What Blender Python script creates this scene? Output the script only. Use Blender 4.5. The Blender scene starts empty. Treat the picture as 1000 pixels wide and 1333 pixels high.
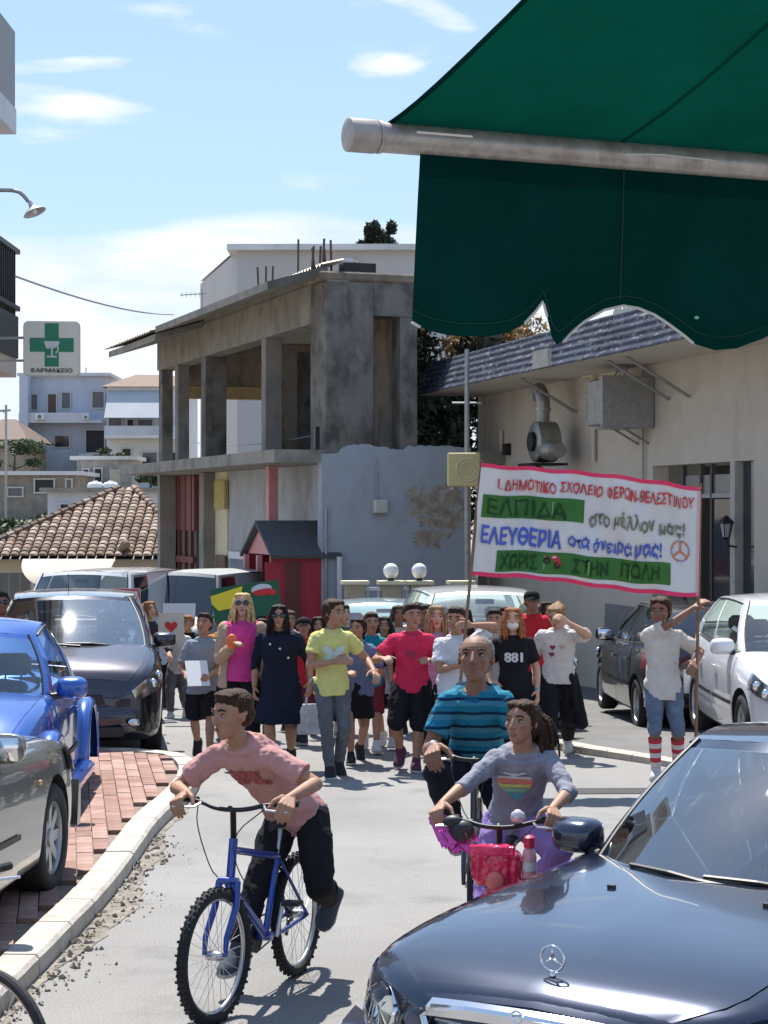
import bpy, bmesh, math, random
from mathutils import Vector, Matrix, Euler
import numpy as np
R = math.radians
random.seed(7)
sc = bpy.context.scene
C = sc.collection
# ---------------------------------------------------------------- camera, sky, sun, exposure
F = 2600.0; HZ = 666.0; HC = 2.33
cam_d = bpy.data.cameras.new('camera'); cam = bpy.data.objects.new('camera', cam_d); C.objects.link(cam)
cam_d.sensor_fit = 'HORIZONTAL'; cam_d.sensor_width = 36; cam_d.lens = 36*F/1000
cam_d.clip_start = 0.1; cam_d.clip_end = 6000
cam.location = (0, 0, HC); cam.rotation_euler = (R(90), 0, 0)
sc.camera = cam
SUN_EL, SUN_AZ = 60.0, -14.0        # azimuth measured from +Y, negative = to the left
world = bpy.data.worlds.new("World"); sc.world = world; world.use_nodes = True
wn = world.node_tree; wn.nodes.clear()
def N(t, kind, **kw):
    n = t.nodes.new(kind)
    for k, v in kw.items():
        if k in n.inputs: n.inputs[k].default_value = v
        else: setattr(n, k, v)
    return n
def math_n(t, op, a, b=None, c=None):
    n = t.nodes.new('ShaderNodeMath'); n.operation = op
    for i, v in enumerate((a, b, c)):
        if v is None: continue
        if isinstance(v, (int, float)): n.inputs[i].default_value = v
        else: t.links.new(v, n.inputs[i])
    return n.outputs[0]
def ramp(t, fac, stops, interp='LINEAR'):
    n = t.nodes.new('ShaderNodeValToRGB'); n.color_ramp.interpolation = interp
    e = n.color_ramp.elements
    while len(e) < len(stops): e.new(0.5)
    for i, (p, c) in enumerate(stops):
        e[i].position = p
        e[i].color = (c, c, c, 1) if isinstance(c, (int, float)) else (*c[:3], 1)
    t.links.new(fac, n.inputs[0]); return n.outputs[0]
def mixc(t, fac, a, b, blend='MIX'):
    n = t.nodes.new('ShaderNodeMix'); n.data_type = 'RGBA'; n.blend_type = blend
    for i, v in ((0, fac), (6, a), (7, b)):
        if isinstance(v, (int, float)): n.inputs[i].default_value = v if i == 0 else (v, v, v, 1)
        elif isinstance(v, tuple): n.inputs[i].default_value = (*v[:3], 1)
        else: t.links.new(v, n.inputs[i])
    return n.outputs[2]
sky = N(wn, 'ShaderNodeTexSky', sky_type='NISHITA', sun_disc=False)
sky.sun_elevation = R(SUN_EL); sky.sun_rotation = R(SUN_AZ)
sky.air_density = 1.0; sky.dust_density = 0.6; sky.ozone_density = 1.0; sky.altitude = 50
tc = N(wn, 'ShaderNodeTexCoord')
sep = N(wn, 'ShaderNodeSeparateXYZ'); wn.links.new(tc.outputs['Generated'], sep.inputs[0])
X_, Y_, Z_ = sep.outputs
az = math_n(wn, 'ARCTAN2', X_, Y_)
el = math_n(wn, 'ARCSINE', Z_)
# cloud coordinates: azimuth and stretched elevation
cmb = N(wn, 'ShaderNodeCombineXYZ')
wn.links.new(math_n(wn, 'MULTIPLY', az, 7.0), cmb.inputs[0]); wn.links.new(math_n(wn, 'MULTIPLY', el, 26.0), cmb.inputs[1])
n1 = N(wn, 'ShaderNodeTexNoise', Scale=1.6, Detail=7.0, Roughness=0.55, Distortion=0.35); wn.links.new(cmb.outputs[0], n1.inputs['Vector'])
n2 = N(wn, 'ShaderNodeTexNoise', Scale=0.55, Detail=3.0, Roughness=0.5); wn.links.new(cmb.outputs[0], n2.inputs['Vector'])
# low bank of cloud: its upper edge undulates with azimuth
edge = math_n(wn, 'ADD', math_n(wn, 'MULTIPLY', math_n(wn, 'COSINE', math_n(wn, 'MULTIPLY', math_n(wn, 'ADD', az, 0.045), 24.0)), 0.007), 0.146)
edge = math_n(wn, 'ADD', edge, math_n(wn, 'MULTIPLY', math_n(wn, 'SUBTRACT', n2.outputs[0], 0.5), 0.05))
bank = math_n(wn, 'SMOOTH_MAX', math_n(wn, 'MULTIPLY', math_n(wn, 'SUBTRACT', edge, el), 105.0), 0.0, 0.2)
bank = math_n(wn, 'MINIMUM', bank, 1.0)
dens = math_n(wn, 'ADD', math_n(wn, 'MULTIPLY', n1.outputs[0], 1.3), 0.30)
bank = math_n(wn, 'MINIMUM', math_n(wn, 'MULTIPLY', bank, dens), 1.0)
wisp = ramp(wn, n1.outputs[0], [(0.0, 0), (0.54, 0), (0.68, 1)])
wmask = ramp(wn, n2.outputs[0], [(0, 0), (0.48, 0), (0.6, 1)])
wisp = math_n(wn, 'MULTIPLY', math_n(wn, 'MULTIPLY', wisp, wmask), 0.9)
# separate small clouds seen in the upper sky, placed by direction: (azimuth, elevation, half width, half height)
blobs = None
for (a0, e0, wx, wy, sl) in ((0.000, 0.2195, 0.020, 0.0060, 0), (0.022, 0.247, 0.024, 0.0075, -0.35), (0.052, 0.262, 0.05, 0.009, -0.1),
                             (-0.185, 0.200, 0.060, 0.0085, 0.0), (-0.155, 0.2175, 0.045, 0.004, 0.05), (-0.30, 0.25, .06, .012, 0), (0.3, 0.3, .1, .02, 0)):
    da = math_n(wn, 'SUBTRACT', az, a0)
    de = math_n(wn, 'SUBTRACT', math_n(wn, 'SUBTRACT', el, e0), math_n(wn, 'MULTIPLY', da, sl))
    q = math_n(wn, 'ADD', math_n(wn, 'POWER', math_n(wn, 'ABSOLUTE', math_n(wn, 'DIVIDE', da, wx)), 2.0),
               math_n(wn, 'POWER', math_n(wn, 'ABSOLUTE', math_n(wn, 'DIVIDE', de, wy)), 2.0))
    b = math_n(wn, 'SUBTRACT', math_n(wn, 'ADD', 1.0, math_n(wn, 'MULTIPLY', math_n(wn, 'SUBTRACT', n1.outputs[0], 0.5), 5.5)), q)
    b = math_n(wn, 'MULTIPLY', math_n(wn, 'MAXIMUM', b, 0.0), 0.8)
    b = math_n(wn, 'MINIMUM', b, 1.0)
    blobs = b if blobs is None else math_n(wn, 'MAXIMUM', blobs, b)
cl = math_n(wn, 'MAXIMUM', math_n(wn, 'MAXIMUM', bank, wisp), blobs)
cl = math_n(wn, 'MULTIPLY', cl, ramp(wn, Z_, [(0.0, 0.4), (0.03, 1), (0.6, 0.7), (1, 0.2)]))
shade = ramp(wn, n1.outputs[0], [(0.0, (4.6, 5.4, 6.8)), (0.42, (6.1, 6.7, 7.7)), (0.62, (7.6, 7.8, 8.2))])
haze = mixc(wn, 0.5, sky.outputs[0], (3.5, 5.35, 8.3))
col = mixc(wn, cl, haze, shade)
bg = N(wn, 'ShaderNodeBackground', Strength=0.078); wn.links.new(col, bg.inputs[0])
wo = N(wn, 'ShaderNodeOutputWorld'); wn.links.new(bg.outputs[0], wo.inputs[0])
sl = bpy.data.lights.new('sun', 'SUN'); sl.energy = 4.4; sl.angle = R(0.55); sl.color = (1.0, 0.955, 0.88)
sun = bpy.data.objects.new('sun', sl); C.objects.link(sun); sun.location = (-20, 60, 80)
sdir = Vector((math.sin(R(SUN_AZ))*math.cos(R(SUN_EL)), math.cos(R(SUN_AZ))*math.cos(R(SUN_EL)), math.sin(R(SUN_EL))))
sun.rotation_euler = (-sdir).to_track_quat('-Z', 'Y').to_euler()
sc.view_settings.view_transform = 'Standard'; sc.view_settings.look = 'None'
sc.view_settings.gamma = 1; sc.view_settings.exposure = 0.92
try: sc.view_settings.use_curve_mapping = False
except Exception: pass
sc.render.engine = 'CYCLES'
cy = sc.cycles
cy.use_denoising = True; cy.max_bounces = 7; cy.diffuse_bounces = 3; cy.glossy_bounces = 3
cy.transmission_bounces = 4; cy.transparent_max_bounces = 12; cy.caustics_reflective = False; cy.caustics_refractive = False
cy.sample_clamp_indirect = 8

# ---------------------------------------------------------------- helpers
def lin(c):
    c = c/255
    return c/12.92 if c <= .04045 else ((c+.055)/1.055)**2.4
def rgb(r, g, b): return (lin(r), lin(g), lin(b))
def G(x, y):
    """terrain height"""
    def sm(a, b, t):
        t = min(1, max(0, (t-a)/(b-a))); return t
    z = -0.04*max(0, min(y, 36)-20)
    if y > 58: z += 5.0*sm(58, 120, y)
    if y > 120: z += 2.5*sm(120, 400, y)
    return z
def P(px, py, d):
    return Vector(((px-500)/F*d, d, HC-(py-HZ)/F*d))
def gp(px, d):
    x = (px-500)/F*d
    return Vector((x, d, G(x, d)))
mats = {}
def mat(name, col, rough=0.6, metal=0.0, var=0.0, scale=8.0, bump=0.0, bscale=None, coat=0.0, spec=0.5, stain=None, trans=0.0, emis=None, sss=0.0, detail=6):
    """procedural material: base colour varied by noise, optional stains and bump"""
    if name in mats: return mats[name]
    m = bpy.data.materials.new(name); m.use_nodes = True; mats[name] = m
    t = m.node_tree; p = t.nodes['Principled BSDF']
    p.inputs['Base Color'].default_value = (*col, 1)
    p.inputs['Roughness'].default_value = rough; p.inputs['Metallic'].default_value = metal
    p.inputs['Specular IOR Level'].default_value = spec
    if coat: p.inputs['Coat Weight'].default_value = coat; p.inputs['Coat Roughness'].default_value = 0.03
    if trans: p.inputs['Transmission Weight'].default_value = trans
    if sss: p.inputs['Subsurface Weight'].default_value = sss; p.inputs['Subsurface Radius'].default_value = (.012, .005, .003)
    if emis: p.inputs['Emission Color'].default_value = (*emis[:3], 1); p.inputs['Emission Strength'].default_value = emis[3]
    co = N(t, 'ShaderNodeTexCoord')
    c = None
    if var > 0:
        n = N(t, 'ShaderNodeTexNoise', Scale=scale, Detail=float(detail), Roughness=0.6); t.links.new(co.outputs['Object'], n.inputs['Vector'])
        lo = tuple(max(0, x*(1-var)) for x in col); hi = tuple(min(1, x*(1+var)) for x in col)
        c = ramp(t, n.outputs[0], [(0.3, lo), (0.7, hi)])
    if stain:
        (scol, sscale, lo_, hi_, stretch) = stain
        mp = N(t, 'ShaderNodeMapping'); mp.inputs['Scale'].default_value = (1, 1, stretch); t.links.new(co.outputs['Object'], mp.inputs[0])
        n = N(t, 'ShaderNodeTexNoise', Scale=sscale, Detail=8.0, Roughness=0.62); t.links.new(mp.outputs[0], n.inputs['Vector'])
        f = ramp(t, n.outputs[0], [(lo_, 0), (hi_, 1)])
        c = mixc(t, f, c if c is not None else (*col,), scol)
    if c is not None: t.links.new(c, p.inputs['Base Color'])
    if bump > 0:
        n = N(t, 'ShaderNodeTexNoise', Scale=bscale or scale*4, Detail=5.0); t.links.new(co.outputs['Object'], n.inputs['Vector'])
        b = N(t, 'ShaderNodeBump', Strength=min(1, bump)); b.inputs['Distance'].default_value = 0.02; t.links.new(n.outputs[0], b.inputs['Height'])
        t.links.new(b.outputs[0], p.inputs['Normal'])
    return m
def glass_mat(name, tint=(.55, .62, .6), rough=0.02, refl=1.5, extra=0.04):
    if name in mats: return mats[name]
    m = bpy.data.materials.new(name); m.use_nodes = True; mats[name] = m
    t = m.node_tree; t.nodes.clear()
    tr = N(t, 'ShaderNodeBsdfTransparent'); tr.inputs[0].default_value = (*tint, 1)
    gl = N(t, 'ShaderNodeBsdfGlossy', Roughness=rough); gl.inputs[0].default_value = (1, 1, 1, 1)
    fr = N(t, 'ShaderNodeFresnel', IOR=refl)
    f = math_n(t, 'MINIMUM', math_n(t, 'ADD', fr.outputs[0], extra), 1.0)
    mx = N(t, 'ShaderNodeMixShader'); t.links.new(f, mx.inputs[0]); t.links.new(tr.outputs[0], mx.inputs[1]); t.links.new(gl.outputs[0], mx.inputs[2])
    o = N(t, 'ShaderNodeOutputMaterial'); t.links.new(mx.outputs[0], o.inputs[0])
    return m
class MB:
    """collects simple shapes and links them as one mesh object"""
    def __init__(s): s.v = []; s.f = []; s.mi = []; s.m = 0; s.sm = []; s.smooth = False
    def add(s, vs, fs):
        o = len(s.v); s.v += [tuple(v) for v in vs]
        for f in fs: s.f.append([i+o for i in f]); s.mi.append(s.m); s.sm.append(s.smooth)
        return s
    def box(s, c, size, rz=0.0, M=None, bev=0.0):
        x, y, z = (k/2 for k in size)
        if bev > 0:
            b = min(bev, x*.9, y*.9, z*.9)
            vs = []
            for sz in (-1, 1):
                for (ax, ay) in ((1, 1), (-1, 1), (-1, -1), (1, -1)):
                    vs += [(ax*(x-b), ay*(y-b), sz*z)]
            for sz in (-1, 1):
                for (ax, ay) in ((1, 1), (-1, 1), (-1, -1), (1, -1)):
                    vs += [(ax*x, ay*(y-b), sz*(z-b)), (ax*(x-b), ay*y, sz*(z-b))]
            fs = [(4, 5, 6, 7), (3, 2, 1, 0)]
            def ring(sz):
                o = 8 if sz < 0 else 16
                # order round the box: per corner two verts
                r = []
                for k, (ax, ay) in enumerate(((1, 1), (-1, 1), (-1, -1), (1, -1))):
                    a, b_ = o+2*k, o+2*k+1
                    r += [a, b_] if k in (0, 2) else [b_, a]
                return r
            r0, r1 = ring(-1), ring(1)
            for k in range(8):
                fs.append((r0[k], r0[(k+1) % 8], r1[(k+1) % 8], r1[k]))
            for k in range(4):
                fs.append((4+k, r1[2*k], r1[2*k+1])); fs.append((k, r0[2*k+1], r0[2*k]))
                fs.append((4+k, r1[2*k+1], r1[(2*k+2) % 8], 4+(k+1) % 4))
                fs.append((k, (k+1) % 4, r0[(2*k+2) % 8], r0[2*k+1]))
        else:
            vs = [(-x, -y, -z), (x, -y, -z), (x, y, -z), (-x, y, -z), (-x, -y, z), (x, -y, z), (x, y, z), (-x, y, z)]
            fs = [(3, 2, 1, 0), (4, 5, 6, 7), (0, 1, 5, 4), (1, 2, 6, 5), (2, 3, 7, 6), (3, 0, 4, 7)]
        T = Matrix.Translation(c) @ Matrix.Rotation(rz, 4, 'Z')
        if M is not None: T = Matrix.Translation(c) @ M.to_4x4()
        return s.add([T @ Vector(v) for v in vs], fs)
    def tube(s, pts, r, seg=8, cap=True, closed=False):
        pts = [Vector(p) for p in pts]; n = len(pts)
        rs = r if isinstance(r, (list, tuple)) else [r]*n
        vs = []; fs = []; up = None
        for i, p in enumerate(pts):
            a = pts[i-1] if i > 0 or closed else p; b = pts[(i+1) % n] if i < n-1 or closed else p
            t = (b-a).normalized() if (b-a).length > 1e-9 else Vector((0, 0, 1))
            if up is None:
                up = t.orthogonal().normalized()
            up = (up - t*up.dot(t)); up = up.normalized() if up.length > 1e-6 else t.orthogonal().normalized()
            w = t.cross(up)
            for k in range(seg):
                an = 2*math.pi*k/seg
                vs.append(p + (up*math.cos(an)+w*math.sin(an))*rs[i])
        m = n if closed else n-1
        for i in range(m):
            for k in range(seg):
                a = i*seg+k; b = i*seg+(k+1) % seg; c_ = ((i+1) % n)*seg+(k+1) % seg; d = ((i+1) % n)*seg+k
                fs.append((a, b, c_, d))
        if cap and not closed:
            fs.append(tuple(range(seg-1, -1, -1))); fs.append(tuple((n-1)*seg+k for k in range(seg)))
        return s.add(vs, fs)
    def loft(s, rings, cap=True, closed=True):
        """rings: lists of points, all the same length"""
        k = len(rings[0]); vs = [p for r in rings for p in r]; fs = []
        for i in range(len(rings)-1):
            for j in range(k if closed else k-1):
                fs.append((i*k+j, i*k+(j+1) % k, (i+1)*k+(j+1) % k, (i+1)*k+j))
        if cap: fs.append(tuple(range(k-1, -1, -1))); fs.append(tuple((len(rings)-1)*k+j for j in range(k)))
        return s.add(vs, fs)
    def ell(s, c, r, M=None, nu=14, nv=9):
        c = Vector(c); r = Vector(r) if not isinstance(r, (int, float)) else Vector((r, r, r))
        vs = []; fs = []
        for i in range(nv+1):
            th = math.pi*i/nv
            for j in range(nu):
                ph = 2*math.pi*j/nu
                v = Vector((math.sin(th)*math.cos(ph)*r.x, math.sin(th)*math.sin(ph)*r.y, math.cos(th)*r.z))
                vs.append(c + (M @ v if M is not None else v))
        for i in range(nv):
            for j in range(nu):
                a = i*nu+j; b = i*nu+(j+1) % nu
                fs.append((a, a+nu, b+nu, b))
        return s.add(vs, fs)
    def cone(s, a, ra, b, rb, seg=12, round_=True, sq=None):
        """tapered capsule"""
        a = Vector(a); b = Vector(b); L = (b-a).length
        if L < 1e-6: return s.ell(a, max(ra, rb))
        t = (b-a)/L
        pts = []; rs = []
        if round_:
            for k in range(4):
                an = math.pi/2*k/4; pts.append(a - t*ra*math.cos(an)); rs.append(max(1e-4, ra*math.sin(an)))
        pts += [a, a.lerp(b, .5), b]; rs += [ra, (ra+rb)/2, rb]
        if round_:
            for k in range(1, 5):
                an = math.pi/2*k/4; pts.append(b + t*rb*math.sin(an)); rs.append(max(1e-4, rb*math.cos(an)))
        return s.tube(pts, rs, seg)
    def quad(s, a, b, c, d): return s.add([a, b, c, d], [(0, 1, 2, 3)])
    def grid(s, fn, us, vs_, skip=None, flip=False):
        vs = [fn(u, v) for v in vs_ for u in us]; k = len(us); fs = []
        for j in range(len(vs_)-1):
            for i in range(k-1):
                if skip and skip((us[i]+us[i+1])/2, (vs_[j]+vs_[j+1])/2): continue
                q = (j*k+i, j*k+i+1, (j+1)*k+i+1, (j+1)*k+i)
                fs.append(q[::-1] if flip else q)
        return s.add(vs, fs)
    def prism(s, pts, axis_from, axis_to):
        """extrude a polygon given as points by a vector"""
        n = len(pts); off = Vector(axis_to)-Vector(axis_from)
        vs = [Vector(p) for p in pts]+[Vector(p)+off for p in pts]
        return s.add(vs, [tuple(range(n-1, -1, -1)), tuple(range(n, 2*n))]+[(i, (i+1) % n, (i+1) % n+n, i+n) for i in range(n)])
    def mesh(s, name, ms, smooth=False, angle=None):
        me = bpy.data.meshes.new(name); me.from_pydata(s.v, [], s.f)
        for m in (ms if isinstance(ms, (list, tuple)) else [ms]): me.materials.append(m)
        if any(s.mi): me.polygons.foreach_set('material_index', s.mi)
        if smooth or any(s.sm): me.polygons.foreach_set('use_smooth', [bool(smooth or q) for q in s.sm])
        me.validate(); me.update()
        if angle is not None: me.set_sharp_from_angle(angle=R(angle))
        return me
    def build(s, name, ms, parent=None, smooth=False, angle=None, loc=None, **kw):
        o = bpy.data.objects.new(name, s.mesh(name, ms, smooth, angle)); C.objects.link(o)
        if parent: o.parent = parent
        if loc is not None: o.location = loc
        tag(o, **kw); return o
def tag(o, label=None, cat=None, group=None, kind=None):
    if label: o['label'] = label
    if cat: o['category'] = cat
    if group: o['group'] = group
    if kind: o['kind'] = kind
    return o
def empty(name, loc, rz=0.0, label=None, cat=None, group=None):
    o = bpy.data.objects.new(name, None); C.objects.link(o); o.location = loc; o.rotation_euler = (0, 0, rz)
    o.empty_display_size = .2
    return tag(o, label, cat, group)
def inst(name, me, parent=None, loc=(0, 0, 0), rot=(0, 0, 0), scale=(1, 1, 1)):
    o = bpy.data.objects.new(name, me); C.objects.link(o); o.parent = parent
    o.location = loc; o.rotation_euler = rot; o.scale = scale; return o
def recalc(o):
    bm = bmesh.new(); bm.from_mesh(o.data); bmesh.ops.recalc_face_normals(bm, faces=bm.faces); bm.to_mesh(o.data); bm.free()
def lerp(a, b, t): return a+(b-a)*t
def pw(tab, s):
    """smooth piecewise interpolation of (s, value) pairs"""
    if s <= tab[0][0]: return tab[0][1]
    for (a, va), (b, vb) in zip(tab, tab[1:]):
        if s <= b: return va+(vb-va)*(s-a)/(b-a)
    return tab[-1][1]
def text_mesh(body, size=1.0, bold=0.0, shear=0.0, space=1.0):
    cu = bpy.data.curves.new('txt', 'FONT'); cu.body = body; cu.size = size; cu.offset = bold; cu.shear = shear
    cu.space_character = space; cu.resolution_u = 3
    o = bpy.data.objects.new('txt', cu); C.objects.link(o)
    dg = bpy.context.evaluated_depsgraph_get(); me = bpy.data.meshes.new_from_object(o.evaluated_get(dg))
    bpy.data.objects.remove(o); bpy.data.curves.remove(cu)
    return me
def text_fit(body, x0, x1, y0, y1, fn, name, m, parent, bold=0.0, shear=0.0, jitter=0.0, seed=1):
    """flat lettering: fits the text box to [x0,x1]x[y0,y1] and maps through fn(x, y) -> point"""
    me = text_mesh(body, 1.0, 0.004, shear)
    bm = bmesh.new(); bm.from_mesh(me); base = list(bm.faces)
    if bold > 0.01:
        for k, (dx, dy) in enumerate(((.9, .25), (.3, -.6), (-.6, .5))):
            g = bmesh.ops.duplicate(bm, geom=base); 
            for e in g['geom']:
                if isinstance(e, bmesh.types.BMVert): e.co.x += dx*bold; e.co.y += dy*bold; e.co.z = (k+1)*.0022
    bm.to_mesh(me); bm.free()
    vs = [v.co.copy() for v in me.vertices]
    ax = min(v.x for v in vs); bx = max(v.x for v in vs); ay = min(v.y for v in vs); by = max(v.y for v in vs)
    for v in me.vertices:
        u = (v.co.x-ax)/(bx-ax); w = (v.co.y-ay)/(by-ay)
        wob = jitter*(1.5*math.sin(u*23+seed)+.8*math.sin(u*61+seed*2.1)+.5*math.sin(u*140+w*9+seed)); u += jitter*.16*math.sin(w*5+u*30+seed)
        zo = v.co.z; v.co = fn(lerp(x0, x1, u), lerp(y0, y1, w)+wob*(y1-y0)); v.co.y -= zo
    me.materials.clear(); me.materials.append(m)
    o = bpy.data.objects.new(name, me); C.objects.link(o); o.parent = parent
    return o
# ---------------------------------------------------------------- materials
M_asph = mat('asphalt_worn', (.235, .228, .22), .88, var=.16, scale=.55, bump=.35, bscale=70, stain=((.17, .165, .16), 1.3, .56, .72, 1))
M_asph2 = mat('asphalt_dark', (.14, .138, .135), .9, var=.2, scale=1.2, bump=.35, bscale=60)
M_dirt = mat('dry_ground', (.26, .22, .16), .95, var=.3, scale=1.0, bump=.5)
M_kerb = mat('kerb_stone', (.44, .40, .345), .85, var=.14, scale=5, bump=.3, bscale=50, stain=((.30, .26, .2), 6, .55, .75, 1))
M_bricks = [mat('paving_brick_%s' % n, c, .88, var=.22, scale=9, bump=.3, bscale=60) for n, c in
            (('a', (.27, .15, .12)), ('b', (.31, .18, .145)), ('c', (.24, .135, .11)), ('d', (.34, .215, .18)))]
M_joint = mat('sand_joint', (.22, .17, .135), .95, var=.2, scale=20)
M_conc = mat('raw_concrete', (.245, .232, .21), .9, var=.18, scale=1.8, bump=.35, bscale=22, stain=((.135, .125, .11), 2.2, .50, .72, .5))
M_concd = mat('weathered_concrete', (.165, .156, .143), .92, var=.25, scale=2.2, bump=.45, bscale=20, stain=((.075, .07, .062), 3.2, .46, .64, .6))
M_concb = mat('brown_concrete', (.21, .175, .14), .92, var=.2, scale=2.2, bump=.4, bscale=20, stain=((.10, .075, .05), 2.2, .48, .66, .5))
M_blue = mat('grey_blue_render', (.335, .375, .435), .85, var=.08, scale=3, bump=.2, bscale=30, stain=((.27, .28, .29), 1.4, .55, .78, .5))
M_patch = mat('bare_plaster', (.31, .265, .21), .92, var=.3, scale=7, bump=.5, stain=((.36, .37, .39), 6, .52, .6, 1))
M_beige = mat('beige_render', (.57, .505, .425), .85, var=.06, scale=2.5, bump=.25, bscale=45, stain=((.36, .31, .25), 1.1, .56, .8, .35))
M_white = mat('white_render', (.62, .63, .65), .8, var=.07, scale=.8, stain=((.40, .41, .42), .5, .55, .8, .5))
M_whiteb = mat('pale_blue_render', (.50, .54, .62), .8, var=.07, scale=.8, stain=((.33, .35, .38), .6, .5, .78, .5))
M_dark = mat('dark_void', (.02, .02, .022), .6)
M_glass_w = mat('window_dark_glass', (.035, .04, .05), .08, spec=.8)
M_shut0 = mat('grille_grey', (.2, .2, .2), .7)
M_wood = mat('brown_shutter', (.12, .075, .05), .7, var=.2, scale=10)
M_maroon = mat('maroon_paint', (.14, .035, .032), .55, var=.15, scale=5)
M_red = mat('red_booth_paint', (.38, .022, .042), .5, var=.12, scale=5)
M_pink = mat('faded_pink_paint', (.55, .25, .25), .7, var=.12, scale=5)
M_metal = mat('grey_metal', (.33, .33, .33), .45, .6, var=.15, scale=14)
M_pale_metal = mat('pale_painted_metal', (.5, .5, .48), .5, .2, var=.1, scale=10)
M_rust = mat('rusty_rebar', (.10, .06, .045), .85, var=.3, scale=30)
M_tiles = [mat('clay_tile_%s' % n, c, .85, var=.25, scale=5, bump=.3) for n, c in
           (('a', (.18, .115, .082)), ('b', (.25, .17, .125)), ('c', (.13, .085, .065)), ('d', (.32, .25, .20)))]
M_slate = mat('dark_slate_roof', (.07, .07, .078), .8, var=.25, scale=20, bump=.3)
M_cream = mat('cream_paint', (.60, .53, .38), .75, var=.1, scale=5)
M_blackm = mat('black_iron', (.02, .02, .022), .45, .4)
M_corr = mat('blue_grey_corrugated', (.048, .058, .085), .95, .0, spec=.1, var=.35, scale=3, stain=((.24, .24, .25), 5, .56, .66, 4))
M_zinc = mat('zinc_corrugated', (.40, .37, .33), .6, .3, var=.25, scale=3, stain=((.2, .13, .09), 3, .5, .7, 1))
M_duct = mat('galvanised_duct', (.30, .29, .27), .42, .65, var=.22, scale=9)
M_globe = mat('white_globe', (.8, .8, .78), .25, sss=.0)
M_foli = [mat('leaf_%s' % n, c, .6, var=.3, scale=6) for n, c in (('a', (.045, .075, .022)), ('b', (.07, .105, .035)), ('c', (.028, .05, .018)))]
M_dry = [mat('dry_leaf_%s' % n, c, .75, var=.3, scale=6) for n, c in (('a', (.30, .18, .06)), ('b', (.20, .11, .04)), ('c', (.38, .25, .10)))]
M_cyp = [mat('conifer_%s' % n, c, .7, var=.3, scale=3) for n, c in (('a', (.02, .034, .016)), ('b', (.03, .045, .02)), ('c', (.014, .024, .012)))]
M_bark = mat('bark', (.10, .075, .055), .9, var=.3, scale=12, bump=.5)

# ---------------------------------------------------------------- ground
def ysteps(a, b, st):
    r = []; y = a
    while y < b: r.append(y); y += st(y)
    r.append(b); return r
b = MB(); xs = [-900, -400, -150, -60, -30, -15, -8, 0, 8, 15, 30, 60, 150, 400, 900]
ys = [-300, -100, -40, -15, 0, 10, 20, 24, 28, 32, 36, 42, 50, 58, 64, 72, 80, 90, 100, 110, 120, 150, 200, 300, 400, 700, 1500, 3000]
b.grid(lambda x, y: (x, y, G(x, y)-(.06 if y < 60 else .012)), xs, ys)
b.build('ground', M_dirt, kind='structure')
b = MB(); ys = ysteps(-9, 56, lambda y: 1.0 if 18 < y < 38 else 3)
b.grid(lambda x, y: (x, y, G(x, y)), [-9, -6, -3, 0, 3, 6, 9, 12], ys)
b.build('road', M_asph, kind='structure')

# fine cracks, grit and oily stains in the asphalt
t = M_asph.node_tree; pb = t.nodes['Principled BSDF']; src = pb.inputs['Base Color'].links[0].from_socket
co = N(t, 'ShaderNodeTexCoord'); nz = N(t, 'ShaderNodeTexNoise', Scale=1.4, Detail=6.0); t.links.new(co.outputs['Object'], nz.inputs['Vector'])
vm = N(t, 'ShaderNodeVectorMath', operation='ADD'); t.links.new(co.outputs['Object'], vm.inputs[0]); t.links.new(nz.outputs['Color'], vm.inputs[1])
vo = N(t, 'ShaderNodeTexVoronoi', feature='DISTANCE_TO_EDGE', Scale=.42); t.links.new(vm.outputs[0], vo.inputs['Vector'])
n3 = N(t, 'ShaderNodeTexNoise', Scale=.35, Detail=3.0); t.links.new(co.outputs['Object'], n3.inputs['Vector'])
ck = math_n(t, 'MULTIPLY', ramp(t, vo.outputs['Distance'], [(0, .12), (.006, .08), (.012, 0)]), ramp(t, n3.outputs[0], [(.48, 0), (.56, 1)]))
gr = N(t, 'ShaderNodeTexNoise', Scale=95.0, Detail=2.0, Roughness=.8); t.links.new(co.outputs['Object'], gr.inputs['Vector'])
st = N(t, 'ShaderNodeTexNoise', Scale=3.4, Detail=9.0, Roughness=.72); t.links.new(co.outputs['Object'], st.inputs['Vector'])
c1 = mixc(t, ramp(t, gr.outputs[0], [(.36, .55), (.52, 0)]), src, (.11, .105, .10)); c1 = mixc(t, ramp(t, gr.outputs[0], [(.56, 0), (.68, .4)]), c1, (.40, .38, .36))
c1 = mixc(t, ramp(t, st.outputs[0], [(.60, 0), (.74, .45)]), c1, (.12, .115, .11))
c1 = mixc(t, ck, c1, (.045, .042, .04)); t.links.new(c1, pb.inputs['Base Color'])
# left pavement: kerb line read from the photograph's ground plan
def gz(px, py, z):
    d = (HC-z)*F/(py-HZ); return Vector(((px-500)/F*d, d, z))
KH = .11
outer = [(34, 1259), (85, 1208), (146, 1146), (180, 1099), (206, 1061), (238, 1034), (258, 1013), (262, 995), (250, 983), (228, 976)]
ow = [gz(x, y, KH) for x, y in outer]
ow = [ow[0]+(ow[0]-ow[1]).normalized()*t for t in (3.4, 1.7)] + ow
ow += [ow[-1]+Vector((-1.2, .5, 0)), ow[-1]+Vector((-3.6, .9, 0))]
def resample(pts, n):
    L = [0]
    for a, c in zip(pts, pts[1:]): L.append(L[-1]+(c-a).length)
    out = []
    for k in range(n+1):
        s = L[-1]*k/n
        for i in range(len(pts)-1):
            if s <= L[i+1]+1e-6:
                out.append(pts[i].lerp(pts[i+1], (s-L[i])/max(1e-6, L[i+1]-L[i]))); break
    return out, L[-1]
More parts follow.
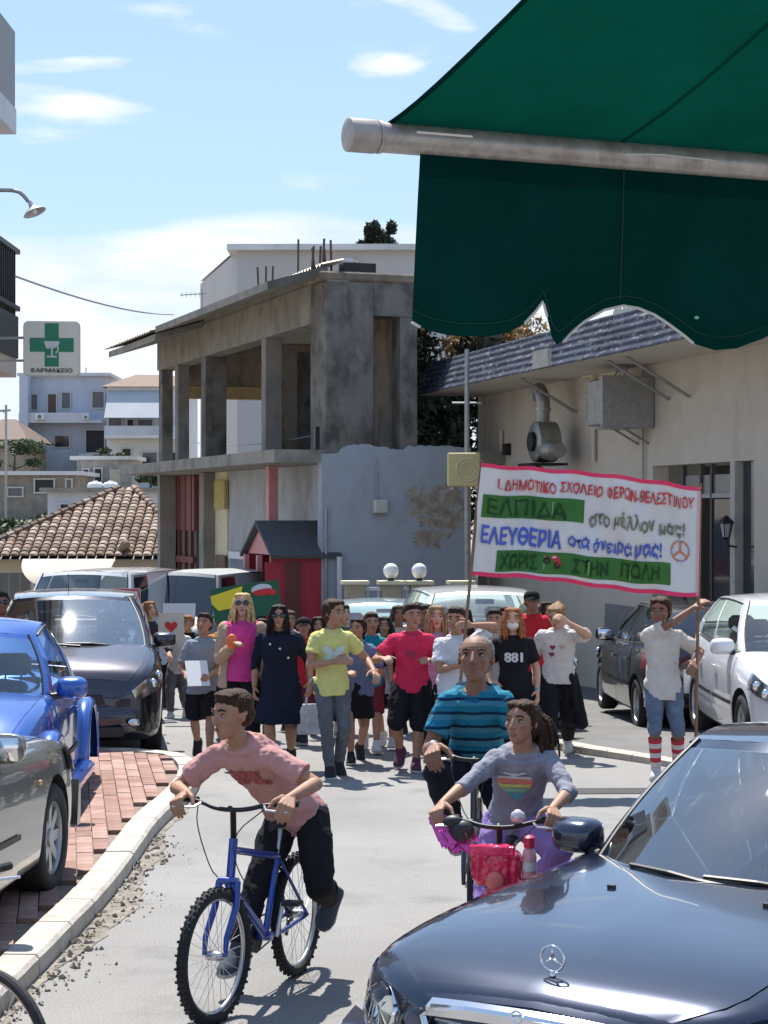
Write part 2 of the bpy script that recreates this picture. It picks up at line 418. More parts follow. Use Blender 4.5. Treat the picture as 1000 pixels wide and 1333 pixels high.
def smooth_line(p, it=2):
    for _ in range(it):
        q = [p[0]]
        for i in range(len(p)-1): q += [p[i].lerp(p[i+1], .25), p[i].lerp(p[i+1], .75)]
        q.append(p[-1]); p = q
    return p
kl = smooth_line(ow, 2)
_, KL = resample(kl, 10)
nk = int(KL/.16); kl, _ = resample(kl, nk)
def nrm(i):
    a = kl[max(0, i-2)]; c = kl[min(nk, i+2)]; t = (c-a).normalized(); return Vector((-t.y, t.x, 0))   # towards the pavement (left of travel)
KW = .19
inner = [kl[i]+nrm(i)*KW for i in range(nk+1)]
b = MB(); pv = [Vector((p.x, p.y, .075)) for p in inner]
# base under the bricks
pl = []
for p in pv: pl.append(p)
left = [Vector((-8.9, pv[-1].y+.1, .075)), Vector((-8.9, pv[0].y, .075))]
b.add(pl+left, [tuple(range(len(pl)+2))])
side = [(kl[i], Vector((kl[i].x, kl[i].y, -.01))) for i in range(nk+1)]
pave = b.build('brick_pavement', M_joint, kind='structure')
i = 0; k = 0
M_kerbs = [M_kerb, mat('kerb_stone_b', (.44, .41, .35), .85, var=.15, scale=6, bump=.3, bscale=50)]
while i < nk:
    j = min(nk, i+(5 if k % 3 else 4)); m = MB(); rings = []
    for q in range(i, j+1):
        n = nrm(q); o = kl[q]; t = (kl[min(nk, q+1)]-kl[max(0, q-1)]).normalized()
        g = Vector((0, 0, 0))
        if q == i: g = t*.008
        if q == j: g = -t*.008
        hz = random.uniform(-.003, .003)
        o = o+g; rings.append([o+Vector((0, 0, -KH-.03)), o+Vector((0, 0, -.02+hz)), o+n*.02+Vector((0, 0, hz)), o+n*(KW-.006)+Vector((0, 0, hz)), o+n*(KW-.006)+Vector((0, 0, -KH))])
    m.loft(rings)
    m.build('kerb_stone', random.choice(M_kerbs), pave); i = j; k += 1
# bricks
def inside(poly, x, y):
    c = False; n = len(poly)
    for i in range(n):
        a = poly[i]; b_ = poly[i-1]
        if (a.y > y) != (b_.y > y) and x < (b_.x-a.x)*(y-a.y)/(b_.y-a.y)+a.x: c = not c
    return c
poly = pl+left
BW, BL = .11, .22
bm_ = MB().box((0, 0, 0), (BW-.006, BL-.006, .05), bev=.003)
brick_me = [bm_.mesh('brick', m) for m in M_bricks]
cells = []
ang = R(9)
ca, sa = math.cos(ang), math.sin(ang)
for i in range(-70, 40):
    for j in range(20, 100):
        u = i*BW; v = j*BL+(BL/2 if i % 2 else 0)
        x = u*ca-v*sa; y = u*sa+v*ca
        if y < pv[0].y or y > 21 or x < -6.5: continue
        if not inside(poly, x, y): continue
        # keep clear of the kerb
        if min((p.x-x)**2+(p.y-y)**2 for p in inner) < (.065)**2: continue
        px = 500+F*x/y; py = HZ+F*(HC-.1)/y
        vis = px > -10 and py < 1345
        cells.append((x, y, vis, px, py))
# the ones that show largest, clear of the parked cars
def shows(c):
    x, y, vis, px, py = c
    if not vis: return False
    if py > 1165: return True
    return px > 80 + (1165-py)*.45
big = sorted([c for c in cells if shows(c)], key=lambda c: c[1])[:300]
bs = set((c[0], c[1]) for c in big)
for x, y, *_ in big:
    o = inst('brick', random.choice(brick_me), pave, (x, y, .08+random.uniform(-.003, .003)), (random.uniform(-.006, .006), random.uniform(-.006, .006), ang+random.uniform(-.012, .012)))
m = MB()
for c in cells:
    if (c[0], c[1]) in bs: continue
    m.m = random.randrange(4); m.box((c[0], c[1], .08+random.uniform(-.003, .003)), (BW-.006, BL-.006, .05), ang)
m.build('brick_field', M_bricks, pave, kind='stuff')
# broken asphalt and rubble along the kerb
m = MB(); rs = random.Random(3)
for _ in range(600):
    t = rs.uniform(.17, .50); q = kl[int(t*nk)].lerp(kl[int(t*nk)+1], rs.random()); n = nrm(int(t*nk))
    cl_ = .5+.5*math.sin(t*60)
    off = abs(rs.gauss(0, .05+.12*cl_))+.01
    r_ = rs.choice((.006, .009, .012, .017, .024))*(1 if off < .2 else .6)*rs.uniform(.6, 1.2)
    m.m = rs.randrange(3)
    p = q-n*off; p.z = r_*.25
    E = Euler((rs.uniform(0, 3), rs.uniform(0, 3), rs.uniform(0, 3))).to_matrix()
    vs = [p+E @ Vector((a*r_*rs.uniform(.6, 1.2), b_*r_*rs.uniform(.6, 1.2), c_*r_*.6*rs.uniform(.6, 1.2))) for a, b_, c_ in ((1, 0, 0), (-1, 0, 0), (0, 1, 0), (0, -1, 0), (0, 0, 1), (0, 0, -1))]
    m.add(vs, [(0, 2, 4), (2, 1, 4), (1, 3, 4), (3, 0, 4), (2, 0, 5), (1, 2, 5), (3, 1, 5), (0, 3, 5)])
m.build('gravel', [mat('rubble_a', (.30, .25, .19), .95, var=.3, scale=20), mat('rubble_b', (.16, .13, .1), .95), mat('rubble_c', (.34, .31, .26), .95)], kind='stuff')
def strip(name, t0, t1, wfn, mt, z, kind='structure'):
    m = MB(); a = []; c = []
    for q in range(int(t0*nk), int(t1*nk)+1):
        n = nrm(q); w = wfn(q/nk)
        a.append(Vector((*(kl[q]+n*.01).xy, z))); c.append(Vector((*(kl[q]-n*w).xy, z)))
    m.add(a+c, [(i, i+1, len(a)+i+1, len(a)+i) for i in range(len(a)-1)])
    return m.build(name, mt, kind=kind)
rq = random.Random(11); jit = [rq.uniform(0, 1) for _ in range(500)]
strip('broken_road_edge', .10, .62, lambda t: max(.02, .04+.13*math.exp(-((t-.33)/.06)**2)+.09*math.exp(-((t-.45)/.03)**2)+.05*jit[int(t*400)]), mat('broken_asphalt', (.21, .185, .155), .95, var=.5, scale=9, bump=.9, bscale=30), .004)
# right: kerb line and parking strip, dark asphalt whose tone also carries the cars' shade
kr = [gz(660, 951, .06), gz(737, 968, .06), gz(815, 980, .06), gz(893, 993, .06), gz(1010, 1013, .06), gz(1180, 1050, .06)]
kr = smooth_line(kr, 1); kr, L_ = resample(kr, 16)
m = MB()
m.add([Vector((p.x, p.y, G(p.x, p.y)+.004)) for p in kr]+[Vector((9.5, kr[-1].y, .004)), Vector((9.5, 36, G(0, 36)+.004)), Vector((1.2, 36, G(0, 36)+.004)), Vector((.95, 24, G(0, 24)+.004))],
      [tuple(range(len(kr)+4))])
park = m.build('parking_strip', M_asph2, kind='structure')
bm = bmesh.new(); bm.from_mesh(park.data); bmesh.ops.triangulate(bm, faces=bm.faces)
for _ in range(2): bmesh.ops.subdivide_edges(bm, edges=bm.edges, cuts=1, use_grid_fill=False); bmesh.ops.triangulate(bm, faces=bm.faces)
for v in bm.verts: v.co.z = G(v.co.x, v.co.y)+.004
bm.to_mesh(park.data); bm.free()
for a, c in zip(kr, kr[1:]):
    t = (c-a).normalized(); n = Vector((-t.y, t.x, 0)); m = MB(); rings = []
    for p in (a+t*.006, c-t*.006):
        p0 = Vector((p.x, p.y, 0)); rings.append([p0+Vector((0, 0, -.03)), p0+Vector((0, 0, .05)), p0+n*.02+Vector((0, 0, .06)), p0+n*.16+Vector((0, 0, .06)), p0+n*.16+Vector((0, 0, -.03))])
    m.loft(rings); m.build('kerb_stone', M_kerb, park)
# shadow band across the right half of the road, painted as a dark strip
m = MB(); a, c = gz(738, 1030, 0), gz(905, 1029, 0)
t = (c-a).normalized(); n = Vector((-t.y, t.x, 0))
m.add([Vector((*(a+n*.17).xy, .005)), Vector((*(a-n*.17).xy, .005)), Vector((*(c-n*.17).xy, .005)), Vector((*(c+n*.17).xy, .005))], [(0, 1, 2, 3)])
m.build('painted_shadow_strip', mat('painted_shadow', (.028, .026, .03), .8, var=.3, scale=20), kind='structure')

# ---------------------------------------------------------------- frames to build walls in
class Fr:
    """frame on a wall: s along the wall, o outwards to the street, z up"""
    def __init__(f, p, ux, uy):
        f.p = Vector((p[0], p[1], 0)); f.u = Vector((ux, uy, 0)).normalized(); f.n = None
    def at(f, s, o, z): return f.p+f.u*s+f.n*o+Vector((0, 0, z))
    def ang(f): return math.atan2(f.u.y, f.u.x)
    def s_at(f, px, o=0.0):
        k = (px-500)/F; q = f.p+f.n*o
        return (k*q.y-q.x)/(f.u.x-k*f.u.y)
    def box(f, m, s0, s1, o0, o1, z0, z1, bev=0):
        return m.box(f.at((s0+s1)/2, (o0+o1)/2, (z0+z1)/2), (abs(s1-s0), abs(o1-o0), abs(z1-z0)), f.ang(), bev=bev)
    def d(f, s, o=0.0): return f.at(s, o, 0).y
    def z(f, py, s, o=0.0): return HC-(py-HZ)/F*f.d(s, o)
def root(name, loc, label, cat, group=None): return empty(name, loc, 0, label, cat, group)
def put(m, name, mt, parent, **kw):
    """build a mesh given in world coordinates under an unrotated parent"""
    o = parent.location; pa = parent.parent
    while pa is not None: o = o+pa.location; pa = pa.parent
    m.v = [(v[0]-o.x, v[1]-o.y, v[2]-o.z) for v in m.v]
    return m.build(name, mt, parent, **kw)

# ---------------------------------------------------------------- unfinished concrete building
fa = Fr((-1.01, 35.0), -.327, .945); fa.n = Vector((-.945, -.327, 0))      # street facade, outward to the left
fb = Fr((-1.01, 35.0), .945, .327); fb.n = Vector((.327, -.945, 0))       # end wall, facing the camera
L1 = 13.6; Z0 = -.75; ZS = 3.20; ZT = 3.42; ZB = 5.72; ZR = 6.42
bl = root('concrete_building', (-1.01, 35, Z0), 'grey unfinished two storey concrete building with open upper floor and corrugated eaves', 'building')
W1 = 5.2
m = MB(); fa.box(m, .0, L1-.3, -W1, .95, ZS, ZT); put(m, 'floor_slab', M_conc, bl)
m = MB(); fa.box(m, .9, L1+.2, -W1, -.05, ZR+.0, ZR+.16); put(m, 'roof_slab', M_conc, bl)
m = MB(); fa.box(m, .0, L1, -.42, -.02, ZB, ZR-.002); put(m, 'roof_beam', M_conc, bl)
# sloping soffit from the beam to the eaves edge
m = MB()
sQ = fa.s_at(341, 1.15)
for (s0, s1, dz, oa, ob) in ((.3, sQ, 0.0, .08, 1.05), (sQ, 9.0, 0.0, 1.05, 1.05), (9.0, L1+.5, -.16, 1.05, 1.05)):
    q = []
    for s, oo in ((s0, oa), (s1, ob)):
        k_ = (oo+.05)/1.1; q.append([fa.at(s, -.05, ZR+.12+dz), fa.at(s, oo, ZR+.12-.34*k_+dz), fa.at(s, oo, ZR+.24-.32*k_+dz), fa.at(s, -.05, ZR+.24+dz)])
    m.loft(q)
put(m, 'eaves_soffit', M_conc, bl)
def corr_strip(f, s0, s1, o0, z0, o1, z1, pitch=.18, amp=.03, th=.012, m=None, cut=None):
    m = m or MB(); n = int((s1-s0)/pitch*6)
    for side in (0, 1):
        def kk(u): return 1 if cut is None else min(1, (.05-o0+max(0, (lerp(s0, s1, u)-s0)/(cut-s0))*(o1-.05))/(o1-o0))
        m.grid(lambda u, v: f.at(lerp(s0, s1, u), lerp(o0, o1, v*kk(u)), lerp(z0, z1, v*kk(u))+amp*math.sin(u*n/6*2*math.pi)-side*th), [i/n for i in range(n+1)], [0, .5, 1], flip=bool(side))
    return m
sQ = fa.s_at(341, 1.15)
m = corr_strip(fa, .1, 9.05, -.35, ZR+.36, 1.15, ZR+.0, cut=sQ); put(m, 'corrugated_sheet', M_zinc, bl, smooth=True)
m = corr_strip(fa, 9.05, L1+.6, -.35, ZR+.20, 1.15, ZR-.16); put(m, 'corrugated_sheet', M_zinc, bl, smooth=True)
# columns of the open upper floor: (px of left edge at the facade, width along, depth)
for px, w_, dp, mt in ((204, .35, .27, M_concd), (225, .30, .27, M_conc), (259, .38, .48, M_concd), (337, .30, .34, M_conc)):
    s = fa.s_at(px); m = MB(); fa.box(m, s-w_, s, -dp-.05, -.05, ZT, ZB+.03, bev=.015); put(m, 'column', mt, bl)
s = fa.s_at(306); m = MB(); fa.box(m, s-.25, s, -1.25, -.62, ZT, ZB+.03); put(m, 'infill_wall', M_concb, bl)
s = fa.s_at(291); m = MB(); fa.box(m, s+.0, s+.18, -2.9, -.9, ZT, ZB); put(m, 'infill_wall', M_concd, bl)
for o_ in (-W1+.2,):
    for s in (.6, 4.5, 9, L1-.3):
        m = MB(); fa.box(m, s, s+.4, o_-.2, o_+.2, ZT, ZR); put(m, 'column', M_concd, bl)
s = fa.s_at(363); m = MB(); fa.box(m, L1-.35, L1-.05, -4.6, -.45, 5.05, 5.35); put(m, 'yellowish_beam', mat('yellow_timber', (.34, .25, .12), .8, var=.2, scale=6), bl)
m = MB(); fa.box(m, L1-.36, L1-.02, -W1+.4, -.45, 5.36, ZR-.01); put(m, 'end_beam', M_concb, bl)
# corner pier and the end wall above the blue render
t1 = fb.s_at(487); t2 = fb.s_at(543)
zt = fb.z(352, 0)
m = MB(); fb.box(m, -.02, t1, -.9, 0, ZT-.12, zt-.16, bev=.02); put(m, 'corner_pier', M_concd, bl)
m = MB(); fb.box(m, -.12, t2+.05, -.95, .03, zt-.158, zt, bev=.03); put(m, 'roof_edge', M_concb, bl)
m = MB(); fb.box(m, t1+.002, t2, -.6, -.02, fb.z(410, t1), zt-.16); put(m, 'end_lintel', M_concd, bl)
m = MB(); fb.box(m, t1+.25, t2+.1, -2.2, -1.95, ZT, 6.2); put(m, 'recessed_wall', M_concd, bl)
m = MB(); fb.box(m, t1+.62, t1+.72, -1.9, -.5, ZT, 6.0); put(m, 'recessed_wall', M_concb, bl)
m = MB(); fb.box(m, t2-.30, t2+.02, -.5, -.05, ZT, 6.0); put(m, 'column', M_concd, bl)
# ragged top line of the blue render, wall built below it
tw = fb.s_at(612); m = MB(); rr = random.Random(5)
n = 46; top = []
for i in range(n+1):
    u = i/n; s = lerp(-.10, tw, u); z = ZT+.02+(.10*max(0, 1-abs(u-.28)/.2) if u < .5 else .0)+rr.uniform(-.02, .02)+(.06 if u > .55 else 0)-(.0 if u > .12 else .1)
    top.append((s, z))
fr = [fb.at(s, .04, z) for s, z in top]; ba = [fb.at(s, -.20, z) for s, z in top]
lo = [fb.at(s, .04, Z0) for s, z in top]
m.add(fr+lo, [(i, i+1, n+1+i+1, n+1+i) for i in range(n)]); m.add(fr+ba, [(i+n+1, i+n+2, i+1, i) for i in range(n)])
m.add([fb.at(-.10, .04, Z0), fb.at(-.10, -.2, Z0), fb.at(-.10, -.2, top[0][1]), fb.at(-.10, .04, top[0][1])], [(0, 1, 2, 3)])
put(m, 'blue_wall', M_blue, bl)
m = MB()
for (x0, x1, y0, y1, sd) in ((529, 562, 632, 655, 1), (550, 606, 628, 668, 4), (534, 560, 640, 672, 6), (556, 596, 660, 700, 9), (536, 575, 688, 711, 12), (585, 604, 655, 680, 15), (544, 566, 672, 684, 18)):
    s0, s1 = fb.s_at(x0), fb.s_at(x1); z1, z0 = fb.z(y0, s0), fb.z(y1, s0); r2 = random.Random(sd); pts = []
    for k in range(34):
        a = 2*math.pi*k/34; rr_ = 1+r2.uniform(-.42, .25)
        cx = max(-1, min(1, 1.25*math.cos(a)))*rr_; cz = max(-1, min(1, 1.3*math.sin(a)))*rr_
        pts.append(fb.at((s0+s1)/2+(s1-s0)/2*cx, .046+.0004*sd, (z0+z1)/2+(z1-z0)/2*cz))
    m.add([fb.at((s0+s1)/2, .046+.0004*sd, (z0+z1)/2)]+pts, [(0, 1+k, 1+(k+1) % 34) for k in range(34)])
put(m, 'bare_plaster_patch', M_patch, bl)
# ground floor behind the blue corner
m = MB()
s275, s405, s300 = fa.s_at(275, -.3), 0.0, fa.s_at(297, -.3)
fa.box(m, .0, s300, -.5, -.3, Z0, ZS-.005); put(m, 'ground_floor_wall', mat('dull_blue_white', (.36, .375, .40), .85, var=.12, scale=2, stain=((.2, .2, .2), 1.5, .5, .75, .5)), bl)
m = MB(); fa.box(m, s300+.002, s275+.3, -.5, -.28, Z0, ZS-.005); put(m, 'ground_floor_wall', M_cream, bl)
s = fa.s_at(258); m = MB(); fa.box(m, s-.4, s, -.5, -.02, Z0, ZS-.003, bev=.01); put(m, 'column', M_conc, bl)
s = fa.s_at(205); m = MB(); fa.box(m, s-.25, s, -.4, .0, Z0, ZS-.003, bev=.01); put(m, 'column', M_conc, bl)
sa_, sb_ = fa.s_at(250, -.35), fa.s_at(212, -.35)
m = MB(); fa.box(m, sa_, sb_+.3, -.6, -.4, 1.9, ZS-.006); put(m, 'maroon_panel', M_maroon, bl)
m = MB(); fa.box(m, sa_, sb_+.3, -.62, -.45, Z0, 1.9); put(m, 'shop_front', mat('dim_grey_curtain', (.10, .09, .095), .8, var=.3, scale=12), bl)
for k in range(5):
    s = lerp(sa_, sb_, (k+.5)/5); m = MB(); fa.box(m, s-.05, s+.05, -.448, -.38, Z0, ZS-.01); put(m, 'door_post', M_pale_metal if k == 3 else M_maroon, bl)
m = MB(); fa.box(m, sa_, sb_+.3, -.44, -.36, 1.15, 1.3); put(m, 'transom', M_maroon, bl)
# door and poster column on the cream strip
sd0 = fa.s_at(290, -.28); m = MB(); fa.box(m, sd0-.4, sd0+.4, -.279, -.22, Z0, 1.4); d_ = put(m, 'door', M_wood, bl)
m = MB(); fa.box(m, sd0-.45, sd0+.45, -.279, -.2, 2.4, 3.0); put(m, 'sign_board', mat('faded_yellow_board', (.42, .33, .12), .8, var=.2, scale=6), bl)
s0, s1 = fa.s_at(345, -.3), fa.s_at(303, -.3)
m = MB(); fa.box(m, s0, s1, -.298, -.25, .1, 1.35); w_ = put(m, 'window', mat('blue_grey_glass', (.12, .18, .26), .15, var=.2, scale=3), bl)
m = MB(); fa.box(m, s0-.08, s1+.08, -.298, -.22, 1.352, 1.5); put(m, 'lintel', M_white, bl)
s = fa.s_at(346, .3); m = MB(); fa.box(m, s-.22, s, .12, .3, Z0, ZS-.004); put(m, 'pink_post', M_pink, bl)
# meter box, pipe and conduit on the blue wall
s = fb.s_at(492); m = MB(); fb.box(m, s-.13, s+.13, .041, .2, fb.z(668, s), fb.z(650, s), bev=.02); put(m, 'meter_box', M_pale_metal, bl)
m = MB(); m.tube([fb.at(s-.05, .07, fb.z(650, s)), fb.at(s-.05, .07, fb.z(597, s))], .012); put(m, 'conduit', M_metal, bl)
s = fb.s_at(423); m = MB(); m.tube([fb.at(s, .08, Z0), fb.at(s, .08, 2.4)], .022); put(m, 'conduit', M_metal, bl)
s = fb.s_at(410); m = MB(); fb.box(m, s-.04, s+.04, .05, .16, fb.z(585, s), fb.z(555, s)); put(m, 'wall_bracket', M_blackm, bl)
# rebar on the roof, each bar
for px, y0, h in ((388, 352, 41), (416, 350, 30), (421, 350, 28), (427, 350, 30), (431, 352, 42), (436, 350, 27), (443, 348, 36), (338, 356, 9), (346, 357, 11), (354, 356, 10)):
    s = fa.s_at(px, -.6); q = fa.at(s, -.6, ZR+.1) if px < 400 else fb.at(fb.s_at(px), -.5, zt-.05)
    z1 = HC-(y0-h-HZ)/F*q.y; m = MB(); m.tube([q, Vector((q.x+random.uniform(-.05, .05), q.y, z1))], .022, 6); put(m, 'rebar', M_rust, bl)
q = fb.at(fb.s_at(477), -.5, zt+.1); m = MB(); m.box(q, (.6, .3, .22), fb.ang()); put(m, 'roof_box', M_blackm, bl)
q = fb.at(fb.s_at(463), -.5, zt+.12); m = MB(); m.box(q, (.18, .2, .35), fb.ang()); put(m, 'roof_box', M_white, bl)

# red gabled booth against the facade
bo = root('entrance_booth', fa.at(1.0, .5, Z0), 'small red booth with pink gable and dark pitched roof against the concrete building', 'booth')
o1 = .92; sA, sB = .0, 1.85; zE, zP = 1.58, 2.10
fbz = lambda *a: None
m = MB(); fa.box(m, sA, sA+.08, .0, o1, Z0, zE); put(m, 'side_wall', M_red, bo)
m = MB(); fa.box(m, sB-.08, sB, .0, o1, Z0, zE); put(m, 'side_wall', M_red, bo)
m = MB(); fa.box(m, sA+.082, sB-.082, o1-.07, o1-.002, Z0, .9); put(m, 'front_panel', M_red, bo)
m = MB(); sm_ = (sA+sB)/2
m.prism([fa.at(sA, o1, zE), fa.at(sB, o1, zE), fa.at(sm_, o1, zP)], (0, 0, 0), fa.n*-.06); put(m, 'gable', M_pink, bo)
for (s_, e) in ((sA-.12, 1), (sB+.12, 2)):
    m = MB(); q = []
    for o_ in (-.25, o1+.12):
        q.append([fa.at(s_, o_, zE-.06), fa.at(sm_, o_, zP+.02), fa.at(sm_, o_, zP+.08), fa.at(s_, o_, zE+.0)])
    m.loft(q); put(m, 'roof_slope', M_slate, bo)
for s_, mt in ((sA+.04, M_red), (sB-.06, M_pink), (sm_, M_pink)):
    m = MB(); fa.box(m, s_-.05, s_+.05, o1+.0, o1+.09, Z0, zE-.02); put(m, 'post', mt, bo)
for k in range(3):
    m = MB(); fa.box(m, sA-.012, sA-.002, .1+k*.36, .40+k*.36, Z0+.1, zE-.12); put(m, 'panel', M_maroon if k == 1 else M_red, bo)
# white gutter post at the booth's corner
m = MB(); m.tube([fb.at(.18, .2, Z0), fb.at(.18, .2, 1.55)], .05); put(m, 'downpipe', M_white, bo)

# balustrade with two globe lamps
bal = root('balustrade', (-.3, 31, G(0, 31)), 'stone balustrade with white railing in front of the blue grey wall', 'balustrade')
zb = G(0, 31)-.1
fl = Fr((-1.9, 31.2), 1, .12); fl.n = Vector((0, -1, 0))
for px in (462, 509, 546, 600):
    s = fl.s_at(px); m = MB(); fl.box(m, s-.15, s+.15, -.15, .15, zb, fl.z(760, s), bev=.01); put(m, 'stone_pillar', mat('sandstone_pillar', (.33, .28, .21), .9, var=.2, scale=7, bump=.3), bal)
    m = MB(); fl.box(m, s-.21, s+.21, -.2, .2, fl.z(760, s), fl.z(755.5, s)); put(m, 'pillar_cap', M_cream, bal)
for a, c in ((446, 462), (462, 509), (509, 546), (546, 600)):
    s0, s1 = fl.s_at(a)+.16, fl.s_at(c)-.16; z1 = fl.z(764, s0)
    if s1 <= s0: continue
    m = MB(); fl.box(m, s0, s1, -.03, .03, z1-.05, z1); put(m, 'handrail', M_white, bal)
    k = int((s1-s0)/.13)+1
    for i in range(k):
        s = lerp(s0+.04, s1-.04, i/max(1, k-1)) if k > 1 else (s0+s1)/2
        m = MB(); m.tube([fl.at(s, 0, zb), fl.at(s, 0, z1-.05)], .02, 6); put(m, 'baluster', M_white, bal)
for px, lb in ((509, 'white globe lamp on the left stone pillar of the balustrade'), (546, 'white globe lamp on the right stone pillar of the balustrade')):
    s = fl.s_at(px); z1 = fl.z(755.5, s); q = fl.at(s, 0, z1)
    g = root('globe_lamp', q, lb, 'lamp', 'globe lamps on the balustrade')
    m = MB(); m.tube([q, q+Vector((0, 0, .05))], .05, 10); put(m, 'lamp_base', M_blackm, g)
    m = MB(); m.ell(q+Vector((0, 0, .155)), .122, nu=20, nv=14); put(m, 'globe', M_globe, g, smooth=True)

# utility pole with yellowish air conditioner
q = Vector((P(608, 0, 33.5).x, 33.5, G(0, 33.5))); up = root('utility_pole', q, 'thin grey utility pole beside the blue grey wall', 'pole')
m = MB(); m.tube([q, q+Vector((0, 0, 5.6))], [.055, .04], 10); put(m, 'pole_shaft', M_metal, up)
m = MB(); m.tube([q+Vector((-.25, 0, 4.7)), q+Vector((.25, 0, 4.7))], .02, 6); put(m, 'cross_arm', M_metal, up)
ac = root('air_conditioner', P(604, 632, 33), 'yellowed outdoor air conditioner unit at the left end of the beige wall', 'air conditioner')
c0 = P(604, 611, 33); m = MB(); m.box(c0, (.54, .3, .56), bev=.02); put(m, 'casing', mat('yellowed_plastic', (.50, .42, .20), .6, var=.1, scale=8), ac)
m = MB(); m.tube([c0+Vector((.06+.19*math.cos(a), -.16, .19*math.sin(a))) for a in [k*math.pi/12 for k in range(24)]], .012, 6, closed=True)
for rr_ in (.06, .12): m.tube([c0+Vector((.06+rr_*math.cos(a), -.158, rr_*math.sin(a))) for a in [k*math.pi/10 for k in range(20)]], .008, 5, closed=True)
put(m, 'fan_guard', M_cream, ac)
for dx in (-.2, .2):
    m = MB(); m.box(c0+Vector((dx, .25, -.31)), (.04, .8, .04)); put(m, 'bracket', M_metal, ac)

# ---------------------------------------------------------------- right building with corrugated canopy
fw = Fr((6.4, 20.0), -.252, .968); fw.n = Vector((-.968, -.252, 0))
sE = fw.s_at(626); sN = fw.s_at(1120); ZG = -.9
rb = root('shop_building', fw.at(sN, 0, ZG), 'beige rendered shop building with dark shopfront on the right side of the street', 'building')
sd0, sd1 = fw.s_at(982), fw.s_at(850)        # opening
zo = fw.z(603, fw.s_at(905))
m = MB(); fw.box(m, sN-2, sd0, -.25, 0, ZG, zo); put(m, 'wall', M_beige, rb)
m = MB(); fw.box(m, sd1, sE, -.25, 0, ZG, zo); put(m, 'wall', M_beige, rb)
m = MB(); fw.box(m, sN-2, sE, -.25, 0, zo, 5.0); put(m, 'wall', M_beige, rb)
m = MB(); fw.box(m, sE-.55, sE+.02, -.2, .05, ZG, 4.9); put(m, 'pilaster', mat('pale_pilaster', (.56, .50, .41), .85, var=.08, scale=3), rb)
m = MB(); fw.box(m, sE, sE+.3, -8, -.3, ZG, 4.95); put(m, 'wall', M_conc, rb)
m = MB(); fw.box(m, sN-2, sE, -8, -.0, 5.002, 5.12); put(m, 'roof', M_conc, rb)
# shopfront: dark recess, frame members, upper panes
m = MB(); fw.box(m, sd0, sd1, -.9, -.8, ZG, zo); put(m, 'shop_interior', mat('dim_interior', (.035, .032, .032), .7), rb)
sj = fw.s_at(956); sk = fw.s_at(918)
m = MB(); fw.box(m, sj-.06, sj+.09, -.2, .02, ZG, zo-.002); put(m, 'door_jamb', mat('pale_stone_jamb', (.48, .44, .38), .8, var=.1), rb)
m = MB(); fw.box(m, sd0, sj-.07, -.12, -.1, ZG, zo-.01); put(m, 'window_pane', M_glass_w, rb)
m = MB(); fw.box(m, sj+.1, sd1-.02, -.16, -.1, zo-.48, zo-.42); put(m, 'transom', M_metal, rb)
m = MB(); fw.box(m, sj+.1, sk, -.145, -.13, zo-.42, zo-.16); put(m, 'window_pane', mat('dusty_pane', (.20, .19, .18), .25, var=.1), rb)
m = MB(); fw.box(m, sk+.06, fw.s_at(880), -.145, -.13, zo-.42, zo-.16); put(m, 'window_pane', mats['dusty_pane'], rb)
for s in (sk+.03, fw.s_at(880), fw.s_at(903)):
    m = MB(); fw.box(m, s-.03, s+.03, -.16, -.1, ZG, zo-.01); put(m, 'door_frame', mat('dark_brown_frame', (.05, .042, .038), .5), rb)
m = MB(); fw.box(m, sj+.12, sk, -.14, -.12, ZG, zo-.5); put(m, 'door', M_glass_w, rb)
# low plinth and horizontal shutter by the dark car
m = MB(); fw.box(m, fw.s_at(842), fw.s_at(790), .001, .03, ZG, .9); put(m, 'roller_shutter', M_metal, rb)
for k in range(12):
    m = MB(); fw.box(m, fw.s_at(842), fw.s_at(790), .032, .045, ZG+.1+k*.13, ZG+.17+k*.13); put(m, 'shutter_slat', M_metal, rb)
# pipes on the wall
for px, y0, y1, r_ in ((777, 470, 600, .035), (841, 465, 640, .018), (811, 480, 560, .012), (656, 560, 592, .03)):
    s = fw.s_at(px); m = MB(); m.tube([fw.at(s, .05, fw.z(y0, s)), fw.at(s, .05, fw.z(y1, s))], r_, 8); put(m, 'wall_pipe', M_metal if r_ < .03 else M_beige, rb)
s = fw.s_at(664); m = MB(); fw.box(m, s-.08, s+.08, .01, .12, fw.z(592, s), fw.z(577, s)); put(m, 'junction_box', M_blackm, rb)
s = fw.s_at(770); m = MB(); fw.box(m, s-.3, s+.2, .01, .1, fw.z(492, s), fw.z(472, s)); put(m, 'junction_box', M_cream, rb)
# canopy of corrugated sheets running along the front, each sheet its own
s0c, s1c = fw.s_at(1080, 1.3), fw.s_at(541, 1.3)
can = root('corrugated_canopy', fw.at(s0c, .6, 4.5), 'blue grey corrugated metal canopy above the beige shop wall', 'canopy')
zc = 4.5
n = 7
for i in range(n):
    a, c = lerp(s0c, s1c, i/n)+.01, lerp(s0c, s1c, (i+1)/n)-.01
    m = MB(); k = 10
    def fn(u, v, side=0): 
        rib = .011*math.sin(v*5.5*2*math.pi)
        return fw.at(lerp(a, c, u), 1.3-.30*v+rib*.8, zc+.62*v+rib*.5+.003*math.sin(i*2.1))
    vv = [q/44 for q in range(45)]
    m.grid(fn, [0, .5, 1], vv); m.grid(lambda u, v: fn(u, v)-fw.n*.012, [0, .5, 1], vv, flip=True)
    put(m, 'corrugated_sheet', M_corr, can, smooth=True)
m = MB(); fw.box(m, s0c, s1c, .0, 1.25, zc+.0, zc+.06); put(m, 'soffit', mat('pale_soffit', (.52, .47, .40), .8, var=.08), can)
m = MB(); fw.box(m, s0c, s1c, .0, 1.02, zc+.55, zc+.6); put(m, 'canopy_top', M_corr, can)
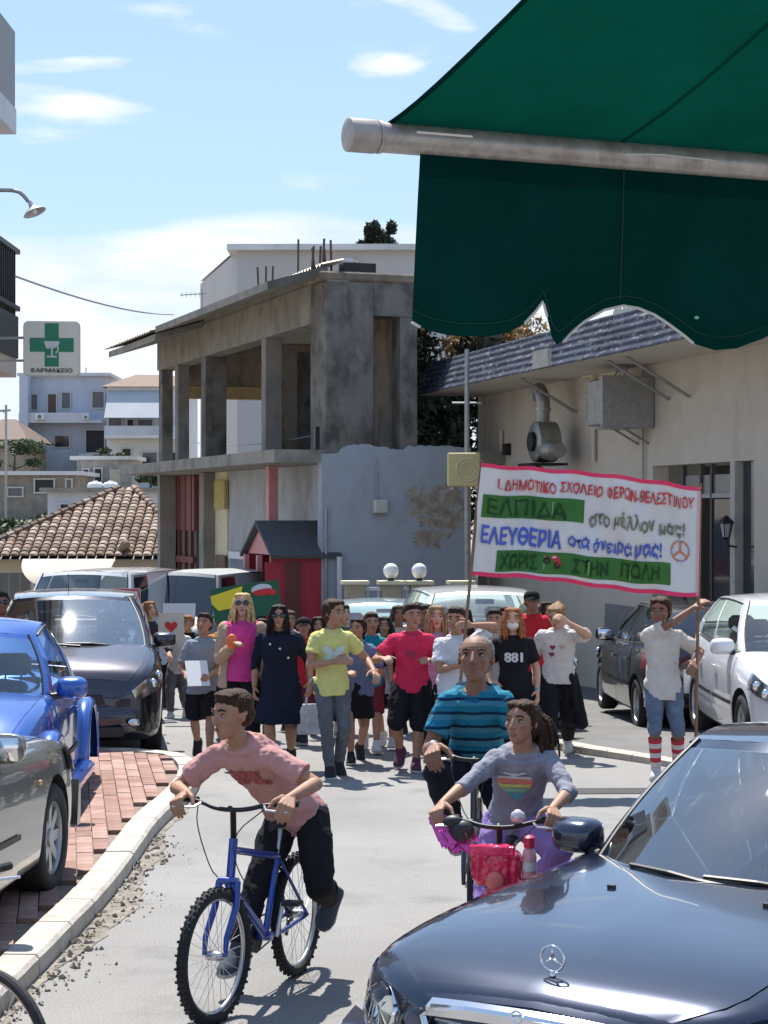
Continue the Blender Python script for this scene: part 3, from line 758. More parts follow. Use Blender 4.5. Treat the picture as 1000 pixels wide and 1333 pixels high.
s = fw.s_at(708, 1.3); m = MB(); fw.box(m, s-.35, s+.35, 1.30, 1.36, fw.z(478, s, 1.3), fw.z(455, s, 1.3)); put(m, 'patch_panel', mat('faded_patch', (.45, .42, .36), .8, var=.2, scale=9), can)
m = MB(); rr = random.Random(9)
# paint flakes and torn sealing tape along the top edge
for i in range(60):
    s = lerp(fw.s_at(905, 1.0), fw.s_at(800, 1.0), i/60); h = rr.uniform(.03, .1); o_ = 1.0
    fw.box(m, s, s+.05, o_, o_+.02, zc+.6, zc+.62+h)
put(m, 'torn_flashing', mat('pale_flashing', (.55, .55, .52), .7), can, kind='stuff')
for px in (822, 847, 706):
    s = fw.s_at(px, .6); m = MB(); q0 = fw.at(s, 1.0, zc+.01); q1 = fw.at(s, .02, zc-.55); m.tube([q0, q1], .025, 6); put(m, 'canopy_strut', M_metal, can)

# extractor fan with duct
s = fw.s_at(748); q = fw.at(s, .55, fw.z(575, s)); ex = root('extractor_fan', fw.at(s, .0, fw.z(596, s)), 'grey metal extractor fan with bent duct on the beige wall', 'ventilation fan')
S1 = fw.u
m = MB(); m.smooth = True
rings = []
for o_, r_ in ((-.22, .30), (-.20, .33), (.0, .34), (.14, .33), (.16, .30)):
    rings.append([q+fw.n*o_*1.0+S1*r_*math.cos(a)+Vector((0, 0, r_*math.sin(a))) for a in [k*math.pi/12 for k in range(24)]])
m.loft(rings); put(m, 'fan_housing', M_duct, ex, angle=40)
m = MB(); m.tube([q+fw.n*.16, q+fw.n*.22], .16, 16); put(m, 'motor', M_blackm, ex, smooth=True, angle=40)
m = MB(); m.tube([q-S1*.12+Vector((0, 0, -.12)), q-S1*.45+Vector((0, 0, -.16)), q-S1*.62+Vector((0, 0, -.16))], [.17, .17, .12], 16); m.tube([q-S1*.62+Vector((0, 0, -.16)), q-S1*.82+Vector((0, 0, -.16))], [.12, .12], 16); put(m, 'outlet_duct', M_duct, ex, smooth=True, angle=40)
pts = [q+S1*.02+Vector((0, 0, .15)), q-S1*.02+Vector((0, 0, .55)), q+S1*.0+Vector((0, 0, .72)), q+S1*.12+Vector((0, 0, .86)), q+S1*.27+Vector((0, 0, .86)), q+S1*.38+Vector((0, 0, .76))]
m = MB(); m.tube(smooth_line(pts, 2), .115, 16); put(m, 'elbow_duct', M_duct, ex, smooth=True, angle=50)
m = MB(); m.tube([pts[1]+Vector((0, 0, -.05)), pts[1]], .135, 16); put(m, 'duct_collar', M_metal, ex, smooth=True, angle=50)
m = MB(); m.box(q+Vector((0, 0, -.37)), (.75, .6, .04), fw.ang()); put(m, 'shelf', M_blackm, ex)
for ds in (-.2, .2):
    m = MB(); m.tube([q+S1*ds+fw.n*.2+Vector((0, 0, -.38)), fw.at(s+ds, .0, q.z-.75)], .022, 6); put(m, 'bracket', M_blackm, ex)
# square grey ventilation unit
s = fw.s_at(838); q = fw.at(s, .42, fw.z(525, s)); vu = root('ventilation_box', fw.at(s, 0, fw.z(556, s)), 'square grey ventilation box with dark louvred mouth on the beige wall', 'ventilation unit')
m = MB(); m.box(q-S1*.08, (.62, .75, .68), fw.ang(), bev=.02); put(m, 'casing', M_duct, vu)
m = MB(); m.box(q-S1*.42, (.06, .82, .76), fw.ang(), bev=.01); put(m, 'flange', M_metal, vu)
m = MB(); m.loft([[q+S1*.23+fw.n*a+Vector((0, 0, c)) for a, c in ((-.33, -.3), (.33, -.3), (.33, .3), (-.33, .3))], [q+S1*.42+fw.n*a+Vector((0, 0, c)) for a, c in ((-.2, -.2), (.2, -.2), (.2, .2), (-.2, .2))], [q+S1*.5+fw.n*a+Vector((0, 0, c)) for a, c in ((-.3, -.24), (.3, -.24), (.3, .24), (-.3, .24))]]); put(m, 'mouth', M_metal, vu)
for k in range(5):
    m = MB(); m.box(q+S1*.53+Vector((0, 0, -.18+.09*k)), (.05, .58, .02), fw.ang()); put(m, 'louvre', M_blackm, vu)
m = MB(); m.box(q+Vector((0, 0, -.36)), (.8, .5, .04), fw.ang()); put(m, 'shelf', M_metal, vu)
for ds in (-.2, .2):
    m = MB(); m.tube([q+S1*ds+Vector((0, 0, .34)), fw.at(s+ds, .3, zc)], .012, 5); put(m, 'hanger_rod', M_metal, vu)
    m = MB(); m.tube([q+S1*ds+Vector((0, 0, -.36)), fw.at(s+ds, .0, q.z-.6)], .018, 5); put(m, 'bracket', M_metal, vu)
# wall lantern
s = fw.s_at(960); q = fw.at(s, .16, fw.z(690, s)); la = root('wall_lantern', fw.at(s, .0, fw.z(712, s)), 'black wall lantern beside the dark shop window', 'lantern')
m = MB()
def hexa(z, r_): return [q+Vector((r_*math.cos(a), r_*math.sin(a), z)) for a in [k*math.pi/3 for k in range(6)]]
m.loft([hexa(-.09, .05), hexa(.09, .085)]); put(m, 'lantern_glass', mat('milky_glass', (.35, .35, .36), .2), la)
m = MB(); m.loft([hexa(.09, .11), hexa(.13, .09), hexa(.2, .015)]); m.loft([hexa(-.12, .03), hexa(-.09, .062)])
for k in range(6):
    a = k*math.pi/3; m.tube([q+Vector((.052*math.cos(a), .052*math.sin(a), -.09)), q+Vector((.088*math.cos(a), .088*math.sin(a), .09))], .007, 4)
m.tube([q+Vector((0, 0, -.12)), q+Vector((0, 0, -.2))-fw.n*.02, q-fw.n*.15+Vector((0, 0, -.22))], .014, 6); put(m, 'lantern_frame', M_blackm, la)

# ---------------------------------------------------------------- trees and bushes
def crown(m, c, r, n, leaf, rs, nm=3, clumps=14, flat=1.0):
    cs = []
    for _ in range(clumps):
        v = Vector((rs.gauss(0, 1), rs.gauss(0, 1), rs.gauss(0, 1))).normalized()*rs.uniform(.35, .95)
        cs.append((Vector((v.x*r[0], v.y*r[1], v.z*r[2])), rs.uniform(.22, .42)))
    for i in range(n):
        cc, cr = cs[i % clumps]
        v = Vector((rs.gauss(0, 1), rs.gauss(0, 1), rs.gauss(0, 1))).normalized()*(rs.uniform(.3, 1)**.4)
        p = Vector(c)+cc+Vector((v.x*r[0]*cr, v.y*r[1]*cr, v.z*r[2]*cr))
        a = Vector((rs.gauss(0, 1), rs.gauss(0, 1), rs.gauss(0, 1))).normalized(); b_ = a.orthogonal().normalized()
        l = leaf*rs.uniform(.6, 1.5)
        m.m = rs.choice((0, 0, 1, 2)) if nm == 3 else 0
        m.add([p-a*l, p+b_*l*.45, p+a*l, p-b_*l*.45], [(0, 1, 2, 3)])
def tree(name, base, h, r, cz, n, leaf, ms, label, cat='tree', group=None, seed=1, trunk=.12, clumps=14):
    rs = random.Random(seed); base = Vector(base); t = root(name, base, label, cat, group)
    m = MB(); top = base+Vector((0, 0, cz+r[2]*.3))
    m.tube([base-Vector((0, 0, .2)), base.lerp(top, .5)+Vector((rs.uniform(-.1, .1), 0, 0)), top], [trunk, trunk*.75, trunk*.25], 8)
    for k in range(6):
        a = rs.uniform(0, 6.28); q = base.lerp(top, rs.uniform(.5, .9)); m.tube([q, q+Vector((math.cos(a)*r[0]*.6, math.sin(a)*r[1]*.6, r[2]*rs.uniform(.2, .6)))], [trunk*.35, trunk*.1], 5)
    put(m, 'trunk', M_bark, t, smooth=True)
    m = MB(); crown(m, base+Vector((0, 0, cz)), r, n, leaf, rs, clumps=clumps); put(m, 'crown', ms, t)
    return t
q = gp(585, 41); tree('broadleaf_tree', q, 7, (1.5, 1.5, 2.6), 4.0, 9000, .085, M_cyp, 'dark green tree between the concrete building and the beige wall', seed=2, clumps=22)
q = gp(645, 45); tree('dry_bush', (2.45, 43.5, -.8), 7, (1.5, 1.2, 1.0), 6.55, 4200, .08, M_dry, 'brown dry foliage showing above the corrugated canopy', 'tree', seed=4, clumps=16)
tree('broadleaf_tree', (P(18, 0, 60).x, 60, -.5), 5, (1.6, 1.6, 1.25), 1.75, 3800, .11, M_foli, 'green rounded bush beyond the tiled roof at the left edge', 'bush', seed=6)
for px_, y_, d_, r_, sd_, lb_x in ((20, 588, 100, 1.3, 31, 'dark green shrub between the low cream house and the stone shed'), (134, 594, 103, .75, 32, 'small dark shrub beneath the long balcony of the pale house'), (196, 618, 90, .8, 33, 'dusty green shrub behind the right side of the tiled roof')):
    q = P(px_, y_, d_); tree('shrub', (q.x, d_, G(0, d_)-.1), 3, (r_*1.5, r_, r_*.6), q.z-G(0, d_), 1500, .10, M_foli, lb_x, 'shrub', seed=sd_, clumps=9)
for px_, y_, w_x, h_x, d_, lb_x in ((112, 541, .35, .3, 117.0, 'small white air conditioning box on the long balcony'), (52, 541, .5, .35, 117.0, 'pale crate on the left part of the long balcony')):
    q = P(px_, y_+5, d_-.3); o_ = root('balcony_box', q, lb_x, 'box'); m = MB(); m.box(q+Vector((0, 0, h_x/2)), (w_x, .3, h_x), bev=.02); put(m, 'casing', M_globe, o_); m = MB(); m.tube([q+Vector((0, -.16, h_x/2)), q+Vector((0, -.17, h_x/2))], h_x*.35, 12); put(m, 'front_grille', M_shut0, o_)
q = P(492, 0, 92); tree('conifer_tree', (q.x, 92, 3), 14, (.95, .8, 1.25), 11.75, 3000, .13, M_cyp, 'dark treetop above the white rooftop building', seed=8, clumps=12)
q = P(515, 0, 94); tree('conifer_tree', (q.x+.2, 94, 3), 12, (.9, .7, .5), 11.25, 1500, .12, M_cyp, 'low dark treetop right beside the taller one above the rooftops', seed=9, clumps=8)

# ---------------------------------------------------------------- distant houses
def window(parent, x, z, w, h, y, mt=None, frame=M_pale_metal, sill=True, dep=.12):
    """window on a wall whose face is at y (facing -y), own part with frame and sill"""
    m = MB(); m.box(Vector((x, y+.02, z)), (w, .1, h)); o = put(m, 'window', mt or M_glass_w, parent)
    m = MB()
    for (dx, dz, sx, sz) in ((0, h/2, w+.1, .07), (0, -h/2, w+.1, .07), (-w/2, 0, .07, h-.07), (w/2, 0, .07, h-.07)):
        m.box(Vector((x+dx, y-.055, z+dz)), (sx, .05, sz))
    m.v = [(a-parent.location.x, b_-parent.location.y, c_-parent.location.z) for a, b_, c_ in m.v]
    m.build('frame', frame, o)
    return o
def px_house(name, px0, px1, y0, y1, d, depth, mt, label, roofmt=None, roof='flat', roofh=0.0, over=.3, zbase=None, cat='house', group=None):
    S = F/d; x0, x1 = (px0-500)/S, (px1-500)/S; zt_ = HC-(y0-HZ)/S; zb_ = zbase if zbase is not None else HC-(y1-HZ)/S
    r = root(name, (x0, d, zb_), label, cat, group)
    m = MB(); m.box(Vector(((x0+x1)/2, d+depth/2, (zt_+zb_)/2)), (x1-x0, depth, zt_-zb_)); put(m, 'wall', mt, r)
    if roof == 'flat':
        m = MB(); m.box(Vector(((x0+x1)/2, d+depth/2, zt_+.09)), (x1-x0+over*2, depth+over*2, .18)); put(m, 'roof', roofmt or M_white, r)
    else:
        m = MB(); a = x0-over; c = x1+over; e = d-over; g = d+depth+over; my = d+depth/2; hip = min(roofh*1.5, (c-a)*.4)
        vs = [(a, e, zt_), (c, e, zt_), (c, g, zt_), (a, g, zt_), (a+hip, my, zt_+roofh), (c-hip, my, zt_+roofh)]
        m.add(vs, [(0, 1, 5, 4), (1, 2, 5), (2, 3, 4, 5), (3, 0, 4), (3, 2, 1, 0)]); put(m, 'roof', roofmt or M_tiles[0], r)
    def win(cx, cy, w, h, mt2=None): 
        return window(r, (cx-500)/S, HC-(cy-HZ)/S, w/S, h/S, d, mt2)
    def slab(a, c, y, th=4, out=1.0, mt2=None, name='balcony_slab'):
        m = MB(); m.box(Vector((((a+c)/2-500)/S, d-out/2, HC-(y-HZ)/S)), ((c-a)/S, out, th/S)); return put(m, name, mt2 or M_white, r)
    def rail(a, c, y0_, y1_, out=.95, mt2=None, solid=False):
        m = MB()
        if solid: m.box(Vector((((a+c)/2-500)/S, d-out, HC-((y0_+y1_)/2-HZ)/S)), ((c-a)/S, .08, (y1_-y0_)/S))
        else:
            for yy in (y0_, (y0_+y1_)/2): m.box(Vector((((a+c)/2-500)/S, d-out, HC-(yy-HZ)/S)), ((c-a)/S, .05, .06))
            k = int((c-a)/2.5)
            for i in range(k+1): m.box(Vector(((lerp(a, c, i/k)-500)/S, d-out, HC-((y0_+y1_)/2-HZ)/S)), (.04, .04, (y1_-y0_)/S))
        return put(m, 'balcony_railing', mt2 or M_pale_metal, r)
    return r, win, slab, rail
M_shut = mat('grey_shutter', (.16, .15, .15), .7, var=.15)
hA, win, slab, rail = px_house('house', 30, 138, 489, 640, 118, 8, M_whiteb, 'pale blue grey two storey house with a long balcony behind the pharmacy sign')
for (x, y, w, h, mt_) in ((45, 523, 9, 21, M_shut), (68, 526, 12, 28, M_wood), (86, 521, 12, 22, M_shut), (128, 520, 16, 22, M_shut), (81, 574, 20, 16, M_glass_w), (124, 574, 25, 30, M_dark)): win(x, y, w, h, mt_)
slab(29, 136, 549, 4, 1.2); rail(29, 120, 538, 548, 1.15, M_white, True); slab(106, 150, 597, 13, 1.2, M_white)
m = MB(); m.box(P(33, 575, 117.2), (.5, 1.2, 8.0)); put(m, 'side_wall', M_whiteb, hA)
for px, h in ((60, 8), (112, 10)):
    m = MB(); m.tube([P(px, 488, 119), P(px, 488-h, 119)], .04, 5); put(m, 'roof_pole', M_metal, hA)
hB, win, slab, rail = px_house('house', 139, 240, 503, 650, 112, 8, M_white, 'white house with red tiled roof and striped awnings left of the concrete building', M_tiles[0], 'hip', .95)
for (x, y, w, h, mt_) in ((150, 553, 18, 20, M_shut), (170, 555, 9, 20, M_dark), (189, 555, 20, 20, M_shut), (218, 555, 16, 20, M_shut), (165, 600, 12, 34, M_dark), (195, 603, 20, 30, M_glass_w), (222, 603, 16, 30, M_dark)): win(x, y, w, h, mt_)
slab(140, 235, 569, 4, 1.3); rail(140, 235, 555, 568, 1.25, M_whiteb, True)
m = MB(); S = F/112
for k in range(1):
    a, c = (141-500)/S, (215-500)/S
    m.grid(lambda u, v: (lerp(a, c, u), 112-.1-1.6*v, HC-(lerp(508, 545, v)-HZ)/S), [i/20 for i in range(21)], [0, .5, 1]); m.grid(lambda u, v: (lerp(a, c, u), 112-.1-1.6*v, HC-(lerp(508, 545, v)-HZ)/S-.03), [i/20 for i in range(21)], [0, .5, 1], flip=True)
put(m, 'awning', mat('grey_white_awning', (.42, .44, .47), .8, var=.08, scale=.6), hB)
hC, win, slab, rail = px_house('house', -40, 27, 572, 640, 108, 8, mat('brown_old_render', (.30, .25, .20), .9, var=.25, scale=1.5), 'low cream house with a brown tiled roof at the left edge', M_tiles[2], 'hip', 1.3, .5)
hD, win, slab, rail = px_house('shed', -30, 100, 618, 676, 92, 5, mat('stone_shed', (.26, .23, .19), .9, var=.3, scale=2), 'low stone shed with a white sheet roof under the pale houses', M_white, 'flat', cat='shed', zbase=1.2)
for (x, y, w, h, mt_) in ((58, 632, 26, 18, M_dark), (90, 634, 8, 22, M_glass_w), (20, 640, 20, 12, M_shut)): win(x, y, w, h, mt_)
hE, win, slab, rail = px_house('outbuilding', 62, 215, 640, 690, 84, 5, M_whiteb, 'flat roofed pale outbuilding carrying two white water tanks', M_conc, 'flat', cat='outbuilding', zbase=.8)
for (x, y, w, h, mt_) in ((84, 660, 12, 10, M_dark), (110, 664, 16, 12, M_shut)): win(x, y, w, h, mt_)
hF, win, slab, rail = px_house('shed', 100, 172, 598, 640, 98, 3, mat('patchy_wall', (.33, .31, .29), .9, var=.35, scale=2.5), 'patchy grey lean-to between the white house and the water tanks', M_pale_metal, 'flat', cat='shed', zbase=2.0)
for (x, y, w, h, mt_) in ((128, 618, 10, 18, M_dark), (150, 620, 12, 16, M_cream), (112, 620, 8, 20, M_dark)): win(x, y, w, h, mt_)
for px, lb in ((124, 'white round water tank, the left one on the flat roof'), (144, 'white round water tank, the right one on the flat roof')):
    q = P(px, 641, 86); q.z = HC-(639-HZ)/F*86+.0; t = root('water_tank', q, lb, 'water tank', 'water tanks on the flat roof')
    m = MB(); r_ = .34; m.tube([q, q+Vector((0, 0, .1)), q+Vector((0, 0, .28)), q+Vector((0, 0, .38)), q+Vector((0, 0, .42))], [r_*.95, r_, r_, r_*.75, r_*.2], 20); put(m, 'tank_body', M_globe, t, smooth=True)
    m = MB(); m.tube([q+Vector((0, 0, .42)), q+Vector((0, 0, .47))], .1, 12); put(m, 'lid', M_white, t)
# building seen through the open upper floor
hG, win, slab, rail = px_house('house', 330, 560, 470, 700, 66, 6, M_white, 'white house with salmon shutters seen through the open concrete floor', zbase=-.3)
for (x, y, w, h) in ((386, 560, 24, 44), (408, 560, 14, 44), (440, 560, 30, 44)): win(x, y, w, h, mat('salmon_shutter', (.52, .30, .22), .8, var=.1))
slab(355, 440, 527, 9, 1.0); 
for x in (375, 398): win(x, 505, 14, 26, M_whiteb)
# white flat box building above the roofline
hH, win, slab, rail = px_house('apartment_building', 309, 600, 326, 700, 62, 9, mat('grey_white_render', (.46, .45, .45), .8, var=.05, scale=.5), 'plain white flat topped building rising behind the concrete building', zbase=-.3, cat='building')
S = F/62; m = MB(); fx = (310-500)/S
m.add([(fx-.002, 62, -.3), (fx-.002, 62, HC+340/S), (fx-2.0, 71, HC+340/S), (fx-2.0, 71, -.3)], [(0, 1, 2, 3)]); m.add([(fx-2, 71, HC+340/S+.1), (fx, 71, HC+340/S+.1), (fx, 62, HC+340/S+.1)], [(0, 1, 2)]); put(m, 'side_wall', mats['grey_white_render'], hH)
win(455, 352, 20, 26, mat('grey_panel', (.38, .37, .37), .8))
# antenna mast
for (px, y, d_, h, lb) in ((263, 392, 50, .8, 'thin television antenna on the far eaves of the concrete building'), (8, 545, 90, 1.6, 'small utility mast with cross arms at the left edge')):
    q = P(px, y, d_); an = root('antenna', q, lb, 'antenna'); m = MB(); m.tube([q-Vector((0, 0, .6 if d_ == 50 else 5)), q+Vector((0, 0, h*.4))], .02 if d_ == 50 else .06, 5); put(m, 'mast', M_metal, an)
    m = MB(); w_ = .5 if d_ == 50 else 1.0; m.tube([q+Vector((-w_*1.1, 0, h*.2)), q+Vector((w_*.2, 0, h*.25))], .012 if d_ == 50 else .05, 5)
    for k in range(5): z_ = h*.2; m.tube([q+Vector((-w_*(1.0-.22*k), 0, z_-.06)), q+Vector((-w_*(1.0-.22*k), 0, z_+.08))], .008 if d_ == 50 else .03, 4)
    put(m, 'antenna_arm', M_metal, an)

# ---------------------------------------------------------------- tiled roof house
th = root('tiled_house', (-7, 50.5, -.9), 'low house with a brown clay tiled hip roof left of the concrete building', 'house')
E = 50.5; zE = HC-(724-HZ)/F*E; rk = P(155, 637, 54.7)
xl = P(-45, 0, E).x; xr = P(262, 0, E).x
m = MB(); m.box(Vector(((xl+xr)/2+.1, E+.5+4, (zE-.05-.95)/2)), (xr-xl-.9, 8, zE-.05+.95)); put(m, 'wall', mat('beige_plaster', (.50, .44, .34), .85, var=.12, scale=2), th)
xpl = rk.x-.1; xpr = rk.x+.1; rise = rk.z-zE; run = rk.y-E
m = MB(); vs = [(xl, E, zE-.07), (xr, E, zE-.07), (xr, E+8.4, zE-.07), (xl, E+8.4, zE-.07), (rk.x-.05, rk.y, rk.z-.07), (rk.x+.4, rk.y, rk.z-.07)]
m.add(vs, [(0, 1, 5, 4), (1, 2, 5), (2, 3, 4, 5), (3, 0, 4), (3, 2, 1, 0)]); put(m, 'roof_deck', M_dark, th)
slope = math.atan2(rise, run); rows = 20
tl = MB(); tl.smooth = False
k = 5
tr_ = [[Vector((.108*math.cos(math.pi*a/k), y_, .062*math.sin(math.pi*a/k)*(1 if y_ > 0 else 1.1)+(0.0 if y_ > 0 else .03))) for a in range(k+1)] for y_ in (-.05, .26)]
tl.add(tr_[0]+tr_[1], [(i, i+1, k+1+i+1, k+1+i) for i in range(k)]); tl.add(tr_[0], [tuple(range(k+1))])
tile_me = [tl.mesh('tile', mm, True) for mm in M_tiles]
ct = []
for r_ in range(rows):
    t = (r_+.1)/rows; y_ = E+run*t; z_ = zE+rise*t
    a = lerp(xl, rk.x, t); c = lerp(xr, rk.x+.4, t); x = math.ceil(a/.24)*.24
    while x < c-.08:
        px = 500+F*x/y_; ct.append((x, y_, z_, -12 < px < 215)); x += .24
vis = [c for c in ct if c[3]]; rnd = random.Random(2)
vis_s = sorted(vis, key=lambda c: c[1])
st = MB()
for i, (x, y_, z_, v) in enumerate(vis_s):
    rot = (slope, 0, rnd.uniform(-.03, .03))
    if i < 300: inst('tile', rnd.choice(tile_me), th, Vector((x, y_, z_+rnd.uniform(-.006, .006)))-th.location, rot)
rest = vis_s[300:]+[c for c in ct if not c[3]]
st = MB(); EM = Euler((slope, 0, 0)).to_matrix()
for (x, y_, z_, v) in rest:
    st.m = rnd.randrange(4); o_ = Vector((x, y_, z_)); st.add([o_+EM @ Vector(p) for p in tl.v], tl.f)
put(st, 'tile_field', M_tiles, th, kind='stuff')
# hip and ridge tiles
for (A, B_) in ((Vector((xl, E, zE)), rk), (Vector((xr, E, zE)), rk+Vector((.4, 0, 0)))):
    n = 20; m = MB()
    for i in range(n):
        p = A.lerp(B_, i/n)+Vector((0, 0, .05)); q = A.lerp(B_, (i+1.1)/n)+Vector((0, 0, .05)); m.m = rnd.randrange(4); m.tube([p, q], [.12, .09], 8)
    put(m, 'hip_tiles', M_tiles, th)
cq = P(150, 722, 50.7); m = MB(); m.cone(cq, .02, cq+Vector((.25, 0, .25)), .14, 8); put(m, 'ridge_end', M_tiles[1], th)
# fabric roll awning and the vans stand in front (vans come with the cars)
aw = root('canvas_awning', P(90, 760, 38), 'beige curved canvas awning below the tiled roof', 'awning')
m = MB(); a, c = P(30, 0, 38).x, P(150, 0, 38).x
m.grid(lambda u, v: (lerp(a, c, u)+(.35*v*v if u < .5 else -.2*v*v), 38-.9*math.sin(v*1.3), HC-(lerp(727, 757, v)-HZ)/F*38-.0), [i/12 for i in range(13)], [i/6 for i in range(7)])
m.grid(lambda u, v: (lerp(a, c, u)+(.35*v*v if u < .5 else -.2*v*v), 38.03-.9*math.sin(v*1.3), HC-(lerp(727, 757, v)-HZ)/F*38-.02), [i/12 for i in range(13)], [i/6 for i in range(7)], flip=True)
put(m, 'canvas', mat('beige_canvas', (.50, .44, .36), .8, var=.1, scale=3), aw, smooth=True)
for x in (a+.35, c-.2):
    m = MB(); m.tube([(x, 37.2, G(0, 37)-.1), (x, 37.2, 1.0)], .03, 6); put(m, 'post', M_metal, aw)
gw = root('garden_wall', (-6.6, 38.5, -.8), 'dark grey metal sheet fence below the tiled roof at the left', 'fence')
a, c = P(-60, 0, 39).x, P(40, 0, 39).x
for i in range(7):
    m = MB(); m.box(Vector((lerp(a, c, (i+.5)/7), 39, .15)), ((c-a)/7-.02, .05, 2.0)); put(m, 'fence_panel', mat('grey_sheet', (.11, .11, .105), .7, var=.2, scale=3), gw)

# ---------------------------------------------------------------- left building: two balconies at the frame edge, sign, lamp
lb_ = root('balcony_building', (-6.6, 24.5, 0), 'building at the left edge with a black railed balcony above the street', 'building')
M_lw = mat('left_render', (.55, .52, .48), .8, var=.07, scale=2)
m = MB(); m.box(Vector((-8.1, 24.2, 5)), (4.6, 5.5, 10.5)); put(m, 'wall', M_lw, lb_)
xb = -4.84
for z0 in (4.10, 7.3, 10.5):
    m = MB(); m.box(Vector(((xb-5.9)/2, 24.0, z0+.17)), (xb+5.9, 4.6, .34), bev=.01); put(m, 'balcony_slab', M_white if z0 > 5 else mat('peach_slab', (.50, .40, .32), .8, var=.06, scale=2), lb_)
for z0 in (7.3,):
    m = MB(); m.box(Vector((xb-.06, 24.0, z0+.34+.5)), (.1, 4.5, 1.0)); put(m, 'parapet', mat('grey_parapet', (.30, .30, .31), .7), lb_)
m = MB(); m.box(Vector((xb-.12, 22.0, 4.9)), (.14, .4, 2.3)); put(m, 'railing_post', mats['grey_parapet'], lb_)
m = MB(); m.box(Vector((xb+.0, 24.0, 4.62)), (.06, 4.55, .55)); put(m, 'railing_panel', M_blackm, lb_)
for z_ in (5.0, 5.75):
    m = MB(); m.box(Vector((xb+.02, 24.0, z_)), (.06, 4.6, .06)); put(m, 'handrail', M_blackm, lb_)
for k in range(30):
    y_ = 21.8+k*.15; m = MB(); m.box(Vector((xb, y_, 5.2)), (.025, .025, 1.05)); put(m, 'baluster', M_blackm, lb_)
for z_ in (1.2, 5.6, 8.8):
    m = MB(); m.box(Vector((-5.78, 23.6, z_)), (.06, 1.4, 2.0)); put(m, 'window', M_shut, lb_)
# pharmacy sign
d_ = 24.5; c0 = P(68, 454, d_); sg = root('pharmacy_sign', P(68, 489, d_), 'square white pharmacy light box with a green cross', 'sign')
w_, h_ = 72*d_/F, 70*d_/F
M_box = mat('sign_box_cream', (.74, .71, .60), .4, var=.04)
def rrect(w, h, r, y, c):
    pts = []
    for (sx, sz, a0) in ((1, 1, 0), (-1, 1, 90), (-1, -1, 180), (1, -1, 270)):
        for k in range(5):
            a = R(a0+k*22.5); pts.append(c+Vector((sx*(w/2-r)+r*math.cos(a), y, sz*(h/2-r)+r*math.sin(a))))
    return pts
# the box is turned a little
Q = Matrix.Rotation(R(6), 3, 'Z')
def rot_about(m): m.v = [tuple(Q @ (Vector(v)-c0)+c0) for v in m.v]; return m
m = MB(); m.loft([rrect(w_, h_, .06, -.09, c0), rrect(w_, h_, .06, .09, c0)]); put(rot_about(m), 'light_box', M_box, sg)
m = MB(); m.loft([rrect(w_*1.02, h_*1.02, .065, -.075, c0), rrect(w_*1.02, h_*1.02, .065, -.06, c0)]); put(rot_about(m), 'rim', M_metal, sg)
M_gr = mat('pharmacy_green', (.006, .20, .10), .4)
cc = c0+Vector((0, -.0945, .045)); a_ = .085; l_ = .265
m = MB(); pts = [(a_, a_), (l_, a_), (l_, -a_), (a_, -a_), (a_, -l_), (-a_, -l_), (-a_, -a_), (-l_, -a_), (-l_, a_), (-a_, a_), (-a_, l_), (a_, l_)]
m.add([cc+Vector((x, 0, z)) for x, z in pts], [tuple(range(11, -1, -1))]); put(rot_about(m), 'green_cross', M_gr, sg)
m = MB(); q = cc+Vector((0, -.002, 0)); M_wp = mat('sign_white', (.62, .66, .62), .5)
m.add([q+Vector((.095*math.cos(math.pi*k/10), 0, -.09*math.sin(math.pi*k/10)+.045)) for k in range(11)], [tuple(range(11))])
m.tube([q+Vector((0, 0, -.03)), q+Vector((0, 0, -.14))], .014, 6); m.tube([q+Vector((-.06, 0, -.145)), q+Vector((.06, 0, -.145))], .014, 6)
m.tube([q+Vector((.075*math.cos(a), 0, -.05+.028*a*.6+.03*math.sin(a*2))) for a in [k*.35-1 for k in range(12)]], .011, 5)
put(rot_about(m), 'cup_and_snake', M_wp, sg)
fnm = lambda x, y: tuple(Q @ (Vector((x, -.0945, y)))+c0)
for tx_, xa_, xb_ in (('O', -.25, -.205), ('I', -.231, -.224), ('ΑΡΜΑΚΕΙΟ', -.195, .25)):
    o = text_fit(tx_, xa_, xb_, -.292, -.24, fnm, 'lettering', mat('sign_dark_green', (.05, .07, .04), .5), None, bold=.02)
    for v in o.data.vertices: v.co = v.co-sg.location-Vector((0, .002 if tx_ == 'I' else 0, 0))
    o.parent = sg
for dz in (.14, -.14):
    m = MB(); m.tube([c0+Vector((-w_/2, 0, dz)), c0+Vector((-1.75, .2, dz))], .016, 6); put(m, 'bracket', M_pale_metal, sg)
# curved street lamp
d_ = 22.5; q0 = Vector((-5.8, 23, P(0, 246, d_).z)); lp = root('street_lamp', q0, 'grey swan neck street lamp with conical shade against the sky', 'street lamp')
pts = [q0, P(-8, 247, d_), P(22, 247, d_), P(31, 254, d_), P(37, 262, d_)]
m = MB(); m.tube(smooth_line([Vector(p) for p in pts], 2), .022, 8); put(m, 'lamp_arm', M_metal, lp, smooth=True)
a = P(39, 262, d_); t = Vector((.45, -.15, -1)).normalized()
m = MB(); m.tube([a, a+t*.06, a+t*.07, a+t*.14], [.025, .035, .04, .135], 18, cap=False); put(m, 'lamp_shade', mat('grey_white_enamel', (.5, .52, .52), .4), lp, smooth=True)
m = MB(); m.ell(a+t*.12, .035); put(m, 'bulb', M_globe, lp, smooth=True)
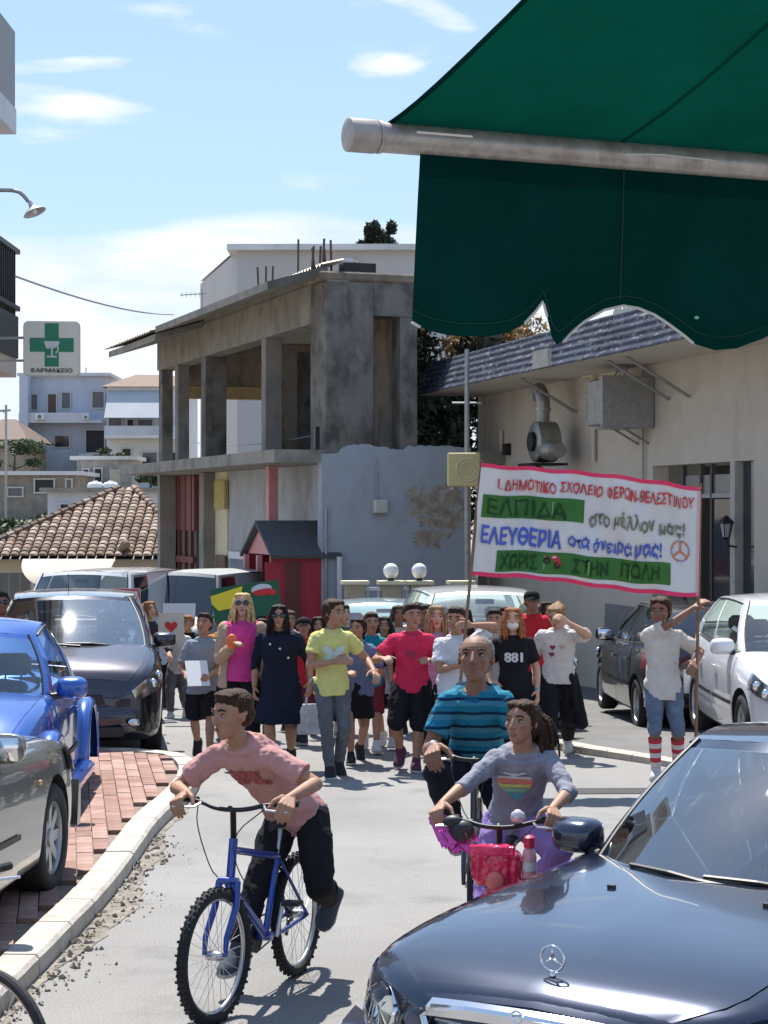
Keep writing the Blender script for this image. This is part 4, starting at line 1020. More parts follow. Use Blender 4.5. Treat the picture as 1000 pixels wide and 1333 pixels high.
# cables
def cable(a, b_, sag, r_, label, name='cable'):
    a, b_ = Vector(a), Vector(b_); m = MB(); m.tube([a.lerp(b_, k/20)-Vector((0, 0, sag*4*(k/20)*(1-k/20))) for k in range(21)], r_, 5)
    m.v = [tuple(Vector(v)-a) for v in m.v]
    return m.build(name, M_blackm if r_ > .02 else M_metal, label=label, cat='cable', loc=a)
cable(P(20, 359, 24.5), P(226, 409, 47.5), .12, .014, 'thin overhead cable from the balcony to the concrete eaves')
cable((-.5, 34.9, P(0, 553, 34.9).z), (-6.5, 60, 4.6), .3, .012, 'thin sagging cable across the open concrete floor')
# ---------------------------------------------------------------- cars
def paint(name, col, metal=.35, rough=.28, flake=.0):
    return mat(name, col, rough, metal, var=.04, scale=3, coat=1.0, spec=.5)
M_cg = glass_mat('car_glass', (.74, .84, .82), .01, 1.55, .09)
M_cgd = glass_mat('car_glass_dark', (.12, .14, .15), .01, 1.6, .06)
M_lens = glass_mat('lamp_lens', (.9, .93, .93), .02, 1.45, .04)
M_chrome = mat('chrome', (.75, .76, .78), .12, 1.0)
M_refl = mat('lamp_reflector', (.62, .63, .63), .18, .9, var=.15, scale=12)
M_tyre = mat('tyre_rubber', (.018, .018, .019), .85, var=.2, scale=20)
M_rim = mat('alloy_rim', (.42, .43, .44), .35, .7)
M_trim = mat('black_trim', (.016, .016, .018), .5)
M_seat = mat('grey_seat', (.07, .07, .075), .9, var=.1)
M_under = mat('underbody', (.012, .012, .012), .9)
M_tail = mat('tail_lamp_red', (.28, .01, .012), .15, coat=1)
M_plate = mat('number_plate_white', (.7, .7, .68), .4)
def cr(tab, s):
    """Catmull-Rom through (s, value) pairs"""
    n = len(tab)
    if s <= tab[0][0]: return tab[0][1]
    if s >= tab[-1][0]: return tab[-1][1]
    for i in range(n-1):
        if s <= tab[i+1][0]:
            x0, y0 = tab[i]; x1, y1 = tab[i+1]; h = x1-x0; t = (s-x0)/h
            ma = (y1-tab[i-1][1])/(x1-tab[i-1][0])*h if i > 0 else (y1-y0)
            mb = (tab[i+2][1]-y0)/(tab[i+2][0]-x0)*h if i < n-2 else (y1-y0)
            if abs(y1-y0) > 1e-9:
                k = 3*abs(y1-y0); ma = max(-k, min(k, ma)); mb = max(-k, min(k, mb))
            return (2*t**3-3*t*t+1)*y0+(t**3-2*t*t+t)*ma+(-2*t**3+3*t*t)*y1+(t**3-t*t)*mb
SPECS = {
 'sedan': dict(L=4.82, W=.91, T=[(0, .62), (.05, .73), (.18, .80), (.5, .865), (1.0, .90), (1.5, .918), (1.9, .938), (3.0, 1.0), (4.2, 1.05), (4.7, 1.03), (4.82, .75)],
    B=[(0, .32), (.25, .2), (4.4, .2), (4.82, .38)], w=[(0, .25), (.02, .42), (.05, .56), (.09, .67), (.14, .77), (.2, .86), (.28, .93), (.5, .965), (1.0, .995), (2.2, 1), (3.8, .98), (4.5, .92), (4.82, .76)],
    ax=(.86, 3.72), r=.325, f0=1.50, bf=.36, f1=2.30, bt=.2, r1=3.4, r0=4.05, br=.15, wb=.80, wt=.60, zr=1.41, arch=.035, crown=.035, hood=.045, sw=[(.05, .42), (.46, .80), (.84, .95)]),
 'hatch': dict(L=3.98, W=.84, T=[(0, .56), (.05, .68), (.25, .79), (.6, .88), (.95, .95), (1.3, .97), (2.4, 1.0), (3.7, 1.04), (3.93, .95), (3.98, .7)],
    B=[(0, .30), (.2, .2), (3.7, .2), (3.98, .34)], w=[(0, .45), (.03, .62), (.08, .76), (.16, .85), (.3, .92), (.65, .97), (1.1, 1), (3.2, .99), (3.75, .92), (3.98, .80)],
    ax=(.78, 3.28), r=.31, f0=.88, bf=.34, f1=1.75, bt=.18, r1=3.45, r0=3.85, br=.12, wb=.76, wt=.56, zr=1.43, arch=.04, crown=.035, hood=.05, sw=[(.05, .46), (.50, .84)]),
 'mpv': dict(L=4.25, W=.88, T=[(0, .62), (.05, .78), (.2, .90), (.6, 1.02), (.9, 1.08), (1.3, 1.08), (2.4, 1.09), (4.0, 1.1), (4.2, .98), (4.25, .75)],
    B=[(0, .26), (.2, .2), (4.0, .2), (4.25, .34)], w=[(0, .5), (.03, .68), (.08, .81), (.16, .88), (.28, .94), (.6, .98), (1.1, 1), (3.5, .99), (4.0, .94), (4.25, .84)],
    ax=(.82, 3.48), r=.33, f0=.72, bf=.38, f1=1.62, bt=.18, r1=3.8, r0=4.12, br=.1, wb=.80, wt=.63, zr=1.55, arch=.04, crown=.04, hood=.06, sw=[(.05, .40), (.44, .74), (.77, .94)]),
 'beetle': dict(L=4.08, W=.745, T=[(0, .48), (.05, .60), (.2, .72), (.5, .86), (.9, .95), (1.2, .98), (2.8, 1.0), (3.4, .97), (3.8, .82), (4.02, .66), (4.08, .5)],
    B=[(0, .32), (.2, .22), (3.8, .22), (4.08, .34)], w=[(0, .6), (.08, .72), (.3, .86), (.7, .96), (1.1, 1), (3.0, 1), (3.6, .93), (4.08, .66)],
    ax=(.80, 3.31), r=.325, f0=1.02, bf=.38, f1=1.58, bt=.24, r1=2.75, r0=3.55, br=.3, wb=.70, wt=.52, zr=1.40, arch=.09, crown=.05, hood=.08, sw=[(.08, .58), (.64, .90)]),
 'van': dict(L=4.5, W=.92, T=[(0, .7), (.05, .9), (.2, 1.05), (.6, 1.15), (.9, 1.18), (4.4, 1.2), (4.5, 1.1)],
    B=[(0, .3), (4.5, .3)], w=[(0, .85), (.1, .93), (.5, .99), (4.2, 1), (4.5, .96)],
    ax=(.85, 3.6), r=.33, f0=.55, bf=.25, f1=1.15, bt=.15, r1=4.3, r0=4.45, br=.05, wb=.88, wt=.78, zr=1.85, arch=.02, crown=.05, hood=.05, sw=[(.04, .25)]),
}
def car(kind, label, x, y, ang, pmat, cat='car', glass=None, scale=1.0, wheelstyle=5, front=True, rear=True, zoff=0.0, pitch=0.0, trim_lower=None, zscale=1.0, name='parked_car', detail=1, group=None, bumper=None):
    """car whose nose points to local -Y; origin on the ground under its middle"""
    S = SPECS[kind]; L, W = S['L'], S['W']; glass = glass or M_cg
    root_ = empty(name, (x, y, G(x, y)+zoff), ang, label, cat, group); root_.rotation_euler = (R(pitch), 0, ang); root_.scale = (scale, scale, scale*zscale)
    T = lambda s: cr(S['T'], s); B = lambda s: cr(S['B'], s); Wd = lambda s: W*cr(S['w'], s)
    def sect(s, v):
        """v 0..1 from the middle of the floor up the side to the middle of the top"""
        w, t, b_ = Wd(s), T(s), B(s); h = t-b_
        cp = [(0, 0, b_), (.12, w*.70, b_), (.2, w*.93, b_+.03), (.27, w*.985, b_+h*.16), (.42, w*1.0, b_+h*.42), (.56, w*.995, b_+h*.66), (.66, w*.975, b_+h*.83), (.73, w*.935, b_+h*.95), (.79, w*.86, t+.005), (.9, w*.5, t+S['hood']*.7), (1, 0, t+S['hood'])]
        return cr([(a, b2) for a, b2, c in cp], v), cr([(a, c) for a, b2, c in cp], v)
    def bp(s, v, side=1, off=0.0):
        px, pz = sect(s, v)
        p = Vector((px*side, s-L/2, pz))
        if off:
            e = .01; a = Vector((*sect(s, min(1, v+e)), 0)); b_ = Vector((*sect(s, max(0, v-e)), 0)); tx, tz = a.x-b_.x, a.y-b_.y
            n = Vector((tz, 0, -tx)); 
            ws = (Wd(s+.02)-Wd(s-.02))/.04; ts = (T(s+.02)-T(s-.02))/.04
            n = n.normalized() if n.length > 1e-6 else Vector((0, 0, 1))
            if n.x < 0 or n.z < -.2 and v > .3: n = -n
            n.y = -(ws*abs(n.x)+ts*max(0, n.z)); n.normalize(); n.x *= side
            p += n*off
        return p
    # --- lower body
    ss = [0, .02, .05, .09, .14, .2, .28, .37, .47, .6, .72, .85, 1.0, 1.15, 1.3, 1.5, 1.7, 1.95, 2.2, 2.5, 2.8, 3.1, 3.35]
    ss = [s for s in ss if s < L-.85] + [L-q for q in (.85, .7, .55, .42, .3, .2, .12, .06, .02, 0)]
    vv = [i/30 for i in range(31)]
    rings = [[bp(s, v, -1) for v in reversed(vv)]+[bp(s, v, 1) for v in vv[1:-1]] for s in ss]
    m = MB(); m.loft(rings)
    body = m.build('body', [pmat, M_under, M_trim], root_, smooth=True)
    recalc(body)
    ctr = MB(); 
    for a in S['ax']:
        ctr.tube([(-W-.3, a-L/2, S['r']), (W+.3, a-L/2, S['r'])], S['r']+.055, 28)
    co = ctr.build('cutter', M_under); recalc(co); co.matrix_world = Matrix.Identity(4)
    # apply the arches, keep the middle of the floor
    md = body.modifiers.new('arch', 'BOOLEAN'); md.operation = 'DIFFERENCE'; md.object = co; md.solver = 'EXACT'
    par = body.parent; body.parent = None
    dg = bpy.context.evaluated_depsgraph_get(); me = bpy.data.meshes.new_from_object(body.evaluated_get(dg))
    body.modifiers.clear(); body.data = me; body.parent = par; bpy.data.objects.remove(co)
    me.name = 'body'
    for p in me.polygons:
        c = p.center
        for a in S['ax']:
            d = math.hypot(c.y-(a-L/2), c.z-S['r'])
            if d < S['r']+.0545 and (abs(p.normal.x) < .5): p.material_index = 1
        if c.z < .34 and trim_lower: p.material_index = 2
    me.set_sharp_from_angle(angle=R(38))
    # --- glasshouse
    f0, bf, f1, bt, r1, r0, br = (S[k] for k in ('f0', 'bf', 'f1', 'bt', 'r1', 'r0', 'br'))
    def we(b_): return 1-.055*(2*b_-1)**2
    def sideS(t, b_): return lerp(lerp(f0+bf, f1+bt, t), lerp(r0-br, r1-br*.6, t), b_)
    def edge(b_): return S['zr']+S['arch']*(4*b_*(1-b_)) - .02*b_
    def belt(s): return T(min(max(s, 0), L))-.03
    def sd(t, b_, side, off=0):
        s = sideS(t, b_); z = lerp(belt(sideS(0, b_)), edge(b_), t); w = lerp(S['wb'], S['wt'], t)*we(b_)+.035*math.sin(math.pi*t)+off
        return Vector((side*w, s-L/2, z))
    def fr_(t, a, off=0):
        s = lerp(f0+bf*a*a, f1+bt*a*a, t); w = lerp(S['wb'], S['wt'], t)*we(0)+.035*math.sin(math.pi*t)
        zb_ = belt(f0+bf)+(S['hood']-.02)*(1-a*a); zt_ = edge(0)+S['crown']*(1-a*a)
        return Vector((a*w, s-L/2-off-.03*math.sin(math.pi*t)*(1-a*a), lerp(zb_, zt_, t)+off+.02*math.sin(math.pi*t)*(1-a*a)))
    def re_(t, a, off=0):
        s = lerp(r0-br*a*a, r1-br*.6*a*a, t); w = lerp(S['wb'], S['wt'], t)*we(1)+.035*math.sin(math.pi*t)
        zb_ = belt(r0-br); zt_ = edge(1)+S['crown']*(1-a*a)
        return Vector((a*w, s-L/2+off+.04*math.sin(math.pi*t)*(1-a*a), lerp(zb_, zt_, t)+off))
    def ro_(a, b_): 
        s0 = f1+bt*a*a; s1 = r1-br*.6*a*a
        return Vector((a*(S['wt']*we(b_)), lerp(s0, s1, b_)-L/2, edge(b_)+S['crown']*(1-a*a)))
    U = [-1, -.93, -.75, -.5, -.25, 0, .25, .5, .75, .93, 1]; TT = [0, .05, .25, .5, .75, .92, 1]
    m = MB()
    m.grid(lambda a, t: fr_(t, a), U, TT, skip=lambda a, t: abs(a) < .93 and .05 < t < .92)
    m.grid(lambda a, t: re_(t, a), U, TT, skip=lambda a, t: abs(a) < .93 and .25 < t < .92, flip=True)
    bs_ = sorted(set([0, 1]+[q for a in S['sw'] for q in a]+[lerp(a[0], a[1], .5) for a in S['sw']]))
    for side in (1, -1):
        m.grid(lambda b_, t: sd(t, b_, side), bs_, TT, skip=lambda b_, t: .05 < t < .92 and any(a[0] < b_ < a[1] for a in S['sw']), flip=side < 0)
    m.build('pillars', pmat, root_, smooth=True, angle=50)
    m = MB(); m.grid(lambda a, b_: ro_(a, b_), [i/8-1 for i in range(17)], [i/14 for i in range(15)]); m.build('roof', pmat, root_, smooth=True)
    m = MB(); m.grid(lambda a, b_: ro_(a*.97, b_)-Vector((0, 0, .03)), [i/4-1 for i in range(9)], [i/6 for i in range(7)], flip=True); m.build('headliner', M_seat, root_, smooth=True)
    fine = [i/10 for i in range(11)]
    m = MB(); m.grid(lambda a, t: fr_(lerp(.05, .92, t), a*.93, .004), [i/8-1 for i in range(17)], fine); m.build('windscreen', glass, root_, smooth=True)
    m = MB(); m.grid(lambda a, t: re_(lerp(.25, .92, t), a*.93, .004), [i/5-1 for i in range(11)], fine, flip=True); m.build('rear_window', glass, root_, smooth=True)
    for side in (1, -1):
        for i_, a in enumerate(S['sw']):
            m = MB(); m.grid(lambda b_, t: sd(lerp(.05, .92, t), lerp(a[0], a[1], b_), side, .004), [i/4 for i in range(5)], fine, flip=side < 0); m.build('side_window', glass if i_ == 0 else (M_cgd if glass is M_cgd else glass), root_, smooth=True)
        # black window line
        m = MB(); bb_ = [S['sw'][0][0]+(S['sw'][-1][1]-S['sw'][0][0])*i/14 for i in range(15)]
        m.tube([sd(.03, q, side, .006) for q in bb_], .011, 5); m.tube([sd(.95, q, side, .004) for q in bb_], .009, 5)
        m.build('window_trim', M_trim, root_)
    m = MB(); m.tube([fr_(.035, a, .006) for a in [i/8-1 for i in range(17)]], .013, 5)
    for q in (-.94, .94): m.tube([fr_(t, q, .004) for t in [i/8 for i in range(9)]], .009, 5)
    m.build('screen_seal', M_trim, root_)
    # --- panels: bonnet, doors (own meshes set proud of the body)
    def panel(nm, s0, s1, v0, v1, side, off=.006, ns=10, nv=10, mt=None):
        m = MB(); a = [lerp(s0, s1, i/ns) for i in range(ns+1)]; c = [lerp(v0, v1, i/nv) for i in range(nv+1)]
        m.grid(lambda s, v: bp(s, v, side, off), a, c, flip=side < 0)
        # rim
        for (sA, sB, vA, vB) in ((s0, s1, v0, v0), (s0, s1, v1, v1), (s0, s0, v0, v1), (s1, s1, v0, v1)):
            m.grid(lambda u, q: bp(lerp(sA, sB, u), lerp(vA, vB, u), side, off*(1-q*1.6)), [i/10 for i in range(11)], [0, 1])
        return m.build(nm, mt or pmat, root_, smooth=True, angle=45)
    f_end = f0+.10
    m = MB(); n = 16
    hs = [lerp(.05, f_end, i/18) for i in range(19)]; hv = [lerp(-1, 1, i/20) for i in range(21)]
    def hoodp(s, q):
        k = cr([(0, .0), (.05, .79), (.1, .79)], 1); lim = .80+(.02)*(1-s/f_end)
        v = 1-(1-lim)*abs(q)
        return bp(s, v, 1 if q >= 0 else -1, .0035)
    m.grid(lambda s, q: hoodp(s, q), hs, hv); bon = m.build('bonnet', pmat, root_, smooth=True, angle=50)
    d0 = S['f0']+S['bf']-.12; nd = 2 if kind in ('sedan', 'hatch', 'mpv') else 1
    dl = (S['r0']-.75-d0)/nd if nd == 2 else 1.25
    for side in (1, -1):
        for i in range(nd):
            s0 = d0+i*dl; s1 = s0+dl-.012
            if nd == 2 and i == 1: s1 = min(s1, S['ax'][1]-.32)
            dr = panel('door', s0, s1, .235, .745, side)
            hp = bp(s1-.16, .62, side, .02)
            m = MB(); m.tube([hp+Vector((0, -.08, 0)), hp+Vector((side*.015, -.04, .005)), hp+Vector((side*.015, .04, .005)), hp+Vector((0, .08, 0))], .014, 6); m.build('door_handle', pmat if kind != 'sedan' else M_chrome, dr)
            m = MB(); m.grid(lambda s, v: bp(s, v, side, .016), [lerp(s0+.02, s1-.02, k/8) for k in range(9)], [.40, .425], flip=side < 0); m.build('rub_strip', M_trim, dr, smooth=True)
    # --- inside: dashboard, seats, steering wheel
    zb0 = belt(1.8)
    m = MB(); m.grid(lambda a, q: Vector((a*S['wb']*.9, lerp(f0+.12+bf*a*a*.8, f0+bf+.25, q)-L/2, zb0+.035-.05*q*q)), [i/4-1 for i in range(9)], [0, .5, 1]); m.build('dashboard', M_trim, root_, smooth=True)
    for sx in (-.36, .36):
        for sy in (f1+.55, f1+1.35):
            if sy > r1+.1: continue
            m = MB(); q = Vector((sx*W/.88, sy-L/2, zb0))
            m.box(q+Vector((0, 0, -.02)), (.46, .14, .24), bev=.04); st_ = m.build('seat', M_seat, root_)
            m = MB(); m.box(q+Vector((0, .01, .20)), (.27, .10, .17), bev=.04); m.tube([q+Vector((-.06, 0, .08)), q+Vector((-.06, 0, .16))], .008, 5); m.tube([q+Vector((.06, 0, .08)), q+Vector((.06, 0, .16))], .008, 5); m.build('head_rest', M_seat, st_)
    m = MB(); q = Vector((-.36*-1 if True else 0, f0+bf+.42-L/2, zb0+.02)); m.tube([q+Vector((.18*math.cos(a), .05*math.sin(a), .17*math.sin(a))) for a in [k*math.pi/8 for k in range(16)]], .014, 6, closed=True); m.build('steering_wheel', M_trim, root_)
    m = MB(); q = fr_(.86, 0, -.06); m.box(q, (.22, .03, .06), bev=.01); m.build('mirror', M_trim, root_)
    # --- door mirrors
    for side in (1, -1):
        q = sd(.10, .06, side, .14)+Vector((0, -.03, .03))
        m = MB(); m.smooth = True
        rgm = []
        for (yy, kk) in ((-.085, .35), (-.075, .62), (-.05, .85), (-.01, .98), (.035, 1.0), (.05, .97)):
            rgm.append([q+Vector((.125*kk*(abs(math.cos(a))**.6)*(1 if math.cos(a) > 0 else -1)*(1.0 if math.cos(a)*side > 0 else .85), yy, .082*kk*(abs(math.sin(a))**.6)*(1 if math.sin(a) > 0 else -1))) for a in [2*math.pi*k/24 for k in range(24)]])
        m.loft(rgm)
        m.smooth = False; mr = m.build('door_mirror', pmat, root_, smooth=True)
        m = MB(); m.tube([sd(.03, .03, side, .0), q+Vector((-side*.05, 0, -.05))], [.03, .025], 8); m.build('mirror_arm', M_trim, mr)
        m = MB(); m.box(q+Vector((0, .052, 0)), (.19, .008, .125), bev=.003); m.build('mirror_glass', M_chrome, mr, smooth=True)
    # --- wheels
    wm = MB(); r_ = S['r']; wd = .20
    prof = [(wd*.5-.02, r_*.66), (wd*.5, r_*.74), (wd*.5, r_*.92), (wd*.5-.025, r_*.99), (wd*.2, r_), (-wd*.2, r_), (-wd*.5+.025, r_*.99), (-wd*.5, r_*.92), (-wd*.5, r_*.74), (-wd*.5+.02, r_*.66)]
    rg = [[Vector((x_, q*math.cos(a), q*math.sin(a))) for x_, q in prof] for a in [2*math.pi*k/36 for k in range(36)]]
    wm.loft(rg+[rg[0]], cap=False); ty_me = wm.mesh('tyre', M_tyre, True)
    rm = MB(); ro = r_*.67
    rg = [[Vector((x_, q*math.cos(a), q*math.sin(a))) for x_, q in ((.08, ro), (.085, ro*.94), (.06, ro*.9), (-.08, ro*.9), (-.08, ro))] for a in [2*math.pi*k/30 for k in range(30)]]
    rm.loft(rg+[rg[0]], cap=False)
    for k in range(wheelstyle):
        a = 2*math.pi*k/wheelstyle; e = Vector((0, math.cos(a), math.sin(a))); f_ = Vector((0, -math.sin(a), math.cos(a)))
        wi, wo_ = .035, .028 if wheelstyle > 6 else .05
        rm.loft([[e*.03+f_*wi+Vector((.06, 0, 0)), e*.03-f_*wi+Vector((.06, 0, 0)), e*.03-f_*wi+Vector((.02, 0, 0)), e*.03+f_*wi+Vector((.02, 0, 0))],
                 [e*ro*.93+f_*wo_+Vector((.07, 0, 0)), e*ro*.93-f_*wo_+Vector((.07, 0, 0)), e*ro*.93-f_*wo_+Vector((.03, 0, 0)), e*ro*.93+f_*wo_+Vector((.03, 0, 0))]])
    rm.tube([(.02, 0, 0), (.075, 0, 0)], [.065, .055], 14)
    rm_me = rm.mesh('rim', M_rim, True); rm_me.set_sharp_from_angle(angle=R(40))
    bk = MB(); bk.tube([(-.05, 0, 0), (.0, 0, 0)], ro*.92, 20); bk_me = bk.mesh('brake_disc', M_under)
    for a in S['ax']:
        for side in (1, -1):
            o = inst('wheel', ty_me, root_, (side*(W*.99-wd*.5-.01), a-L/2, r_), (0, 0, 0 if side > 0 else math.pi))
            inst('rim', rm_me, o); inst('brake_disc', bk_me, o)
    # --- lights and bumpers
    def bpatch(nm, s0, s1, v0, v1, mt, side, off=.01, ns=8, nv=6, par=root_):
        m = MB(); m.grid(lambda s, v: bp(s, v, side, off), [lerp(s0, s1, i/ns) for i in range(ns+1)], [lerp(v0, v1, i/nv) for i in range(nv+1)], flip=side < 0)
        return m.build(nm, mt, par, smooth=True)
    if kind != 'sedan':
        for side in (1, -1):
            if kind == 'beetle':
                pass
            else:
                # swept headlamp: reflector dish with a clear lens over it
                s0, s1 = .03, .52 if kind != 'van' else .3
                hl = bpatch('headlight', s0, s1, .60, .735, M_refl, side, .012)
                bpatch('lens', s0, s1, .60, .735, M_lens, side, .02, par=hl)
                for (sq, vq) in ((.16, .665), (.30, .68)):
                    q = bp(sq, vq, side, .014); m = MB(); m.ell(q, (.045, .02, .045), nu=12, nv=8); m.build('lamp', M_chrome, hl, smooth=True)
                tlp = bpatch('tail_light', L-.42, L-.03, .56, .74, M_tail, side, .012)
        # grille and lower intake on the nose
        m = MB(); m.loft([[Vector((sx*W*.36, -L/2-.012, z)) for sx, z in ((-1, .58), (1, .58), (.9, .68), (-.9, .68))], [Vector((sx*W*.36, -L/2+.02, z)) for sx, z in ((-1, .58), (1, .58), (.9, .68), (-.9, .68))]]); m.build('grille', M_trim, root_)
        m = MB(); bw_ = W*cr(S['w'], 0.02)
        q0 = [Vector((bw_*1.12*a, -L/2+.10*abs(a)**3-.05, 0)) for a in [i/8-1 for i in range(17)]]
        m.loft([[p+Vector((0, 0, .36)), p+Vector((0, -.015, .42)), p+Vector((0, -.015, .52)), p+Vector((0, .03, .56)), p+Vector((0, .08, .36))] for p in q0]); m.build('front_bumper', bumper or pmat, root_, smooth=True, angle=50)
        m = MB(); m.box((0, -L/2-.05, .31), (W*1.1, .05, .1), bev=.01); m.build('lower_intake', M_trim, root_)
        m = MB(); m.box((0, -L/2-.075, .46), (.5, .012, .11)); m.build('number_plate', M_plate, root_)
        m = MB(); q0 = [Vector((W*.98*a, L/2-.10*abs(a)**3+.045, 0)) for a in [i/8-1 for i in range(17)]]
        m.loft([[p+Vector((0, 0, .34)), p+Vector((0, .015, .42)), p+Vector((0, .015, .56)), p+Vector((0, -.03, .60)), p+Vector((0, -.08, .34))] for p in q0]); m.build('rear_bumper', bumper or pmat, root_, smooth=True, angle=50)
        for side in (1, -1):
            m = MB(); m.ell((side*W*.66, -L/2-.035, .40), (.06, .03, .045), nu=12, nv=8); m.build('fog_lamp', M_refl, root_, smooth=True)
    # wipers
    for sx in (-.1, .42):
        m = MB(); pts = [fr_(.0, sx+.2, .022), fr_(.02, sx, .022), fr_(.045, sx-.2, .02), fr_(.05, sx-.5, .018)]; m.tube(pts, .010, 5); m.build('wiper', M_trim, root_)
    return root_, dict(bp=bp, fr=fr_, sd=sd, L=L, W=W, T=T, bonnet=bon, ro=ro_, bpatch=bpatch, pm=pmat, re=re_)
def heading(dx, dy): return math.atan2(dx, -dy)    # rotation that sends local -Y to (dx, dy)

# --- near right: dark blue saloon
M_mb = paint('dark_blue_metallic', (.022, .030, .058), .6, .2)
yaw = R(-34.5); hx, hy = math.sin(yaw), -math.cos(yaw)
fx, fy = .47, 6.68; L = 4.82
mc, K = car('sedan', 'dark blue saloon car nearest the camera with star emblem on the bonnet', fx-hx*L/2, fy-hy*L/2, yaw, M_mb, wheelstyle=7, name='parked_car', zscale=.955, pitch=.8, zoff=-.045, glass=glass_mat('windscreen_glass', (.86, .95, .93), .01, 1.6, .22))
bp, LL = K['bp'], K['L']
# nose: bumper, chrome grille, oval twin headlights, star
W = .91
def nose(a, z, o=0.0):    # a -1..1 across, on a rounded nose
    return Vector((a*W, -LL/2+.02-o+.30*abs(a)**2.4+.05*abs(z-.5), z))
m = MB(); rows_ = [(.20, .04), (.26, .10), (.40, .13), (.50, .13), (.56, .10), (.60, .02)]
m.grid(lambda a, k: nose(a*.985, rows_[int(k)][0], rows_[int(k)][1]), [i/12-1 for i in range(25)], range(6)); m.build('front_bumper', M_mb, mc, smooth=True)
gr_ = MB(); 
def gout(sx, z_, o=.0): return Vector((sx, -LL/2-.045-o+.10*(sx/.4)**2*.4+.12*(z_-.55)*.6, z_))
outl = [(-.36, .735), (-.2, .752), (0, .758), (.2, .752), (.36, .735), (.40, .70), (.34, .56), (.26, .53), (0, .525), (-.26, .53), (-.34, .56), (-.40, .70)]
gr_.add([gout(x_, z_, -.05) for x_, z_ in outl], [tuple(range(12))]); gb = gr_.build('grille', M_trim, mc)
m = MB(); m.tube([gout(x_, z_, .0) for x_, z_ in outl], .016, 6, closed=True)
tp = [Vector((x_, gout(x_, .76).y, .748-.02*abs(x_/.38)**2)) for x_ in [lerp(-.385, .385, i/12) for i in range(13)]]
m.loft([[p+Vector((0, -.012, -.022)), p+Vector((0, -.014, .012)), p+Vector((0, .03, .034)), p+Vector((0, .03, -.022))] for p in tp]); m.build('grille_frame', M_chrome, gb, smooth=True, angle=50)
for z_ in (.57, .61, .65, .69, .725):
    m = MB(); m.tube([gout(x_, z_, -.02) for x_ in [lerp(-.36, .36, i/6) for i in range(7)]], .006, 5); m.build('grille_bar', M_rim, gb)
m = MB(); m.tube([gout(0, .54, -.01), gout(0, .74, -.01)], .01, 5); m.build('grille_bar', M_chrome, gb)
m = MB(); q = gout(0, .765, .012); m.tube([q+Vector((.02*math.cos(a), 0, .02*math.sin(a))) for a in [k*math.pi/8 for k in range(16)]], .004, 5, closed=True); m.build('badge', M_chrome, gb)
# star emblem standing on the bonnet nose
bn = K['bonnet']; q = bp(.20, 1.0, 1, .0); sc_ = .046
m = MB(); m.tube([q, q+Vector((0, 0, .022))], [.014, .007], 10); c_ = q+Vector((0, 0, .022+sc_))
m.tube([c_+Vector((sc_*math.cos(a), 0, sc_*math.sin(a))) for a in [k*math.pi/14 for k in range(28)]], .0042, 6, closed=True)
for a in (90, 210, 330):
    e = Vector((math.cos(R(a)), 0, math.sin(R(a)))); m.tube([c_, c_+e*sc_], [.0065, .0025], 5)
m.build('star_emblem', M_chrome, mc, smooth=True)
for side in (1, -1):
    for (a, z_, rx, rz, nm) in ((.70, .645, .118, .100, 0), (.485, .625, .082, .082, 1)):
        q = nose(a*side, z_, -.02); tilt = Matrix.Rotation(R(side*(34 if nm == 0 else 14)), 3, 'Z') @ Matrix.Rotation(R(-14), 3, 'X')
        m = MB(); m.smooth = True
        rings = [[q+tilt @ Vector((rx*k_*math.cos(a_), y_, rz*k_*math.sin(a_))) for a_ in [2*math.pi*i/28 for i in range(28)]] for (k_, y_) in ((.95, .06), (1.06, -.045), (1.0, -.062))]
        m.loft(rings, cap=False); hd = m.build('headlight', M_chrome, mc, angle=50)
        m = MB(); m.loft([[q+tilt @ Vector((rx*k_*math.cos(a_), y_, rz*k_*math.sin(a_))) for a_ in [2*math.pi*i/24 for i in range(24)]] for (k_, y_) in ((.1, .05), (.5, .04), (.8, .0), (.97, -.045))], cap=False); m.build('reflector', M_refl, hd, smooth=True)
        m = MB(); m.ell(q+tilt @ Vector((0, .0, 0)), .032); m.build('bulb', M_lens, hd, smooth=True)
        m = MB(); m.loft([[q+tilt @ Vector((rx*k_*math.cos(a_), y_, rz*k_*math.sin(a_))) for a_ in [2*math.pi*i/28 for i in range(28)]] for (k_, y_) in ((.99, -.062), (.9, -.078), (.6, -.096), (.3, -.104), (.02, -.106))]); m.build('lens', M_lens, hd, smooth=True)
        # vertical fluting
        m = MB()
        for k in range(-3, 4):
            xx = rx*k/4.2; zz = rz*math.sqrt(max(0, 1-(k/4.2)**2))*.9; m.tube([q+tilt @ Vector((xx, -.058, -zz)), q+tilt @ Vector((xx, -.058, zz))], .003, 4)
        m.build('fluting', M_refl, hd)
m = MB(); m.box((0, -LL/2-.115, .43), (.52, .012, .11)); m.build('number_plate', M_plate, mc)
# cowl panel and washer jets
m = MB(); m.grid(lambda a, q: K['fr'](0.0, a*.98)+Vector((0, lerp(-.16, .03, q), lerp(.004, .012, q))), [i/8-1 for i in range(17)], [0, .5, 1]); m.build('cowl', M_trim, mc, smooth=True)
for sx in (-.3, .3):
    m = MB(); m.box(K['bp'](1.25, .93, 1 if sx > 0 else -1, .01), (.03, .02, .012)); m.build('washer_jet', M_trim, mc)

